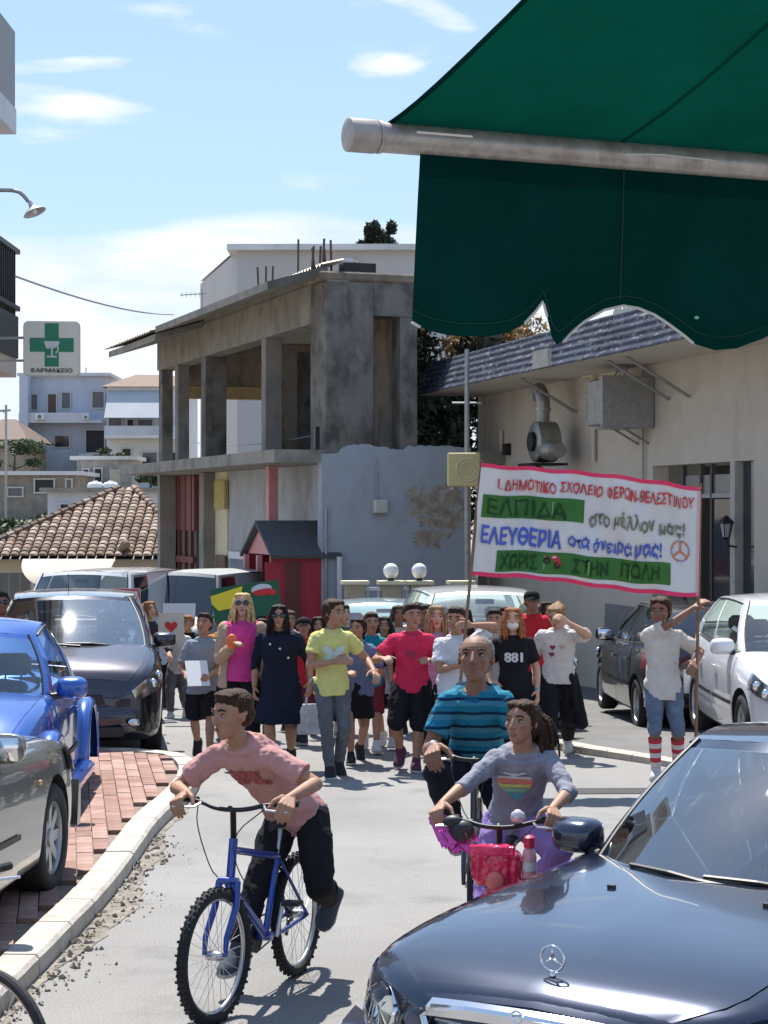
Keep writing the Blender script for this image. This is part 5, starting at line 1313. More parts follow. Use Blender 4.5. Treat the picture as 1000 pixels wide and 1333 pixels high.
# --- far right: white hatchback facing the camera, dark hatchback facing away
M_wh = paint('white_car_paint', (.68, .68, .70), .0, .3)
M_dk = paint('dark_grey_car_paint', (.022, .025, .032), .4, .28)
xs_, fy_ = 3.32, 18.1; L = 3.98
yw = heading(.02, -1)
car('hatch', 'white hatchback parked beside the beige wall at the right edge', xs_+.84, fy_+L/2, yw, M_wh, wheelstyle=9, zscale=1.0)
xd = 2.78; rdy = 22.15
car('hatch', 'dark grey hatchback parked nose away behind the girl with the banner pole', xd+.84, rdy+L/2, math.pi+R(3), M_dk, wheelstyle=5, zscale=.97)
# --- behind the crowd
car('mpv', 'white car parked behind the crowd under the banner', 1.12, 24.0, R(6), M_wh, zscale=.98)
M_pb = paint('pale_blue_car_paint', (.36, .46, .52), .3, .3)
car('hatch', 'pale silver blue car half hidden behind the crowd near the balustrade', -.02, 28.4, R(4), M_pb, zscale=.95)
# --- left row
M_bk = paint('black_purple_car_paint', (.035, .034, .05), .75, .3)
X0, Y0 = -2.98, 16.7
kb, K2 = car('mpv', 'black people carrier parked facing the camera on the brick paving', -3.23, 20.85, R(8), M_bk, glass=glass_mat('glare_glass', (.8, .88, .9), .06, 1.6, .30), wheelstyle=5, zscale=.95)
m = MB(); q = K2['ro'](-.1, .08); m.tube([q, q+Vector((0, .06, .22))], .004, 4); m.build('antenna', M_trim, kb)
M_bl = paint('bright_blue_car_paint', (.018, .095, .40), .25, .25)
bt_, K3 = car('beetle', 'bright blue rounded car with bulging wings between the silver and black cars', -3.14, 15.2, R(3), M_bl, glass=M_cg, wheelstyle=6)
bp3 = K3['bp']
for side in (1, -1):
    for a, hgt, ln in ((.80, .49, .64), (3.31, .49, .64)):
        y0 = a-4.08/2; m = MB(); rg = []
        for k in range(17):
            th = math.pi*k/16*1.08-.12; row = []
            for (o_, kk) in ((-.16, .86), (.0, 1.02), (.06, 1.03), (.095, .97), (.100, .90), (.085, .86)):
                x_ = side*(.745*.985+o_-.02); rr_ = ln*kk*.66
                row.append(Vector((x_, y0-math.cos(th)*rr_*1.12, .31+math.sin(th)*hgt*kk*.98)))
            rg.append(row)
        m.loft(rg, cap=True, closed=False); m.build('wing', M_bl, bt_, smooth=True)
    # round headlight on the wing
    q = Vector((side*.64, -1.84, .62)); m = MB(); m.ell(q, (.12, .07, .13), nu=18, nv=12); hl = m.build('headlight', M_refl, bt_, smooth=True)
    m = MB(); m.ell(q+Vector((0, -.015, 0)), (.125, .072, .135), nu=18, nv=12); m.build('lens', M_lens, hl, smooth=True)
    m = MB(); m.box((side*.80, 0, .30), (.14, 1.45, .10), bev=.03); m.build('sill', M_bl, bt_)
M_sv = paint('silver_grey_car_paint', (.235, .235, .215), .55, .3)
Ls = 4.82
# faces away, nose at d ~ 11.5
yw2 = math.pi+R(-5)
sv, K4 = car('sedan', 'silver grey saloon parked nose away at the lower left', -2.97, 12.8-Ls/2, yw2, M_sv, wheelstyle=8, zoff=.07)
for side in (1, -1):
    hl = K4['bpatch']('headlight', .06, .5, .60, .735, M_refl, side, .012); K4['bpatch']('lens', .06, .5, .6, .735, M_lens, side, .02, par=hl)
    m = MB(); m.box(K4['bp'](1.30, .60, side, .012), (.012, .05, .025)); m.build('side_repeater', mat('amber_lamp', (.6, .4, .2), .3), sv)
m = MB(); q0 = [Vector((.91*.95*a, -Ls/2+.20*abs(a)**3-.05, 0)) for a in [i/8-1 for i in range(17)]]
m.loft([[p+Vector((0, 0, .30)), p+Vector((0, -.015, .4)), p+Vector((0, -.015, .54)), p+Vector((0, .03, .58)), p+Vector((0, .08, .30))] for p in q0]); m.build('front_bumper', M_sv, sv, smooth=True, angle=50)
# vans far left
car('van', 'white van standing below the tiled roof', -4.55, 32.5, R(-10), M_wh, cat='van', name='parked_van')
car('van', 'grey van beside the white van at the concrete columns', -3.25, 34.4, R(-14), mat('grey_tarp', (.27, .28, .285), .5, var=.1), cat='van', glass=M_cgd, name='parked_van')
# ---------------------------------------------------------------- people
SK = {'tan': mat('skin_tan', (.36, .185, .115), .62, var=.14, scale=20, sss=.08), 'fair': mat('skin_fair', (.50, .29, .20), .62, var=.14, scale=20, sss=.08),
      'brown': mat('skin_brown', (.24, .115, .07), .62, var=.14, scale=20, sss=.06)}
def cloth(name, col, var=.1, stain=None): return mat('cloth_'+name, col, .9, var=var, scale=9, bump=.25, bscale=120, spec=.2, stain=stain)
HAIRM = {n: mat('hair_'+n, c, .5, var=.4, scale=60, bump=.6, bscale=160, spec=.15, stain=(tuple(min(1, x*2.4+.004) for x in c), 110, .48, .62, .10)) for n, c in
         (('dark', (.022, .014, .010)), ('brown', (.040, .020, .011)), ('black', (.008, .007, .007)), ('blond', (.42, .27, .12)), ('red', (.22, .085, .032)), ('grey', (.16, .145, .13)), ('light', (.22, .14, .075)))}
M_eye = mat('eye_white', (.40, .36, .34), .25); M_iris = mat('iris_dark', (.02, .012, .008), .15)
M_lip = mat('lips', (.32, .10, .085), .5); M_sung = mat('sunglass_lens', (.01, .009, .01), .08, spec=.8); M_shoe_w = cloth('white_shoe', (.55, .54, .52)); M_shoe_d = cloth('dark_shoe', (.03, .03, .035)); M_sole = mat('sole', (.45, .44, .42), .8)
tex = {}
def fold_tex(size):
    if size not in tex:
        t = bpy.data.textures.new('folds', 'CLOUDS'); t.noise_scale = size; t.noise_depth = 2; tex[size] = t
    return tex[size]
def blob(m, name, mt, parent, voxel=.009, smooth=3, disp=0.0, dsize=.07, factor=.6):
    recalc_m = m.mesh(name, mt, True)
    bm = bmesh.new(); bm.from_mesh(recalc_m); bmesh.ops.recalc_face_normals(bm, faces=bm.faces); bm.to_mesh(recalc_m); bm.free()
    o = bpy.data.objects.new(name, recalc_m); C.objects.link(o); o.parent = parent
    r = o.modifiers.new('remesh', 'REMESH'); r.mode = 'VOXEL'; r.voxel_size = voxel; r.use_smooth_shade = True
    if smooth: s_ = o.modifiers.new('smooth', 'SMOOTH'); s_.iterations = smooth; s_.factor = factor
    if disp:
        d = o.modifiers.new('folds', 'DISPLACE'); d.texture = fold_tex(dsize); d.strength = disp; d.mid_level = .5; d.texture_coords = 'LOCAL'
    return o
def ik(a, b, la, lb, pole):
    v = b-a; d = v.length; mx = (la+lb)*.998
    if d > mx: b = a+v*(mx/d); v = b-a; d = mx
    d = max(d, abs(la-lb)+1e-3)
    x = (la*la-lb*lb+d*d)/(2*d); h = math.sqrt(max(0, la*la-x*x)); t = v.normalized()
    p = Vector(pole); p = p-t*p.dot(t); p = p.normalized() if p.length > 1e-5 else t.orthogonal()
    return a+t*x+p*h, b
def fingers(m, w, palm_dir, side_dir, nrm_dir, hl, curl, side):
    """palm and five fingers. w wrist, palm_dir along the hand, side_dir towards the thumb, nrm_dir out of the palm"""
    pl_ = hl*.52; 
    for k, (o_, L_) in enumerate(((.34, .44), (.115, .50), (-.115, .47), (-.33, .38))):
        base = w+palm_dir*pl_+side_dir*hl*o_*.52; m.cone(w+palm_dir*hl*.06+side_dir*hl*o_*.22, hl*.10, base, hl*.078, 8)
        p = base; d = palm_dir.copy(); L = hl*L_
        for j, fr2 in enumerate((.45, .32, .23)):
            ang_ = curl*(.9+.25*j); ax = side_dir*side
            d = (d*math.cos(ang_)+nrm_dir*math.sin(ang_)).normalized()
            q = p+d*L*fr2; m.cone(p, hl*(.066-.008*j), q, hl*(.060-.008*j), 8); p = q
            nd = (nrm_dir-d*nrm_dir.dot(d)); nrm2 = nd.normalized() if nd.length > 1e-4 else nrm_dir
            nrm_dir_local = nrm2
            nrm_dir = nrm2 if False else nrm_dir
    p = w+palm_dir*hl*.16+side_dir*hl*.20; d = (palm_dir*.62+side_dir*.75+nrm_dir*.25*(1+curl)).normalized()
    q = p+d*hl*.26; m.cone(p, hl*.10, q, hl*.072, 8)
    d = (d+palm_dir*.5+nrm_dir*curl*.6-side_dir*.35*curl).normalized(); m.cone(q, hl*.07, q+d*hl*.25, hl*.055, 8)
def person(label, loc, rz, H, skin='tan', hair='brown', hairstyle='short', build=1.0, lod=1, look=(0, 0), pelvis=None, neck=None, hands=None, feet=None,
           elbow=None, knee=None, top=None, bottom=None, shoes=M_shoe_d, sunglasses=False, mask=False, socks=None, child=True, twist=0.0, group=None, curl=(.55, .55),
           extra=None, sleeve=.55, handdir=None, stride=.10, mouth_open=False, headk=1.0):
    rt = empty('person', loc, rz, label, 'person', group); rp = random.Random(sum(ord(ch) for ch in label))
    std = pelvis is None
    if std:
        sg_ = rp.choice((1, -1)); st_ = rp.uniform(.10, .24)*H*(.5 if feet else 1); pelvis = (rp.uniform(-.012, .012)*H, 0, (.50-st_*st_*.35/H/H)*H); neck = neck or (rp.uniform(-.02, .02)*H, -rp.uniform(.005, .035)*H, .815*H)
        twist = twist or rp.uniform(-.18, .18)
        if not feet: feet = {1: (.045*H, sg_*st_*.9, .045*H+(.035*H if sg_ > 0 else 0)), -1: (-.045*H, -sg_*st_*.9, .045*H+(.035*H if sg_ < 0 else 0))}
        if lod == 2 or not hands:
            hands = dict(hands or {})
            for s in (1, -1):
                if s not in hands: hands[s] = rp.choice(((s*.145*H, -s*sg_*.13*H-.03*H, .49*H), (s*.12*H, -.15*H, .60*H), (s*.15*H, -.06*H, .46*H), (s*.16*H, -.12*H, .55*H)))
        if look == (0, 0): look = (rp.uniform(-28, 28), rp.uniform(-12, 6))
    hh = H*(.150 if child else .138)*headk; vx = {0: .0045, 1: .007, 2: .010}[lod]
    P_ = Vector(pelvis) if pelvis else Vector((0, 0, .50*H)); N_ = Vector(neck) if neck else Vector((0, -.01*H, .82*H))
    lat = Vector((math.cos(twist), math.sin(twist), 0)); latP = Vector((1, 0, 0)); k = build
    up = (N_-P_).normalized(); TL = (N_-P_).length/.32
    mid = (P_+N_)/2 - up.cross(latP).normalized()*(-.0) 
    fwd0 = latP.cross(up).normalized()*-1
    if fwd0.y > 0: fwd0 = -fwd0
    bend = Vector((0, 1, 0)) if (N_-P_).y < -.15*H else Vector((0, .1, 0))
    mid = mid+bend*.035*H*abs((N_-P_).normalized().y)
    def spine(t): return P_*(1-t)**2+mid*2*t*(1-t)+N_*t*t if False else (P_.lerp(mid, t*2) if t < .5 else mid.lerp(N_, t*2-1))
    def ring(t, rx, ry, off=0.0, n=22, sqr=.85):
        c_ = spine(t); la = latP.lerp(lat, t).normalized(); tt = (spine(min(1, t+.1))-spine(max(0, t-.1))).normalized(); fw_ = tt.cross(la).normalized(); out = []
        for i in range(n):
            a = 2*math.pi*i/n; ca_, sa_ = math.cos(a), math.sin(a)
            out.append(c_+la*(rx*k*H+off)*math.copysign(abs(ca_)**sqr, ca_)+fw_*(ry*k*H+off)*math.copysign(abs(sa_)**sqr, sa_))
        return out
    TR = [(-.06, .078, .056), (.06, .086, .062), (.22, .076, .056), (.36, .070, .053), (.55, .078, .058), (.72, .084, .060), (.86, .084, .052), (.94, .066, .042), (1.0, .040, .033)]
    def extr(t):  # allow t below 0
        return t
    def body_rings(off=0, t0=-.06, t1=1.0, sc_=1.0):
        out = []
        for (t, rx, ry) in TR:
            if t < t0-1e-6 or t > t1+1e-6: continue
            if t < 0:
                r_ = ring(0, rx*sc_, ry*sc_, off); d = (N_-P_).normalized()*(t*.32*H); out.append([p+d for p in r_])
            else: out.append(ring(t, rx*sc_, ry*sc_, off))
        return out
    b = MB(); b.loft(body_rings())
    # shoulders
    shz = spine(.90); hs = .090*H*k
    SH = {s: shz+lat*s*hs+Vector((0, 0, -.020*H)) for s in (1, -1)}
    HP = {s: P_+latP*s*.050*H*k+Vector((0, 0, -.005*H)) for s in (1, -1)}
    ua, fo = .172*H, .148*H; th_, sh_ = .238*H, .232*H
    hands = hands or {}; feet = feet or {}; elbow = elbow or {}; knee = knee or {}
    EL, WR, KN, AN = {}, {}, {}, {}
    for s in (1, -1):
        hpos = Vector(hands.get(s, SH[s]+Vector((s*.055*H, -.06*H if s > 0 else -.02*H, -.305*H))))
        EL[s], WR[s] = ik(SH[s], hpos, ua, fo, elbow.get(s, (s*.35, .9, -.2)))
        fpos = Vector(feet.get(s, (s*.05*H, s*stride*H*.5*1.0, .045*H)))
        KN[s], AN[s] = ik(HP[s], fpos, th_, sh_, knee.get(s, (s*.12, -1, .1)))
        b.cone(SH[s], .033*H*k, SH[s].lerp(EL[s], .3), .030*H*k); b.cone(SH[s].lerp(EL[s], .3), .030*H*k, EL[s], .0225*H*k)
        b.cone(EL[s], .0235*H*k, EL[s].lerp(WR[s], .3), .0235*H*k); b.cone(EL[s].lerp(WR[s], .3), .0235*H*k, WR[s], .0150*H)
        b.cone(HP[s], .056*H*k, HP[s].lerp(KN[s], .5), .044*H*k); b.cone(HP[s].lerp(KN[s], .5), .044*H*k, KN[s], .0315*H*k)
        cf = (KN[s]-AN[s]).normalized(); bk_ = Vector((0, 1, 0)); bk_ = (bk_-cf*bk_.dot(cf)).normalized()
        b.cone(KN[s], .0310*H*k, KN[s].lerp(AN[s], .32)+bk_*.008*H, .0325*H*k); b.cone(KN[s].lerp(AN[s], .32)+bk_*.008*H, .0325*H*k, AN[s], .0195*H)
        # hand
        fd = (WR[s]-EL[s]).normalized(); 
        if handdir and s in handdir: fd = Vector(handdir[s]).normalized()
        sd_ = Vector((-s*.2, -1, .2)) if abs(fd.z) > .6 else Vector((-s, -.3, .4))
        sd_ = (sd_-fd*sd_.dot(fd)).normalized(); nd_ = fd.cross(sd_).normalized()
        if abs(fd.z) > .6:
            if nd_.x*s > 0: nd_ = -nd_
        elif nd_.z > 0: nd_ = -nd_
        fingers(b, WR[s], fd, sd_, nd_, hh*.74, curl[0 if s > 0 else 1], s)
    # neck and head
    lk, pt = R(look[0]), R(look[1])
    Hd = Matrix.Rotation(lk, 3, 'Z') @ Matrix.Rotation(pt, 3, 'X')     # positive look turns to the person's left, positive pitch looks up
    hc = N_+Vector((0, -.010*H, .006*H))+Hd @ Vector((0, -.08*hh, .52*hh))
    def h(x, y, z): return hc+Hd @ Vector((x*hh, -y*hh, z*hh))        # x side, y forward, z up in head heights
    b.cone(N_-up*.02*H, .034*H*k, hc+Hd @ Vector((0, .05*hh, -.25*hh)), .031*H*k)
    E_ = lambda c_, r_, nu=18, nv=12: b.ell(h(*c_), Vector(r_)*hh, M=Hd, nu=nu, nv=nv)
    E_((0, -.07, .13), (.345, .425, .365)); E_((0, .10, -.06), (.285, .285, .36)); E_((0, .17, -.30), (.19, .19, .155)); E_((0, .23, -.40), (.105, .10, .075))
    b.cone(h(0, .355, .09), .030*hh, h(0, .435, -.09), .052*hh, 10); E_((.045, .40, -.105), (.035, .04, .03)); E_((-.045, .40, -.105), (.035, .04, .03))
    for s in (1, -1):
        E_((s*.345, -.04, .0), (.035, .075, .115)); E_((s*.16, .255, -.05), (.11, .11, .09)); E_((s*.13, .31, .125), (.10, .07, .035))
    E_((0, .36, -.235), (.085, .04, .028))
    body = blob(b, 'body', SK[skin], rt, voxel=vx, smooth=2 if lod == 0 else 3, factor=.5)
    # face
    for s in (1, -1):
        if not sunglasses:
            m = MB(); m.ell(h(s*.145, .318, .045), Vector((.052, .036, .024 if lod == 0 else .012))*hh, M=Hd, nu=12, nv=8); e = m.build('eye', M_eye, body, smooth=True)
            m = MB(); m.ell(h(s*.14, .345, .045), Vector((.027, .019, .023))*hh, M=Hd, nu=10, nv=8); m.build('iris', M_iris, body, smooth=True)
            m = MB(); m.tube([h(s*q, .335-.02*q*8*q, .085-.1*abs(q-.14)) for q in (.085, .12, .16, .20)], .011*hh, 5); m.build('eyelid', M_lip if lod > 5 else HAIRM['dark'], body)
        m = MB(); m.tube([h(s*.07, .378, .145), h(s*.13, .368, .172), h(s*.20, .33, .165), h(s*.235, .295, .14)], [.018*hh, .022*hh, .018*hh, .008*hh], 6); m.build('eyebrow', HAIRM['dark'] if hair not in ('blond', 'light') else HAIRM['brown'], body)
    m = MB(); m.ell(h(0, .392, -.222), Vector((.085, .03, .016))*hh, M=Hd); m.ell(h(0, .392, -.262), Vector((.075, .032, .02))*hh, M=Hd)
    if mouth_open: m = MB(); m.ell(h(0, .37, -.25), Vector((.08, .045, .05))*hh, M=Hd)
    if not mask: m.build('mouth', M_lip, body, smooth=True)
    if sunglasses:
        m = MB()
        for s in (1, -1):
            m.ell(h(s*.155, .37, .055), Vector((.135, .035, .095))*hh, M=Hd, nu=16, nv=10); m.tube([h(s*.27, .33, .09), h(s*.35, .1, .07), h(s*.36, -.05, .04)], .014*hh, 5)
        m.tube([h(-.05, .40, .07), h(.05, .40, .07)], .018*hh, 5)
        m.build('sunglasses', M_sung, body, smooth=True)
    if mask:
        m = MB(); m.ell(h(0, .13, -.21), Vector((.275, .305, .19))*hh, M=Hd, nu=18, nv=12); mk = m.build('face_mask', cloth('mask_white', (.68, .68, .66)), body, smooth=True)
        m = MB()
        for s in (1, -1): m.tube([h(s*.25, .27, -.12), h(s*.35, -.02, .02)], .008*hh, 4)
        m.build('ear_loop', mats['cloth_mask_white'], mk)
    # hair
    hm = HAIRM[hair]; rs = random.Random(hash(label) % 1000 if False else len(label)*7+int(H*100)); b2 = MB()
    HE = lambda c_, r_: b2.ell(h(*c_), Vector(r_)*hh, M=Hd, nu=16, nv=10)
    def lock(pts, r0_, r1_): 
        q = [h(*p) for p in pts]; n = len(q); b2.tube(smooth_line(q, 1), [lerp(r0_, r1_, i/(2*n-1))*hh for i in range(len(smooth_line(q, 1)))], 6)
    if hairstyle != 'cap' or True:
        if hairstyle in ('short', 'bald', 'cap'):
            HE((0, -.12, .22), (.365, .42, .33) if hairstyle != 'bald' else (.355, .40, .29)); HE((0, -.26, .02), (.335, .27, .30))
            if hairstyle == 'short':
                HE((0, .04, .42), (.29, .27, .13)); HE((.12, .17, .42), (.17, .14, .08)); HE((-.06, .19, .44), (.18, .13, .07))
                for _ in range(26 if lod < 2 else 8):
                    a = rs.uniform(-1.2, 1.2); c_ = (.28*math.sin(a), .24*math.cos(a)+.02, .40-.02*abs(a)); lock([(c_[0]*.7, c_[1]*.4, .46), c_, (c_[0]*1.12, c_[1]+.05, c_[2]-.09)], .045, .015)
            for s in (1, -1): HE((s*.325, -.04, .14), (.045, .09, .13))
        else:
            HE((0, -.11, .20), (.385, .42, .34)); HE((0, -.25, -.02), (.345, .28, .36)); HE((.13, .08, .39), (.21, .21, .12)); HE((-.13, .08, .39), (.21, .21, .12))
            for s in (1, -1): HE((s*.33, -.02, .12), (.055, .13, .22))
            if hairstyle in ('long', 'bob', 'wavy'):
                Ld = {'bob': -.35, 'long': -1.05, 'wavy': -.75}[hairstyle]
                for i in range(46 if lod < 2 else 26):
                    a = rs.uniform(.55, math.pi) * rs.choice((1, -1)); x_ = .35*math.sin(a); y_ = .34*math.cos(a)-.02; w_ = rs.uniform(.9, 1.25)
                    lock([(x_*.9, y_*.8, .28), (x_*1.12, y_*1.05, .05), (x_*1.2*w_, y_*1.15*w_-.02, Ld*.5), (x_*1.25*w_+rs.uniform(-.06, .06), y_*1.1*w_, Ld*rs.uniform(.85, 1.1))], .075, .03)
            if hairstyle == 'ponytail':
                HE((0, -.45, .22), (.13, .13, .13)); HE((.04, -.58, .02), (.18, .17, .26)); HE((.14, -.64, -.30), (.21, .18, .32)); HE((.24, -.60, -.66), (.19, .16, .30)); HE((.32, -.57, -1.0), (.12, .11, .22))
                for i in range(56):
                    o_ = Vector((rs.gauss(0, .06), rs.gauss(0, .05), 0)); e_ = rs.uniform(.8, 1.25); s_ = .20
                    lock([(o_.x, -.46+o_.y, .22), (o_.x*1.6+s_, -.58+o_.y, .02), (o_.x*2.2+s_*1.2, -.56+o_.y*2, -.42*e_), (o_.x*2.4+s_+rs.uniform(-.1, .1), -.50+o_.y*2, -.95*e_)], .06, .016)
            if hairstyle == 'bun': HE((0, -.40, .38), (.15, .15, .15))
            if hairstyle == 'tied': HE((0, -.46, .1), (.11, .13, .16)); [lock([(rs.gauss(0, .04), -.46, .1), (rs.gauss(0, .06), -.55, -.15), (rs.gauss(0, .08), -.5, -.45)], .05, .02) for _ in range(14)]
    ho = blob(b2, 'hair', hm, body, voxel=max(.005, vx*.8), smooth=1, disp=.010 if lod < 2 else .012, dsize=.012, factor=.4)
    if hairstyle == 'cap':
        m = MB(); n = 20; rg = []
        for (z_, kx) in ((.16, 1.0), (.30, .98), (.42, .86), (.50, .60), (.53, .2)):
            rg.append([h(.385*kx*math.cos(a), -.05+.43*kx*math.sin(a), z_) for a in [2*math.pi*i/n for i in range(n)]])
        m.loft(rg); cp_ = m.build('cap', cloth('cap_black', (.015, .015, .018)), body, smooth=True)
        m = MB(); m.grid(lambda u, v: h(.30*u*(1-.25*v), .34+.06*(1-u*u)+.26*v*(1-.35*u*u), .17-.03*v-.05*u*u), [i/5-1 for i in range(11)], [0, .33, .66, 1]); m.grid(lambda u, v: h(.30*u*(1-.25*v), .34+.06*(1-u*u)+.26*v*(1-.35*u*u), .15-.03*v-.05*u*u), [i/5-1 for i in range(11)], [0, .33, .66, 1], flip=True)
        m.build('cap_peak', mats['cloth_cap_black'], cp_, smooth=True)
    # clothes
    cvx = max(.006, vx); off = .012*H/1.5
    parts_ = dict(body=body, hair=ho)
    if bottom:
        kind_, bm_, len_ = bottom[:3]; c = MB(); loose = bottom[3] if len(bottom) > 3 else 1.15
        if kind_ in ('trousers', 'shorts'):
            c.loft(body_rings(off*.9, -.06, .22))
            c.cone(HP[1], .062*H*k, HP[-1], .062*H*k)
            for s in (1, -1):
                c.cone(HP[s], .064*H*k, HP[s].lerp(KN[s], .5), .050*H*k*loose)
                if len_ <= 1:
                    e_ = HP[s].lerp(KN[s], len_); c.cone(HP[s].lerp(KN[s], .4), .052*H*k*loose, e_, (.040+.012*(1-len_))*H*k*loose+.006, round_=False)
                else:
                    c.cone(HP[s].lerp(KN[s], .5), .050*H*k*loose, KN[s], .039*H*k*loose)
                    e_ = KN[s].lerp(AN[s], len_-1); c.cone(KN[s], .039*H*k*loose, e_, (.030 if len_ > 1.6 else .036)*H*k*loose, round_=False)
                    if len_ > 1.6: c.cone(KN[s].lerp(AN[s], .3)+Vector((0, .006*H, 0)), .040*H*k*loose, e_, .028*H*k*loose, round_=False)
        else:
            rg = []; z0_ = len_*H; zt_ = spine(.20).z
            for j in range(7):
                t = j/6; c0_ = spine(.20).lerp(Vector((P_.x+(AN[1].x+AN[-1].x)*.15, P_.y+(KN[1].y+KN[-1].y-2*P_.y)*.3, z0_)), t); fl_ = lerp(.082, .105*loose, min(1, t*1.3))
                rg.append([c0_+Vector(((fl_*H*k+off*.6)*math.cos(a)*(1+.05*t*math.sin(7*a)), (fl_*.78*H*k+off*.6)*math.sin(a)*(1+.05*t*math.sin(6*a)), 0)) for a in [2*math.pi*i/30 for i in range(30)]])
            c.loft(rg)
        parts_['bottom'] = blob(c, {'trousers': 'trousers', 'shorts': 'shorts', 'skirt': 'skirt'}[kind_], bm_, rt, voxel=cvx, smooth=2, disp=.028, dsize=.08)
    if top:
        tm, hem, loose, nm = (list(top)+[1.0, 'shirt'])[:4] if len(top) < 4 else top[:4]
        c = MB(); R0 = body_rings(off*1.4*loose, .22 if hem < 0 else -.06, .94)
        if hem >= 0:   # hem: how far below the pelvis, in H
            d = (P_-spine(.2)).normalized(); lowr = ring(0, .088, .066, off*(1.6*loose)+.004); d2 = Vector((0, 0, -1))
            c.loft([[p+d2*hem*H for p in lowr]]+[ring(0, .089, .067, off*1.5*loose)]+R0[2:])
        else: c.loft(R0)
        c.loft([ring(.90, .072, .046, off), ring(.955, .056, .040, off), ring(.995, .047, .037, off*.8)])
        for s in (1, -1):
            sl_ = sleeve[0 if s > 0 else 1] if isinstance(sleeve, tuple) else sleeve
            if sl_ <= 0: c.ell(SH[s]-lat*s*.02*H, .04*H*k); continue
            c.cone(SH[s]-lat*s*.02*H+Vector((0, 0, -.006)), .040*H*k, SH[s]+Vector((0, 0, -.003)), .037*H*k+.003)
            if sl_ <= 1: c.cone(SH[s], .038*H*k+.003, SH[s].lerp(EL[s], sl_), .031*H*k*min(1.25, loose)+.007, round_=False)
            else:
                c.cone(SH[s], .036*H*k+.002, EL[s], .0255*H*k+.003); c.cone(EL[s], .0255*H*k+.003, EL[s].lerp(WR[s], sl_-1), .024*H*k+.004, round_=False)
        parts_['top'] = blob(c, nm, tm, rt, voxel=cvx, smooth=2, disp=.024, dsize=.06)
    if socks:
        for s in (1, -1):
            m = MB(); a, c_ = KN[s].lerp(AN[s], .22), AN[s]; rg = []; ax = (c_-a).normalized(); u_ = ax.orthogonal().normalized(); w_ = ax.cross(u_)
            for j in range(8):
                t = j/7; r_ = lerp(.038, .024, t)*H*k+.004; q = a.lerp(c_, t)+Vector((0, .006*H*(1-t), 0)); rg.append([q+(u_*math.cos(an)+w_*math.sin(an))*r_ for an in [2*math.pi*i/18 for i in range(18)]])
            for j in range(7): m.m = j % 2; m.loft(rg[j:j+2], cap=False)
            m.build('sock', list(socks), rt, smooth=True)
    # shoes
    for s in (1, -1):
        fl = .152*H; A = AN[s]; shin = (A-KN[s]).normalized()
        fdir = Vector((s*.12, -1, 0)); pitch_ = 0
        if shin.y > .35 or shin.y < -.5: 
            fdir = (Vector((s*.1, -1, 0))-shin*Vector((s*.1, -1, 0)).dot(shin)).normalized()
        elif A.z > .09*H+.0 and not (feet.get(s) is None): fdir = Vector((s*.1, -1, -.25))
        fdir.normalize(); dn = (shin-fdir*shin.dot(fdir)).normalized(); sw = fdir.cross(dn).normalized()
        m = MB(); rg = []
        for (t, w_, hgt, z_) in ((-.30, .020, .030, .0), (-.26, .032, .050, .0), (-.10, .036, .055, 0), (.12, .034, .048, 0), (.34, .036, .034, 0), (.54, .034, .026, 0), (.66, .022, .018, 0), (.70, .008, .010, 0)):
            q = A+fdir*t*fl+dn*.030*H; rg.append([q+sw*w_*H*.92*math.cos(a)+(-dn)*(hgt*H*max(-.25, math.sin(a))) for a in [2*math.pi*i/16 for i in range(16)]])
        m.loft(rg); m.cone(A+shin*-.02*H, .027*H, A+dn*.01*H, .030*H)
        sh2 = blob(m, 'shoe', shoes, rt, voxel=max(.007, vx), smooth=2)
        m = MB(); m.loft([[A+fdir*t*fl+dn*(.030*H+dz)+sw*w_*H*sg for sg in (-1, 1) for dz in ((.0, .012*H) if sg < 0 else (.012*H, .0))] for (t, w_) in ((-.30, .018), (-.2, .031), (.12, .030), (.45, .035), (.62, .026), (.71, .010))]); m.build('sole', M_sole, sh2)
    parts_.update(dict(root=rt, SH=SH, EL=EL, WR=WR, KN=KN, AN=AN, h=h, spine=spine, ring=ring, H=H, hh=hh, Hd=Hd, P=P_, N=N_, k=k))
    return parts_
def decal(ps, name, shapes, z, w, ms, target='top', x=0.0, off=.006):
    """flat print laid on the chest: shapes are lists of (x, z) polygons in units of w, one material index each"""
    N0 = ps['N'].lerp(ps['P'], z); m = MB()
    for mi, poly_ in shapes:
        m.m = mi; n = len(poly_); c_ = (sum(p[0] for p in poly_)/n, sum(p[1] for p in poly_)/n)
        rings_ = [[(lerp(c_[0], p[0], t), lerp(c_[1], p[1], t)) for p in poly_] for t in (.33, .66, 1)]
        mk = lambda q: Vector((N0.x+x+q[0]*w, N0.y-.45, N0.z+q[1]*w))
        o = len(m.v); m.add([mk(c_)]+[mk(q) for r_ in rings_ for q in r_], [(0, 1+(i+1) % n, 1+i) for i in range(n)]+[(1+r_*n+i, 1+r_*n+(i+1) % n, 1+(r_+1)*n+(i+1) % n, 1+(r_+1)*n+i) for r_ in range(2) for i in range(n)])
    o = m.build(name, ms, ps[target], smooth=True)
    sw = o.modifiers.new('wrap', 'SHRINKWRAP'); sw.target = ps[target]; sw.wrap_method = 'PROJECT'; sw.use_project_y = True; sw.use_positive_direction = True; sw.use_negative_direction = False; sw.offset = off
    return o
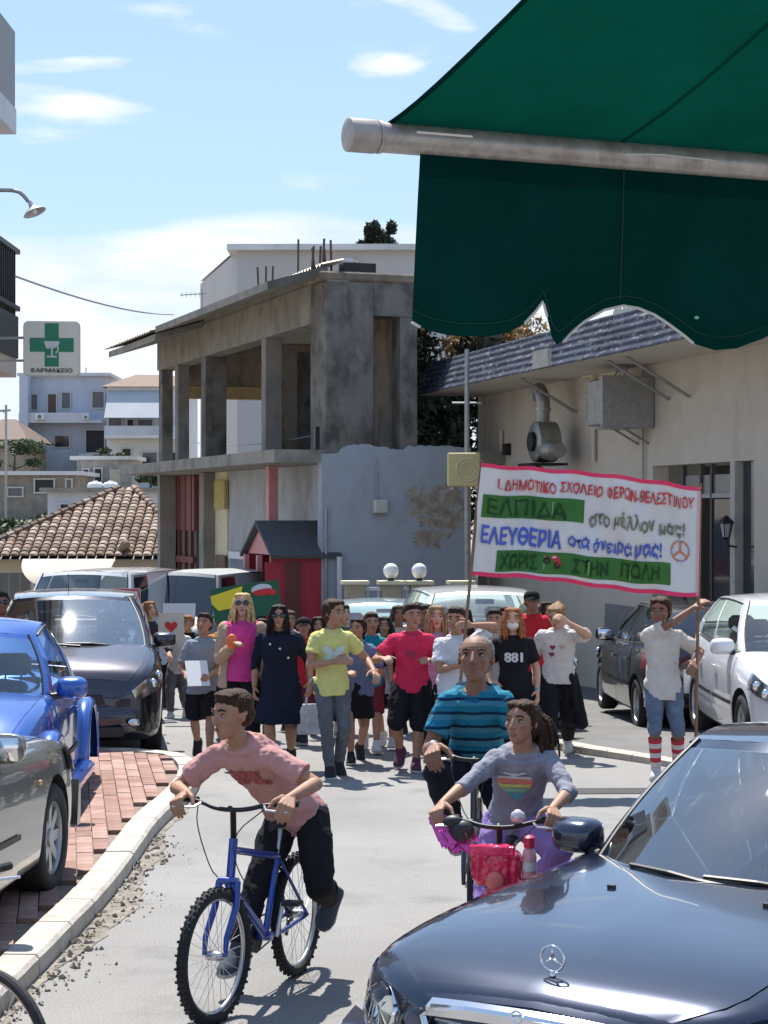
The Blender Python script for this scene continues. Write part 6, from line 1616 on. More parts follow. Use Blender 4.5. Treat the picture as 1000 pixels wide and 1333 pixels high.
def decal_text(ps, txt, z, w, hgt, mt, x=0.0, bold=.03, target='top'):
    N0 = ps['N'].lerp(ps['P'], z)
    o = text_fit(txt, -w/2, w/2, -hgt/2, hgt/2, lambda a, c: (N0.x+x+a, N0.y-.45, N0.z+c), 'shirt_print', mt, ps[target], bold)
    sw = o.modifiers.new('wrap', 'SHRINKWRAP'); sw.target = ps[target]; sw.wrap_method = 'PROJECT'; sw.use_project_y = True; sw.use_positive_direction = True; sw.use_negative_direction = False; sw.offset = .013
    return o
def at(px, d): return gp(px, d)
def facing(loc, extra=0): return math.atan2(-loc.x, loc.y)*-1*0 + R(extra)
# ---------------------------------------------------------------- bicycles
M_spoke = mat('spoke_steel', (.55, .55, .56), .3, .8)
def bicycle(label, loc, rz, col, r=.315, knob=True, bar_w=.56, bar_z=.97, seat_z=.80, steer=0.0, fend=False, tyre_w=.026, low=False, flip=1):
    b = empty('bicycle', loc, rz, label, 'bicycle'); fm = mat('bicycle_paint_'+label.split()[0], col, .3, .2, coat=1)
    fax, rax, bbp = Vector((0, -.60, r)), Vector((0, .42, r)), Vector((0, 0, .28))
    ht, hb = Vector((0, -.385, bar_z-.16)), Vector((0, -.44, r+.30)); st = Vector((0, .155, seat_z-.16))
    def wheel(c_, par, rot=0.0):
        Mx = Matrix.Rotation(rot, 3, 'Z')
        m = MB(); n = 60
        ty = [Vector((0, (r-tyre_w)*math.cos(a), (r-tyre_w)*math.sin(a))) for a in [2*math.pi*k/n for k in range(n)]]
        m.tube(ty, tyre_w, 10, closed=True)
        if knob:
            for k in range(64):
                a = 2*math.pi*k/64
                for xo in ((-.011, .011) if k % 2 else (-.020, .020, 0)):
                    q = Vector((xo, (r-.001-abs(xo)*.25)*math.cos(a), (r-.001-abs(xo)*.25)*math.sin(a))); m.box(q, (.011, .013, .011), M=Matrix.Rotation(a, 3, 'X'))
        w = m.build('wheel', M_tyre, par, smooth=False); w.location = c_; w.rotation_euler = (0, 0, rot)
        m = MB(); m.tube([p*((r-tyre_w*2+.002)/(r-tyre_w)) for p in ty], .011, 8, closed=True); m.build('rim', mat('bike_rim_alloy', (.55, .55, .56), .3, .85), w, smooth=True)
        m = MB()
        for k in range(28):
            a = 2*math.pi*k/28; a2 = a+(.5 if k % 2 else -.5); x_ = .028 if (k//2) % 2 else -.028
            m.tube([(x_, .02*math.cos(a2), .02*math.sin(a2)), (0, (r-tyre_w*2)*math.cos(a), (r-tyre_w*2)*math.sin(a))], .0013, 4, cap=False)
        m.build('spokes', M_spoke, w)
        m = MB(); m.tube([(-.045, 0, 0), (-.03, 0, 0), (.03, 0, 0), (.045, 0, 0)], [.012, .022, .022, .012], 12); m.build('hub', M_spoke, w, smooth=True)
        return w
    wheel(fax, b, steer); wheel(rax, b)
    m = MB(); m.tube([hb, bbp], .021, 12); m.tube([ht.lerp(hb, .25), st if not low else bbp.lerp(st, .45)], .018, 12); m.tube([bbp, st], .017, 12)
    m.tube([hb+Vector((0, .01, -.02)), ht], .021, 12)
    for s in (1, -1):
        m.tube([st+Vector((s*.015, 0, -.02)), rax+Vector((s*.055, 0, 0))], .009, 8); m.tube([bbp+Vector((s*.02, .02, 0)), bbp+Vector((s*.045, .12, 0)), rax+Vector((s*.055, 0, 0))], .010, 8)
    m.tube([bbp-Vector((.035, 0, 0)), bbp+Vector((.035, 0, 0))], .024, 12); m.build('frame', fm, b, smooth=True, angle=50)
    m = MB()
    for s in (1, -1): m.tube([hb+Vector((s*.045, -.005, .015)), hb+Vector((s*.052, -.04, -.10)), fax+Vector((s*.052, .012, .08)), fax+Vector((s*.052, .0, 0))], [.017, .017, .014, .011], 10)
    m.tube([hb+Vector((-.05, -.005, .015)), hb+Vector((.05, -.005, .015))], .018, 10); m.build('fork', fm, b, smooth=True, angle=50)
    hbz = bar_z; hy = -.40
    m = MB(); m.tube([ht, Vector((0, hy+.01, hbz-.03)), Vector((0, hy-.03, hbz-.015))], .015, 10)
    m.tube(smooth_line([Vector(p) for p in ((-bar_w/2, hy+.05, hbz+.01), (-bar_w*.28, hy+.02, hbz+.005), (-.07, hy-.03, hbz-.02), (.07, hy-.03, hbz-.02), (bar_w*.28, hy+.02, hbz+.005), (bar_w/2, hy+.05, hbz+.01))], 2), .011, 8)
    hbar = m.build('handlebar', M_blackm, b, smooth=True)
    for s in (1, -1):
        m = MB(); m.tube([(s*(bar_w/2-.11), hy+.037, hbz+.008), (s*(bar_w/2+.01), hy+.052, hbz+.011)], .0165, 10); m.build('grip', M_tyre, hbar)
        m = MB(); m.tube([(s*(bar_w/2-.14), hy+.0, hbz), (s*(bar_w/2-.12), hy-.03, hbz-.015), (s*(bar_w/2-.01), hy-.03, hbz-.02)], .006, 6); m.build('brake_lever', M_spoke, hbar)
    m = MB()
    m.tube(smooth_line([Vector(p) for p in ((-bar_w/2+.13, hy-.01, hbz-.01), (-.12, hy-.14, hbz-.08), (-.06, hy-.12, hbz-.28), (-.03, -.50, r+.34))], 2), .003, 5)
    m.tube(smooth_line([Vector(p) for p in ((bar_w/2-.13, hy-.01, hbz-.01), (.05, hy-.13, hbz-.12), (.03, hy-.02, hbz-.30), (.025, -.2, .52))], 2), .003, 5); m.build('brake_cable', M_blackm, b)
    m = MB(); sp = Vector((0, .20, seat_z)); m.tube([st, sp+Vector((0, 0, -.03))], .0135, 8); m.build('seat_post', M_spoke, b)
    m = MB(); rg = []
    for (y_, w_, z_) in ((-.13, .012, .0), (-.10, .022, .008), (0, .034, .004), (.07, .065, .01), (.13, .078, .018), (.16, .05, .016)):
        rg.append([sp+Vector((w_*math.cos(a), y_, z_+.02*math.sin(a)-.01)) for a in [2*math.pi*k/12 for k in range(12)]])
    m.loft(rg); m.build('saddle', M_trim, b, smooth=True)
    m = MB(); m.tube([bbp+Vector((-.05, 0, 0)), bbp+Vector((-.043, 0, 0))], .085, 28); cr_ = m.build('chainring', M_trim, b)
    ca_ = R(20)
    for s, sg in ((-1, 1), (1, -1)):
        sg = sg*flip; e = Vector((0, -.055*sg, -.155*sg)); q = bbp+Vector((s*.06, 0, 0)); m = MB(); m.tube([q, q+e+Vector((s*.01, 0, 0))], .011, 8); ck = m.build('crank', M_spoke, b)
        m = MB(); m.box(q+e+Vector((s*.06, 0, 0)), (.09, .075, .02), bev=.004); m.build('pedal', M_trim, ck)
    m = MB(); ch = [bbp+Vector((-.047, .083*math.sin(a), .083*math.cos(a))) for a in [R(170-k*170/8)+math.pi*0 for k in range(9)]]
    m.tube([bbp+Vector((-.047, .0, .085)), rax+Vector((-.047, 0, .035)), rax+Vector((-.047, .035, 0)), rax+Vector((-.047, .0, -.06)), bbp+Vector((-.047, 0, -.085))], .005, 5); m.build('chain', M_trim, b)
    m = MB(); m.tube([rax+Vector((-.05, 0, 0)), rax+Vector((-.03, 0, 0))], [.03, .045], 14); m.tube([rax+Vector((-.045, .0, -.02)), rax+Vector((-.05, -.02, -.11))], .01, 6); m.build('gears', M_trim, b)
    if fend:
        for c_ in (fax, rax):
            m = MB(); m.grid(lambda u, v: c_+Vector((.028*u, -(r+.022)*math.cos(v), (r+.022)*math.sin(v)+.008*(1-u*u))), [-1, 0, 1], [R(20+i*10) for i in range(16)]); m.build('mudguard', fm, b, smooth=True)
    return b, hbar
# the boy's bicycle and the boy
BO = (-.575, 9.66, 0); BR = R(-19)
bicycle('blue mountain bicycle with knobbly tyres ridden by the boy in pink', BO, BR, (.008, .05, .32), r=.308, steer=R(-7), bar_w=.60)
M_pinkT = cloth('dusty_pink', (.50, .265, .245), .06); M_blk = cloth('black_cotton', (.014, .014, .017)); M_print_r = mat('red_print', (.40, .08, .08), .8, var=.3, scale=60)
ps = person('boy in dusty pink tee shirt and black trousers riding the blue bicycle', BO, BR, 1.54, 'tan', 'brown', 'short', .96, 0, look=(-30, 4), pelvis=(.04, .33, .82), neck=(-.075, -.17, 1.235),
            hands={1: (.265, -.335, 1.005), -1: (-.265, -.335, 1.005)}, feet={1: (.15, .50, .38), -1: (-.125, -.06, .20)}, elbow={1: (.9, .6, -.3), -1: (-.9, .5, -.4)}, knee={1: (.25, -1, .1), -1: (-.15, -1, .3)},
            top=(M_pinkT, .01, 1.35, 'shirt'), bottom=('trousers', M_blk, 1.9, 1.2), shoes=cloth('grey_blue_trainer', (.06, .075, .10)), sleeve=.72, curl=(1.0, 1.0), handdir={1: (.15, -1, -.35), -1: (-.15, -1, -.35)})
decal_text(ps, 'avant', .40, .17, .05, M_print_r, x=-.03, bold=.05); decal_text(ps, 'garde', .49, .20, .045, M_print_r, x=-.02, bold=.05)
# man behind
MO = (.52, 11.3, 0); MR = R(-4)
bicycle('black bicycle ridden by the man in the striped polo', MO, MR, (.015, .015, .018), r=.33, knob=False, bar_w=.50, bar_z=1.0, seat_z=.86, flip=-1)
def striped(name, c1, c2, n, sharp=.5):
    m = mat('cloth_'+name, c1, .9, spec=.2, var=.08, bump=.2, bscale=120); t = m.node_tree; p = t.nodes['Principled BSDF']
    co = N(t, 'ShaderNodeTexCoord'); s_ = N(t, 'ShaderNodeSeparateXYZ'); t.links.new(co.outputs['Object'], s_.inputs[0])
    nz = N(t, 'ShaderNodeTexNoise', Scale=9.0, Detail=3.0); t.links.new(co.outputs['Object'], nz.inputs['Vector'])
    z = math_n(t, 'ADD', s_.outputs[2], math_n(t, 'MULTIPLY', nz.outputs[0], .02))
    f = math_n(t, 'FRACT', math_n(t, 'MULTIPLY', z, n)); g = math_n(t, 'LESS_THAN', f, .22); g2 = math_n(t, 'GREATER_THAN', f, .62)
    c_ = mixc(t, g, mixc(t, g2, c1, (c1[0]*2.6+.02, c1[1]*1.25, c1[2]*1.1)), c2); t.links.new(c_, p.inputs['Base Color']); return m
M_str = striped('teal_stripes', (.012, .17, .27), (.006, .03, .07), 12.5)
ps = person('grey haired man in teal striped polo shirt riding a black bicycle', MO, MR, 1.72, 'brown', 'grey', 'bald', 1.0, 0, look=(-8, -12), pelvis=(0, .25, .88), neck=(0, -.05, 1.34),
            hands={1: (.22, -.33, 1.04), -1: (-.22, -.33, 1.04)}, feet={1: (.13, -.04, .21), -1: (-.125, .09, .55)}, elbow={1: (.35, .6, -.7), -1: (-.35, .6, -.7)}, knee={1: (.3, -1, .2), -1: (-.35, -1, .2)},
            headk=1.18, top=(M_str, .02, 1.5, 'polo_shirt'), bottom=('trousers', cloth('navy_trousers', (.012, .014, .024)), 1.9, 1.15), sleeve=.68, child=False, curl=(1.0, 1.0), handdir={1: (.1, -1, -.3), -1: (-.1, -1, -.3)})
m = MB(); r_ = ps['ring'](.93, .056, .044, .014)
m.loft([[p+Vector((0, 0, -.012)) for p in r_], [p+Vector((0, 0, .004)) for p in ps['ring'](.975, .047, .038, .013)]], cap=False); m.build('collar', cloth('blue_collar', (.01, .13, .26)), ps['top'], smooth=True)
w = ps['WR'][-1]; e = ps['EL'][-1]; m = MB(); m.tube([w.lerp(e, .10), w.lerp(e, .20)], .037, 14); m.build('wristwatch', M_rim, ps['root'], smooth=True)
# girl on a pink bicycle with basket bag and bottle
GO = (.60, 9.60, 0); GR = R(-10)
gb_, gh = bicycle('pink girl bicycle with a red bag on the handlebar', GO, GR, (.55, .10, .22), r=.28, knob=False, bar_w=.60, bar_z=.90, seat_z=.74, low=True, fend=True)
M_gl = cloth('grey_blue_knit', (.25, .255, .30)); M_lav = cloth('lavender', (.32, .22, .50))
ps = person('girl with a brown ponytail in a grey long sleeved top riding a pink bicycle', GO, GR, 1.42, 'tan', 'brown', 'ponytail', 1.02, 0, look=(-26, -4), pelvis=(0, .26, .80), neck=(.065, .04, 1.195),
            hands={1: (.24, -.31, .955), -1: (-.30, -.33, .945)}, feet={1: (.125, .06, .42), -1: (-.125, -.05, .20)}, elbow={1: (1, .35, -.35), -1: (-.6, .4, -.6)}, knee={1: (.75, -1, .3), -1: (-.7, -1, .3)},
            top=(M_gl, .02, 1.25, 'long_sleeved_top'), bottom=('trousers', M_lav, 1.8, 1.25), sleeve=(1.25, 1.25), curl=(1.0, 1.0), handdir={1: (.2, -1, -.3), -1: (-.2, -1, -.3)}, shoes=M_shoe_w, mouth_open=True)
hs_ = []
for i in range(28):
    t = 2*math.pi*i/28; hs_.append((16*math.sin(t)**3/16, (13*math.cos(t)-5*math.cos(2*t)-2*math.cos(3*t)-math.cos(4*t))/16))
def clipz(poly_, lo, hi):
    out = []
    n = len(poly_)
    for i in range(n):
        a, b_ = poly_[i], poly_[(i+1) % n]
        for v in (a,):
            if lo <= v[1] <= hi: out.append(v)
        for L_ in (lo, hi):
            if (a[1]-L_)*(b_[1]-L_) < 0: t = (L_-a[1])/(b_[1]-a[1]); out.append((lerp(a[0], b_[0], t), L_, abs(t)))
    return [(p[0], p[1]) for p in out]
bands = [(.35, 1.0, 0), (.05, .35, 1), (-.2, .05, 2), (-.45, -.2, 3), (-1.2, -.45, 4)]
cols = [mat('print_%s' % n, c, .8) for n, c in (('white', (.55, .56, .58)), ('coral', (.60, .20, .13)), ('yellow', (.55, .50, .14)), ('mint', (.20, .48, .30)), ('aqua', (.05, .32, .40)))]
shp = []
for lo, hi, mi in bands:
    q = clipz(hs_, lo, hi)
    if len(q) > 2:
        cx = sum(p[0] for p in q)/len(q); cz = sum(p[1] for p in q)/len(q); q.sort(key=lambda p: math.atan2((p[1]-cz)*3, p[0]-cx)); shp.append((mi, q))
decal(ps, 'heart_print', shp, .46, .088, cols, x=-.01)
# bag, bottle, bell, pink streamers: carried by the bicycle
M_bag = mat('red_pink_plastic_bag', (.75, .012, .075), .25, var=.25, scale=14, coat=.6, bump=.5, bscale=25)
bg_ = root('handlebar_bag', Vector(GO)+Matrix.Rotation(GR, 3, 'Z') @ Vector((0, -.50, .70)), 'shiny red and pink bag hanging on the front of the pink bicycle', 'bag')
bg_.rotation_euler = (0, 0, GR)
m = MB(); m.box((-.015, 0, .02), (.20, .12, .18), bev=.03); m.box((.085, .01, .0), (.055, .11, .17), bev=.02); blob(m, 'bag_body', M_bag, bg_, .006, 2, .02, .05)
m = MB(); m.box((-.015, -.055, .095), (.21, .02, .05), bev=.008); m.build('flap', mat('bag_flap_bright', (.85, .02, .12), .2, coat=.8, bump=.6, bscale=20), bg_)
m = MB(); m.ell((.0, -.068, -.04), (.042, .014, .042)); m.build('round_patch', mat('coral_patch', (.75, .16, .14), .5), bg_, smooth=True)
wb = root('water_bottle', Vector(GO)+Matrix.Rotation(GR, 3, 'Z') @ Vector((.15, -.50, .64)), 'pink water bottle with a red cap beside the red bag', 'bottle')
m = MB(); m.smooth = True; m.tube([(0, 0, 0), (0, 0, .01), (0, 0, .12), (0, 0, .15), (0, 0, .165)], [.028, .034, .034, .028, .018], 18); m.smooth = False; m.build('bottle_body', mat('bottle_pink', (.70, .30, .34), .3), wb, smooth=True, angle=50)
m = MB(); m.tube([(0, 0, .165), (0, 0, .21), (0, 0, .22)], [.026, .026, .012], 16); m.build('bottle_cap', mat('bottle_cap_red', (.55, .02, .06), .35), wb, smooth=True, angle=50)
m = MB(); m.tube([(0, 0, .06), (0, 0, .10)], .0348, 18); m.build('bottle_label', mat('bottle_label', (.65, .60, .60), .4), wb, smooth=True, angle=50)
m = MB(); m.tube([(.09, -.43, .91), (.09, -.43, .925), (.09, -.43, .95), (.09, -.43, .965)], [.026, .034, .030, .010], 18); m.build('bell', mat('bell_white', (.6, .55, .57), .2, .3), gh, smooth=True)
M_strm = mat('pink_foil', (.80, .10, .42), .2, .5, var=.3, scale=30)
m = MB(); rs = random.Random(4)
for i in range(46):
    a = Vector((-.30+rs.uniform(-.03, .05), -.36+rs.uniform(-.02, .02), .90+rs.uniform(-.02, .02))); d = Vector((.10+rs.uniform(-.06, .08), -.03+rs.uniform(-.05, .05), -.09+rs.uniform(-.05, .03)))
    u = Vector((.008, .004, .008)); m.add([a-u, a+u, a+d+u, a+d-u], [(0, 1, 2, 3)])
m.build('streamers', M_strm, gh)
m = MB(); m.ell((-.17, -.42, .86), (.06, .045, .05)); m.ell((-.21, -.42, .90), (.05, .03, .03)); m.build('front_light', M_trim, gh, smooth=True)
# bicycle at the lower left edge
bicycle('grey bicycle whose front wheel shows at the bottom left corner', (-1.88, 7.62, 0), R(50), (.10, .10, .11), r=.34, knob=False, tyre_w=.02)

# ---------------------------------------------------------------- crowd
def W(px, d): return gp(px, d)
rd = cloth('red_tee', (.45, .02, .03)); wt = cloth('white_tee', (.55, .52, .50)); jeans = cloth('grey_jeans', (.11, .115, .13), .25); dk = cloth('near_black', (.012, .012, .016)); nv = cloth('navy', (.010, .014, .030))
# blonde woman: pink top, open beige jacket
p = person('blonde woman in sunglasses with pink top under an open beige jacket', W(316, 18.5), R(8), 1.64, 'fair', 'blond', 'wavy', 1.08, 1, look=(0, 0), sunglasses=True, child=False,
    hands={-1: (-.12, -.26, 1.10), 1: (.22, -.02, .84)}, top=(cloth('hot_pink', (.62, .06, .26)), .02, 1.3, 'top'), bottom=('trousers', dk, 1.9, 1.1), sleeve=0)
rr0 = [[q+Vector((0, .012, 0)) for q in p['ring'](t, rx, ry, .040) if True] for t, rx, ry in ((0, .095, .075), (.3, .084, .066), (.6, .084, .064), (.85, .09, .06), (.93, .07, .05))]
rr0 = [[q+Vector((0, 0, -.10)) for q in rr0[0]]]+rr0
n = 22
jk = MB()
jr = [[r[(20+a) % n] for a in range(17)] for r in rr0]
outr = [[q for q in r]+[q*1.0+Vector((0, -.0, 0))+(Vector((p['P'].x, p['P'].y, q.z))-q)*.14 for q in reversed(r)] for r in jr]
for s in (1, -1):
    jk.cone(p['SH'][s], .044*1.64, p['EL'][s], .038*1.64); jk.cone(p['EL'][s], .038*1.64, p['EL'][s].lerp(p['WR'][s], .85), .032*1.64, round_=False)
jk.loft(outr)
blob(jk, 'jacket', cloth('beige_jacket', (.42, .30, .20)), p['root'], .010, 3, .02, .09)
m = MB(); m.ell(p['WR'][-1]+Vector((0, -.05, .05)), (.05, .03, .07)); o = m.build('orange_cup', mat('orange_plastic', (.80, .13, .03), .5), None, smooth=True); 
for v in o.data.vertices: v.co -= Vector((0, 0, 0))
cupc = Vector(p['WR'][-1]+Vector((0, -.05, .05)))
for v in o.data.vertices: v.co -= cupc
o.name = 'cup'; o.location = W(316, 18.5)+Matrix.Rotation(R(8), 3, 'Z') @ cupc; tag(o, 'small orange cup in the blonde woman hand', 'cup')
# dark haired woman in navy dress
p = person('dark haired woman in sunglasses and a loose navy dress', W(366, 18.2), R(-4), 1.545, 'tan', 'black', 'long', 1.12, 1, sunglasses=True, child=False, look=(6, 0), hands={1: (.27, -.06, .78), -1: (-.24, -.04, .74)},
    top=(nv, .02, 1.7, 'dress_top'), bottom=('skirt', nv, .27, 1.22), sleeve=1.35, shoes=M_shoe_d)
for i, (x, z) in enumerate(((-.07, .25), (.02, .33), (.09, .5))): decal(p, 'dress_button', [(0, [(math.cos(a), math.sin(a)) for a in [k*math.pi/4 for k in range(8)]])], z, .011, [mat('button_pearl', (.6, .6, .58), .3)], x=x)
bag = root('handbag', W(366, 18.2)+Vector((.30, -.12, .32)), 'silver white handbag hanging from the navy dress woman hand', 'bag')
m = MB(); m.loft([[Vector((sx*w_, sy*.05, z)) for sx, sy in ((-1, -1), (1, -1), (1, 1), (-1, 1))] for w_, z in ((.14, 0), (.15, .05), (.12, .22), (.10, .27))]); m.build('bag_body', mat('silver_leather', (.42, .43, .46), .35, .3, var=.3, scale=14, bump=.4), bag, smooth=True, angle=50)
m = MB(); m.tube(smooth_line([Vector(q) for q in ((-.07, 0, .26), (-.05, 0, .46), (.0, 0, .52), (.05, 0, .46), (.07, 0, .26))], 2), .012, 6); m.build('bag_handle', mats['silver_leather'], bag)
# girl yellow tee with butterfly
M_yel = cloth('lemon_yellow', (.60, .56, .20))
p = person('girl in lemon yellow tee shirt with a butterfly print and grey jeans', W(434, 17.7), R(10), 1.60, 'tan', 'brown', 'tied', .96, 1, look=(38, 4), hands={1: (.33, -.20, .93), -1: (-.02, -.22, 1.02)}, elbow={-1: (-1, .4, -.3)},
    feet={1: (.06, .05, .10), -1: (-.05, -.12, .06)}, top=(M_yel, .05, 1.4, 'shirt'), bottom=('trousers', jeans, 1.92, 1.0), sleeve=.6, shoes=M_shoe_d)
wing = [(0, 0), (.25, .55), (.7, .75), (1.0, .55), (.85, .1), (.6, -.05), (.75, -.35), (.5, -.7), (.2, -.45)]
decal(p, 'butterfly_print', [(0, wing), (0, [(-x, z) for x, z in reversed(wing)]), (1, [(-.05, -.5), (.05, -.5), (.04, .4), (-.04, .4)])], .44, .10, [mat('print_silver', (.50, .62, .55), .5), mats['print_white']])
# boy grey tee black shorts holding paper
def paper(name, loc, rz, w, h, tilt, mt, label, cat='paper', stick=0.0, art=None):
    r_ = empty(name, loc, rz, label, cat); E_ = Euler((tilt, 0, 0)).to_matrix(); m = MB()
    m.box((0, 0, 0), (w, .004, h), M=E_); m.build('sheet', mt, r_)
    if stick:
        m = MB(); m.tube([E_ @ Vector((0, .012, h*.3)), E_ @ Vector((0, .012, -h/2-stick))], .012, 6); m.build('stick', M_wood, r_)
    if art: art(r_, E_)
    return r_
p = person('boy in grey tee shirt and black shorts walking beside the kerb with a paper', W(265, 19), R(4), 1.40, 'tan', 'dark', 'short', 1.0, 1, look=(-20, -12), hands={1: (.06, -.24, .80), -1: (-.16, -.20, .80)},
    top=(cloth('grey_tee', (.22, .25, .29)), .05, 1.8, 'shirt'), bottom=('shorts', dk, .95, 1.35), sleeve=.75, shoes=M_shoe_d)
paper('paper_sheet', W(265, 19)+Vector((-.03, -.30, .82)), R(15), .21, .29, R(-40), mat('paper_white', (.68, .68, .70), .8), 'white sheet of paper held low by the boy in grey tee')
# kids further back on the left
p = person('child in white top and grey trousers raising a heart picture', W(232, 24.3), R(-10), 1.25, 'tan', 'red', 'tied', 1.0, 2, look=(-20, 0), hands={-1: (-.15, -.22, .98), 1: (.14, -.15, .72)},
    top=(wt, .06, 1.6, 'shirt'), bottom=('trousers', cloth('mid_grey', (.12, .11, .115)), 1.9, 1.2), sleeve=.7, shoes=M_shoe_w)
def heart_art(r_, E_):
    m = MB(); m.add([E_ @ Vector((a*.075, -.006, c*.075+.01)) for a, c in hs_], [tuple(range(27, -1, -1))]); m.build('heart', mat('heart_red', (.62, .04, .03), .7), r_)
paper('placard', W(224, 23.4)+Vector((0, -.1, 1.12)), R(4), .30, .34, R(-6), mat('cream_card', (.66, .60, .48), .8), 'cream card with a red heart held up by the child at the left', 'placard', art=heart_art)
paper('paper_sheet', W(234, 25.4)+Vector((0, -.1, 1.25)), R(-6), .42, .28, R(-10), mats['paper_white'], 'white paper held up behind the heart card')
p = person('child in black top and bright pink trousers beside the heart card', W(247, 24.6), R(-6), 1.27, 'tan', 'red', 'short', 1.0, 2, look=(-30, 0), hands={-1: (-.2, -.2, .9), 1: (.15, -.1, .62)},
    top=(dk, .03, 1.4, 'shirt'), bottom=('trousers', cloth('bright_pink', (.62, .035, .14)), 1.9, 1.0), sleeve=.7, shoes=M_shoe_w)
p = person('red haired child in a dark jacket beside the black people carrier', W(192, 23.9), R(18), 1.45, 'fair', 'red', 'bob', 1.0, 2, look=(20, -10), top=(cloth('dark_jacket', (.04, .035, .05)), .04, 1.7, 'jacket'), bottom=('trousers', dk, 1.9, 1.1), sleeve=1.8)
p = person('child in pale top almost hidden behind the grey tee boy', W(213, 26.5), R(0), 1.30, 'tan', 'dark', 'short', 1.0, 2, top=(cloth('pale_blue', (.4, .45, .52)), .04, 1.5, 'shirt'), bottom=('trousers', dk, 1.9, 1.1))
def frame_art(r_, E_):
    m = MB(); 
    for (x, z, a, c) in ((0, .14, .40, .03), (0, -.14, .40, .03), (.19, 0, .03, .25), (-.19, 0, .03, .25)): m.box(E_ @ Vector((x, -.006, z)), (a, .006, c), M=E_)
    m.box(E_ @ Vector((.05, -.006, .0)), (.22, .006, .16), M=E_); m.build('red_frame', mat('faded_red', (.50, .12, .13), .7, var=.3, scale=25), r_)
paper('placard', W(163, 25.8)+Vector((0, -.1, 1.42)), R(0), .42, .32, 0, mats['paper_white'], 'white placard with a red frame above the black people carrier', 'placard', stick=.5, art=frame_art)
p = person('person in dark top carrying the red framed placard behind the black people carrier', W(168, 26.4), R(0), 1.30, 'tan', 'dark', 'short', 1.0, 2, top=(dk, .04, 1.5, 'shirt'), bottom=('trousers', dk, 1.9, 1.1), hands={-1: (-.06, -.2, .95), 1: (.02, -.2, .86)})
p = person('man in sunglasses with dark hair at the left edge behind the blue car', W(3, 19.6), R(10), 1.60, 'brown', 'dark', 'short', 1.1, 2, sunglasses=True, child=False, top=(rd, .04, 1.5, 'shirt'), bottom=('trousers', dk, 1.9, 1.1))
# green placard with yellow and a small car drawing
def green_art(r_, E_):
    m = MB(); m.add([E_ @ Vector(q) for q in ((-.36, -.006, .02), (-.36, -.006, .10), (-.02, -.006, .16), (-.05, -.006, .06), (-.15, -.006, -.05), (-.30, -.006, -.06))], [(5, 4, 3, 2, 1, 0)]); m.build('yellow_shape', mat('paint_yellow', (.75, .60, .03), .7), r_)
    m = MB(); m.ell(E_ @ Vector((.17, -.004, .10)), (.11, .006, .055)); m.build('white_shape', mats['print_white'], r_, smooth=True)
    m = MB(); m.ell(E_ @ Vector((.19, -.008, .07)), (.12, .006, .035)); m.ell(E_ @ Vector((.28, -.008, .05)), (.04, .006, .03)); m.build('red_shape', mat('paint_red', (.55, .03, .03), .7), r_, smooth=True)
pc = P(321, 782, 20.6); g_ = paper('placard', pc, R(0), .70, .35, 0, mat('green_card', (.01, .10, .045), .7, var=.1), 'green placard painted with a yellow shape and a red car behind the blonde woman', 'placard', stick=.5, art=green_art)
g_.rotation_euler = (0, R(-8), 0)
p = person('child in dark top holding the green placard behind the two women', W(338, 20.9), R(0), 1.28, 'tan', 'dark', 'short', 1.0, 2, top=(dk, .04, 1.4, 'shirt'), bottom=('trousers', dk, 1.9, 1.1), hands={-1: (-.14, -.2, .95), 1: (-.10, -.2, .86)})
p = person('child in red tee shirt with a dark cap behind the navy dress woman', W(393, 20.4), R(-8), 1.30, 'tan', 'dark', 'cap', 1.0, 1, top=(rd, .05, 1.4, 'shirt'), bottom=('trousers', cloth('maroon_trousers', (.12, .02, .03)), 1.9, 1.1), look=(10, -8))
p = person('child with long black hair between the red tee child and the yellow tee girl', W(416, 21.2), R(8), 1.30, 'tan', 'black', 'long', 1.0, 2, top=(cloth('olive_yellow', (.3, .28, .08)), .05, 1.4, 'shirt'), bottom=('trousers', dk, 1.9, 1.1))
p = person('child in denim blue top and black skirt beside the yellow tee girl', W(463, 18.7), R(6), 1.37, 'tan', 'dark', 'tied', 1.0, 1, look=(-30, -5), hands={1: (.16, -.22, .86), -1: (-.10, -.22, .84)}, top=(cloth('denim_blue', (.13, .18, .30)), .04, 1.8, 'shirt'), bottom=('skirt', dk, .30, 1.05), sleeve=.8, shoes=M_shoe_d)
p = person('boy in teal tee shirt behind the child in denim blue', W(482, 19.6), R(0), 1.38, 'tan', 'brown', 'short', 1.0, 1, look=(10, 0), top=(cloth('teal', (.01, .19, .24)), .05, 1.6, 'shirt'), bottom=('shorts', cloth('maroon_shorts', (.16, .02, .03)), 1.0, 1.2), sleeve=.8, shoes=M_shoe_w)
p = person('girl in black top and dark skirt holding a folded paper', W(504, 19.9), R(-6), 1.32, 'tan', 'dark', 'bob', 1.0, 1, look=(5, -5), hands={-1: (-.06, -.24, .76), 1: (.14, -.18, .74)}, top=(dk, .03, 1.4, 'shirt'), bottom=('skirt', nv, .32, 1.0), sleeve=.7, shoes=M_shoe_w)
paper('paper_sheet', W(500, 19.9)+Vector((-.02, -.30, .68)), R(-18), .19, .27, R(-15), mats['paper_white'], 'white paper held by the girl in black top and skirt')
M_rp = cloth('raspberry', (.58, .03, .09))
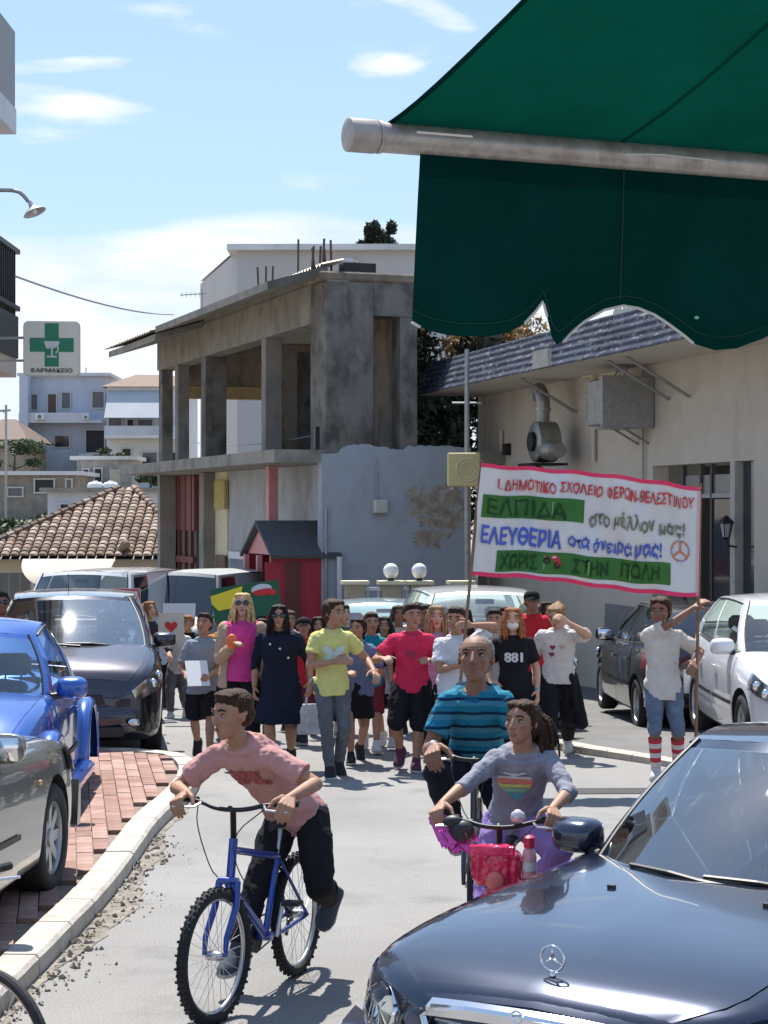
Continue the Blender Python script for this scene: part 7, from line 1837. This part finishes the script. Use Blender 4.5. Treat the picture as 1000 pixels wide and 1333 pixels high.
p = person('running boy in raspberry pink tee shirt and black knee length shorts', W(535, 18.1), R(-6), 1.54, 'tan', 'dark', 'short', 1.08, 1, look=(0, 0), hands={-1: (-.22, -.30, 1.02), 1: (.20, -.16, 1.00)}, elbow={-1: (-.8, .5, -.6)}, feet={-1: (-.10, .02, .16), 1: (.06, -.14, .07)},
    top=(M_rp, .04, 1.5, 'shirt'), bottom=('shorts', dk, 1.05, 1.3), sleeve=.72, shoes=cloth('purple_trainer', (.10, .04, .07)))
decal(p, 'heart_print', [(0, hs_)], .42, .05, [mat('darker_print', (.30, .02, .06), .8)])
p = person('fair haired girl in lavender blouse and black trousers', W(566, 18.5), R(-10), 1.50, 'fair', 'light', 'long', .95, 1, look=(12, -6), hands={-1: (-.16, -.10, .76), 1: (.2, 0, .7)}, top=(cloth('lavender_blouse', (.42, .32, .50)), .03, 1.5, 'blouse'), bottom=('trousers', dk, 1.9, 1.1), sleeve=.6, shoes=cloth('grey_trainer', (.2, .19, .2)))
p = person('child with dark hair just behind the raspberry tee boy', W(556, 19.6), R(0), 1.46, 'brown', 'dark', 'short', 1.0, 2, top=(dk, .04, 1.4, 'shirt'), bottom=('trousers', dk, 1.9, 1.1))
M_wsh = cloth('white_shirt', (.56, .56, .60))
p = person('boy in white shirt and black trousers gripping the left banner pole', W(590, 17.8), R(0), 1.52, 'tan', 'dark', 'short', 1.0, 1, look=(-14, 0), hands={1: (.16, -.18, 1.33), -1: (.06, -.22, .98)}, elbow={1: (1, .2, .3), -1: (-1, .3, -.6)},
    top=(M_wsh, .03, 1.4, 'shirt'), bottom=('trousers', dk, 1.9, 1.15), sleeve=.75, shoes=cloth('grey_trainer', (.2, .19, .2)))
p = person('boy with dark hair looking over the cycling man shoulder', W(641, 19.5), R(6), 1.42, 'tan', 'dark', 'short', 1.0, 1, look=(-10, 0), top=(cloth('pale_grey', (.35, .33, .33)), .04, 1.5, 'shirt'), bottom=('trousers', dk, 1.9, 1.1))
p = person('red haired girl wearing a white face mask and black tee shirt', W(668, 18.1), R(-4), 1.50, 'fair', 'red', 'wavy', 1.0, 1, mask=True, look=(0, -6), hands={1: (.22, -.08, .72), -1: (-.2, -.1, .8)}, top=(dk, .04, 1.5, 'shirt'), bottom=('trousers', dk, 1.9, 1.1), sleeve=.7)
decal_text(p, '881', .42, .17, .09, mats['print_white'], bold=.06)
w = p['WR'][1]; m = MB(); m.tube([w.lerp(p['EL'][1], .03), w.lerp(p['EL'][1], .08)], .026, 12); m.build('bracelet', mats['print_aqua'], p['root'])
p = person('man in black cap and sunglasses wearing a red tee shirt', W(690, 20.9), R(0), 1.60, 'brown', 'dark', 'cap', 1.1, 1, child=False, sunglasses=True, look=(10, -8), top=(rd, .05, 1.5, 'shirt'), bottom=('trousers', dk, 1.9, 1.1), sleeve=.8)
p = person('girl in white tee shirt with heart prints laughing with raised chin', W(728, 19.2), R(-8), 1.50, 'fair', 'light', 'bun', 1.12, 1, look=(-15, 24), hands={1: (.10, -.26, 1.28), -1: (-.24, -.04, .78)}, elbow={1: (1, -.3, -.4)}, top=(wt, .02, 1.5, 'shirt'), bottom=('trousers', dk, 1.9, 1.3), sleeve=.8, shoes=M_shoe_w)
decal(p, 'heart_print', [(0, [(x*.8-1.5, z*.8+1.0) for x, z in hs_]), (1, [(x*.8+1.1, z*.8+1.1) for x, z in hs_]), (0, [(x*.8-1.8, z*.8-1.0) for x, z in hs_]), (2, [(x*.6+.9, z*.6-1.0) for x, z in hs_])], .44, .034, [mat('print_plum', (.20, .02, .10), .8), mat('print_sand', (.45, .32, .28), .8), mats['print_white']])
jt = MB(); P0 = p['P']
jt.loft([[P0+Vector((.155*math.cos(a), .115*math.sin(a), z)) for a in [2*math.pi*i/20 for i in range(20)]] for z in (.0, .09)]); jt.cone(P0+Vector((.14, .02, .03)), .05, P0+Vector((.22, .02, -.42)), .07, 10); jt.cone(P0+Vector((.12, -.08, .04)), .035, P0+Vector((.18, -.10, -.28)), .03, 8)
blob(jt, 'tied_jacket', dk, p['root'], .012, 3, .02, .08)
# girl with the right banner pole
M_sht = cloth('faded_denim', (.13, .16, .22), .25)
p = person('girl in white tee shirt and red striped socks holding the right banner pole', W(863, 17.5), R(-2), 1.63, 'brown', 'brown', 'tied', .92, 1, look=(-24, 6), hands={-1: (.255, -.16, 1.50), 1: (.27, -.12, 1.02)}, elbow={-1: (-.3, -1, -.3), 1: (.9, .5, -.5)}, feet={1: (.13, 0, .075), -1: (-.07, -.10, .075)},
    top=(cloth('cream_white_tee', (.58, .52, .47)), .07, 1.7, 'shirt'), bottom=('shorts', M_sht, 1.12, 1.08), sleeve=.72, shoes=cloth('white_boot', (.52, .50, .48)), socks=(mat('sock_red', (.50, .03, .05), .9), mat('sock_white', (.58, .54, .52), .9)))
for s in (1, -1):
    m = MB(); A, K_ = p['AN'][s], p['KN'][s]; m.cone(A, .036, A.lerp(K_, .38), .046, round_=False); blob(m, 'boot_shaft', mats['cloth_white_boot'], p['root'], .008, 2)
for (px, d, H_, hr, hst, tcol, tn_, lb) in (
    (292, 20.9, 1.36, 'dark', 'short', (.45, .20, .05), 'orange', 'child in orange top between the grey tee boy and the blonde woman'),
    (302, 22.4, 1.34, 'brown', 'long', (.30, .30, .33), 'ash', 'long haired child in ash grey top far behind the blonde woman'),
    (447, 21.6, 1.42, 'brown', 'short', (.05, .12, .10), 'bottle_green', 'boy in bottle green top behind the shoulder of the yellow tee girl'),
    (520, 21.4, 1.42, 'brown', 'bob', (.45, .38, .30), 'sand', 'child in sand coloured top left of the raspberry tee boy'),
    (547, 22.2, 1.45, 'black', 'tied', (.10, .10, .16), 'indigo', 'child in indigo top in the last row behind the raspberry tee boy'),
    (608, 20.7, 1.40, 'dark', 'long', (.50, .10, .14), 'crimson', 'girl in crimson top behind the white shirt boy'),
    (655, 21.3, 1.40, 'brown', 'short', (.14, .20, .30), 'slate', 'child in slate blue top behind the masked girl'),
    (710, 21.4, 1.46, 'dark', 'bob', (.08, .07, .07), 'charcoal', 'child in charcoal top between the red tee man and the laughing girl'),
    (378, 22.3, 1.36, 'brown', 'tied', (.42, .36, .40), 'mauve', 'child in mauve top in the last row behind the navy dress woman')):
    p = person(lb, W(px, d), R(random.uniform(-15, 15)), H_, random.choice(('tan', 'tan', 'brown', 'fair')), hr, hst, random.uniform(.92, 1.06), 2, top=(cloth(tn_, tcol), .04, 1.5, 'shirt'), bottom=('trousers', random.choice((dk, jeans, nv)), 1.9, 1.1), sleeve=.75, shoes=random.choice((M_shoe_w, M_shoe_d)))
p = person('small distant child in dark top in front of the red booth', W(513, 29.5), R(0), 1.28, 'brown', 'dark', 'short', 1.0, 2, top=(dk, .04, 1.4, 'shirt'), bottom=('trousers', dk, 1.9, 1.1))

# ---------------------------------------------------------------- banner with two poles
DB = 17.25
TL, TRc, BRc, BLc = P(627, 604, DB), P(912, 635, DB+.02), P(909, 776, DB+.02), P(612, 749, DB)
bo_ = Vector((TL.x, DB, 0)); ban = empty('banner', bo_, 0, 'white handmade school banner with pink edges and Greek lettering', 'banner')
def bs(u, v, off=0.0):
    """u left to right, v top to bottom"""
    t = TL.lerp(TRc, u); b_ = BLc.lerp(BRc, u)
    t = t+Vector((0, 0, .030*math.sin(math.pi*u)*(1 if True else 0))); b_ = b_+Vector((0, 0, .018*math.sin(2*math.pi*u)+.012*math.sin(math.pi*u)))
    p = t.lerp(b_, v); y = .06*math.sin(u*7+v*2)+.030*math.sin(u*19-v*6)+.016*math.sin(u*43+v*11)+.008*math.sin(u*80-v*20)
    y *= min(1, 6*u, 6*(1-u)); p.z += .010*math.sin(u*31+1)*(v if v > .5 else 1-v)*.6; p.y += y-off; return p-bo_
M_ban = mat('banner_cloth', (.68, .65, .63), .9, var=.03, scale=2, spec=.1)
tn = M_ban.node_tree
m = MB(); U = [i/90 for i in range(91)]; V = [i/30 for i in range(31)]
m.grid(lambda u, v: bs(u, v), U, V, flip=True); m.build('banner_cloth', M_ban, ban, smooth=True)
m = MB(); m.grid(lambda u, v: bs(u, v, -.004), U, V); m.build('banner_back', M_ban, ban, smooth=True)
M_hp = mat('pink_ribbon', (.80, .03, .12), .6)
for nm, v0, v1 in (('top_ribbon', -.006, .030), ('bottom_ribbon', .968, 1.006)):
    m = MB(); m.grid(lambda u, v: bs(u, v, .004), U, [v0, (v0+v1)/2, v1], flip=True); m.grid(lambda u, v: bs(u, v, -.007), U, [v0, (v0+v1)/2, v1]); m.build(nm, M_hp, ban, smooth=True)
m = MB(); m.grid(lambda u, v: bs(u, v, .004), [.988, 1.0], V, flip=True); m.build('side_hem', mat('pale_pink_hem', (.66, .40, .42), .8), ban, smooth=True)
M_gp = mat('green_felt_panel', (.045, .16, .03), .9, var=.12, scale=9)
for (u0, u1, v0a, v1a, v0b, v1b, folds) in ((.022, .478, .27, .475, .25, .455, 2), (.108, .878, .762, .955, .715, .915, 3)):
    m = MB(); m.grid(lambda u, v: bs(lerp(u0, u1, u), lerp(lerp(v0a, v0b, u), lerp(v1a, v1b, u), v), .006), [i/40 for i in range(41)], [i/5 for i in range(6)], flip=True); m.build('green_panel', M_gp, ban, smooth=True)
    m = MB()
    for k in range(folds):
        uu = lerp(u0, u1, (k+1.0)/(folds+1)+.02); m.grid(lambda u, v: bs(uu+.003*u, lerp(v0a+.02, v1a-.05, v), .0085), [0, 1], [i/3 for i in range(4)], flip=True)
    m.build('tape_strip', mat('pale_tape', (.35, .48, .26), .4), ban)
bt = lambda off: (lambda x, y: bs(x, y, off))
cR, cB, cG, cD = mat('letter_red', (.66, .045, .045), .8), mat('letter_blue', (.09, .13, .52), .8), mat('letter_greygreen', (.20, .22, .15), .8), mat('letter_darkgreen', (.012, .055, .010), .8)
# y runs downwards on the banner: pass bottom first
text_fit('1. ΔΗΜΟΤΙΚΟ', .085, .345, .215, .115, bt(.009), 'lettering', cR, ban, .02, jitter=.045)
text_fit('ΣΧΟΛΕΙΟ', .365, .555, .200, .105, bt(.009), 'lettering', cR, ban, .02, jitter=.045, seed=3)
text_fit('O', .575, .597, .205, .115, bt(.009), 'lettering', cR, ban, .02)
text_fit('I', .584, .588, .215, .105, bt(.013), 'lettering', cR, ban, .02)
text_fit('ΕΡΩΝ-ΒΕΛΕΣΤΙΝΟΥ', .604, .972, .205, .100, bt(.009), 'lettering', cR, ban, .02, jitter=.045, seed=5)
text_fit('ΕΛΠΙΔΑ', .045, .40, .445, .295, bt(.009), 'lettering', cD, ban, .015, jitter=.045, seed=2)
text_fit('στο μέλλον', .505, .80, .485, .325, bt(.009), 'lettering', cG, ban, .025, jitter=.055, seed=4)
text_fit('μας!', .825, .935, .485, .345, bt(.009), 'lettering', cG, ban, .025, jitter=.055, seed=6)
text_fit('ΕΛΕΥΘΕΡΙΑ', .03, .385, .715, .545, bt(.009), 'lettering', cB, ban, .045, jitter=.02, seed=7)
text_fit('στα όνειρά', .415, .70, .715, .560, bt(.009), 'lettering', cB, ban, .030, jitter=.055, seed=8)
text_fit('μας!', .715, .835, .705, .545, bt(.009), 'lettering', cB, ban, .035, jitter=.055, seed=9)
text_fit('ΧΩΡΙΣ', .125, .285, .92, .79, bt(.009), 'lettering', cD, ban, .012, jitter=.055, seed=10)
text_fit('ΣΤΗΝ', .44, .60, .90, .775, bt(.009), 'lettering', cD, ban, .012, jitter=.055, seed=11)
text_fit('ΠΟΛΗ', .66, .83, .885, .755, bt(.009), 'lettering', cD, ban, .012, jitter=.055, seed=12)
# peace sign, ring and spokes
def arc(cu, cv, ru, rv, r0_, r1_, a0, a1, n=28): 
    return [(cu+ru*r_*math.cos(a), cv-rv*r_*math.sin(a)) for r_, aa in ((r0_, [lerp(a0, a1, i/n) for i in range(n+1)]), (r1_, [lerp(a1, a0, i/n) for i in range(n+1)])) for a in aa]
def ringm(m, cu, cv, ru, rv, r0_, r1_, off, n=32, a0=0, a1=2*math.pi):
    m.grid(lambda u, v: bs(cu+ru*lerp(r0_, r1_, v)*math.cos(lerp(a0, a1, u)), cv-rv*lerp(r0_, r1_, v)*math.sin(lerp(a0, a1, u)), off), [i/n for i in range(n+1)], [0, 1], flip=False)
def bar(m, u0, v0, u1, v1, wu, off):
    du, dv = u1-u0, (v1-v0)/2.05; L_ = math.hypot(du, dv); nx, ny = -dv/L_*wu, du/L_*wu*2.05
    m.add([bs(u0+nx, v0+ny, off), bs(u1+nx, v1+ny, off), bs(u1-nx, v1-ny, off), bs(u0-nx, v0-ny, off)], [(0, 1, 2, 3)])
cu, cv, ru, rv = .918, .595, .041, .098
for k in range(12):
    m = MB(); ringm(m, cu, cv, ru, rv, .82, 1.0, .009, 4, k*math.pi/6+.04, (k+1)*math.pi/6-.04); m.build('peace_ring', mat('ring_orange', (.62, .16, .08), .8) if k % 3 else mat('ring_blue', (.25, .3, .55), .8), ban)
m = MB()
for a in (90, 215, 325): bar(m, cu, cv, cu+ru*.85*math.cos(R(a)), cv-rv*.85*math.sin(R(a)), .0038, .0095)
m.build('peace_spokes', mats['ring_orange'], ban)
# small red car drawing with two wheels, tilted
def cpt(x, y): a = R(-24); return (.345+(x*math.cos(a)+y*math.sin(a))*.040, .815-(-(-x*math.sin(a))*1.0*-1+y*math.cos(a))*.040*2.05)
def cp(x, y):
    a = R(-22); X2 = x*math.cos(a)-y*math.sin(a); Y2 = x*math.sin(a)+y*math.cos(a); return (.352+X2*.040, .835-Y2*.040*2.05)
m = MB(); pts = [cp(x, y) for x, y in ((-1.0, 0), (-1.0, .35), (-.45, .42), (-.2, .85), (.5, .85), (.8, .4), (1.05, .3), (1.05, -.05))]
c0_ = bs(*cp(0, .3), .0095); m.add([c0_]+[bs(u, v, .0095) for u, v in pts], [(0, i+1, (i+1) % 8+1) for i in range(8)]); m.build('car_drawing', mat('drawing_red', (.55, .03, .05), .8), ban)
m = MB(); pts = [cp(x, y) for x, y in ((-.30, .45), (-.1, .76), (.42, .76), (.6, .45))]; m.add([bs(u, v, .0115) for u, v in pts], [(0, 1, 2, 3)]); m.build('car_drawing_window', mats['print_white'], ban)
for x in (-.62, .68):
    u_, v_ = cp(x, -.08); m = MB(); ringm(m, u_, v_, .0155, .032, .45, 1.0, .013, 18); m.build('car_drawing_wheel', mat('drawing_dark', (.06, .01, .015), .8), ban)
M_pole = mat('brown_broomstick', (.20, .11, .06), .6, var=.2, scale=12)
for (a, c, lb) in ((P(627, 598, DB+.03), P(598, 905, DB-.05), 'brown wooden pole at the left end of the banner'), (P(912, 629, DB+.06), P(906, 968, DB+.1), 'brown wooden pole at the right end of the banner')):
    m = MB(); m.tube([a, c], .014, 8); m.v = [tuple(Vector(v)-c) for v in m.v]; m.build('banner_pole', M_pole, label=lb, cat='pole', loc=c)

# ---------------------------------------------------------------- green awning over the camera
ev = Vector((.92, .39, 0)).normalized(); bv = Vector((ev.y, -ev.x, 0)); AP = P(457, 175, 4.5); 
aw = empty('awning', AP, 0, 'dark green fabric awning with scalloped valance and metal front bar overhead', 'awning')
def fab(name, col, tr):
    m = bpy.data.materials.new(name); m.use_nodes = True; t = m.node_tree; t.nodes.clear(); co = N(t, 'ShaderNodeTexCoord')
    n = N(t, 'ShaderNodeTexNoise', Scale=2.2, Detail=6.0, Roughness=.65); t.links.new(co.outputs['Object'], n.inputs['Vector'])
    mp = N(t, 'ShaderNodeMapping'); mp.inputs['Scale'].default_value = (1, 1, 1); t.links.new(co.outputs['Object'], mp.inputs[0])
    w_ = N(t, 'ShaderNodeTexNoise', Scale=420.0, Detail=2.0); t.links.new(co.outputs['Object'], w_.inputs['Vector'])
    c_ = ramp(t, n.outputs[0], [(.3, tuple(x*.75 for x in col)), (.7, tuple(x*1.2 for x in col))])
    st_ = N(t, 'ShaderNodeTexNoise', Scale=17.0, Detail=3.0); t.links.new(co.outputs['Object'], st_.inputs['Vector'])
    c_ = mixc(t, ramp(t, st_.outputs[0], [(.80, 0), (.84, .4)]), c_, (.10, .26, .2))
    d = N(t, 'ShaderNodeBsdfDiffuse'); tl = N(t, 'ShaderNodeBsdfTranslucent'); t.links.new(c_, d.inputs[0]); t.links.new(c_, tl.inputs[0])
    b_ = N(t, 'ShaderNodeBump', Strength=.25); b_.inputs['Distance'].default_value = .002; t.links.new(w_.outputs[0], b_.inputs['Height']); t.links.new(b_.outputs[0], d.inputs['Normal'])
    mx = N(t, 'ShaderNodeMixShader'); mx.inputs[0].default_value = tr; t.links.new(d.outputs[0], mx.inputs[1]); t.links.new(tl.outputs[0], mx.inputs[2]); o = N(t, 'ShaderNodeOutputMaterial'); t.links.new(mx.outputs[0], o.inputs[0]); return m
M_aw, M_val = fab('green_awning_canvas', (.002, .062, .044), .13), fab('green_valance_canvas', (.002, .030, .026), .12)
M_bar = mat('worn_aluminium_bar', (.42, .38, .36), .42, .45, var=.2, scale=30, stain=((.30, .25, .22), 14, .5, .68, 1))
L_ = 3.6; rb_ = .0345
m = MB(); m.tube([Vector((0, 0, 0)), ev*L_], rb_, 20); bar_ = m.build('front_bar', M_bar, aw, smooth=True, angle=50)
m = MB(); m.tube([ev*-.012, ev*-.008, ev*.055, ev*.06], [.030, .0385, .0385, .0365], 20); m.tube([ev*.062, ev*.072], .0375, 20); m.build('bar_end_cap', mat('bar_cap', (.36, .32, .30), .5, .3, var=.2, scale=25), aw, smooth=True, angle=50)
m = MB(); m.tube([ev*.30+Vector((0, -.034, .012)), ev*.16+Vector((0, -.034, .012))], .0045, 6); m.build('scratch', mat('bare_metal', (.65, .63, .6), .4, .5), aw); m = MB(); m.tube([ev*.70+Vector((0, -.037, .0)), ev*.8+Vector((0, -.037, .006)), ev*.95+Vector((0, -.037, .002))], .0022, 5); m.build('scratch', mat('bare_metal', (.65, .63, .6), .4, .5), aw)
def roofp(u, v, side=0):
    x0 = .125-.035*math.exp(-v*9)+.10*min(v, .9); s = lerp(x0, L_, u); sag = -.05*math.sin(math.pi*min(1, v/4.2))
    return ev*s+bv*v*1.0+Vector((0, 0, .030+v*.36+sag*.6+.006*math.sin(s*14+v*3)*min(1, v*3)-side*.0015))
vs__ = [0, .02, .05, .1, .18, .3, .45, .65, .9, 1.2, 1.6, 2.1, 2.7, 3.4, 4.2]
m = MB(); m.grid(lambda u, v: roofp(u, v), [i/60 for i in range(61)], vs__); m.build('canvas', M_aw, aw, smooth=True)
for ks in range(4):
    m = MB(); u_ = .17+ks*.26; m.grid(lambda a, v: roofp(u_+a, v)-Vector((0, 0, .0025)), [-.0016, .0016], vs__, flip=True); m.build('seam', M_aw, aw, smooth=True)
m = MB(); m.tube([roofp(0, v) for v in vs__], .006, 6); m.build('canvas_hem', M_val, aw)
prof = [(537, 419), (548, 425), (565, 430), (600, 436), (640, 437), (668, 431), (686, 420), (700, 403), (707, 392), (712, 412), (718, 438), (725, 448), (735, 444), (750, 430), (768, 416), (792, 402), (818, 396), (838, 399), (856, 408), (880, 428), (905, 446), (935, 455), (965, 452), (1000, 440)]
pts = []
for x, y in prof:
    # intersect the ray with the vertical plane through the bar
    k = (x-500)/F; A2 = AP+bv*.01; s_ = (k*A2.y-A2.x)/(ev.x-k*ev.y); q = A2+ev*s_; pts.append((s_, (HC-(y-HZ)/F*q.y)-AP.z))
while pts[-1][0] < L_-.5:
    base = pts[-1][0]; pts += [(base+.10, pts[-1][1]+.05), (base+.25, -.385), (base+.42, -.47), (base+.6, -.44)]
s00 = pts[0][0]
def zb_at(s): return pw(pts, s)
S_ = sorted(set([s00+i*.012 for i in range(int((L_-s00-.1)/.012))]+[p[0] for p in pts]))
m = MB()
def val(s, v):
    top_s = s+(.020*(1-min(1, (s-s00)/.5)))*(1-v); z = lerp(-.02, zb_at(s), v)
    return ev*top_s+bv*(.010-.015*v+.010*math.sin(s*16)*v+.006*math.sin(s*37+v*2)*v)+Vector((0, 0, z))
m.grid(val, S_, [0, .1, .25, .4, .6, .8, .93, 1.0]); vl = m.build('valance', M_val, aw, smooth=True)
for zz in (.93,):
    m = MB(); m.tube([val(s, zz)+bv*.004 for s in S_], .0012, 4); m.build('stitching', mat('dark_thread', (.01, .05, .04), .9), vl)
for ss_ in (.55, 1.35):
    m = MB(); m.tube([val(s00+ss_, v)+bv*.004 for v in (0, .2, .5, .8, .97)], .0018, 4); m.build('seam', mats['dark_thread'], vl)
i0 = [i for i, s in enumerate(S_) if pts[7][0]-.01 < s < pts[9][0]+.0 or pts[13][0] < s < pts[20][0]]
for a, c in ((pts[6][0], pts[9][0]), (pts[12][0], pts[20][0]), (s00, pts[1][0])):
    m = MB(); m.tube([val(s, 1.0)+Vector((0, -.002, 0)) for s in S_ if a <= s <= c], .0035, 5); m.build('white_piping', mat('piping_white', (.60, .60, .56), .8), vl)
m = MB(); q0, q1 = roofp(.385, .55), roofp(.395, .63); nrm_ = Vector((0, 0, -.004)); m.tube([q0+nrm_, (q0+q1)/2+nrm_+ev*.004, q1+nrm_], .0028, 5); m.build('paint_mark', mats['piping_white'], aw)
m = MB(); q = val(pts[20][0]+.005, .85)+bv*.006; m.ell(q, (.006, .003, .004)); m.build('paint_mark', mat('aqua_mark', (.2, .6, .5), .6), vl)
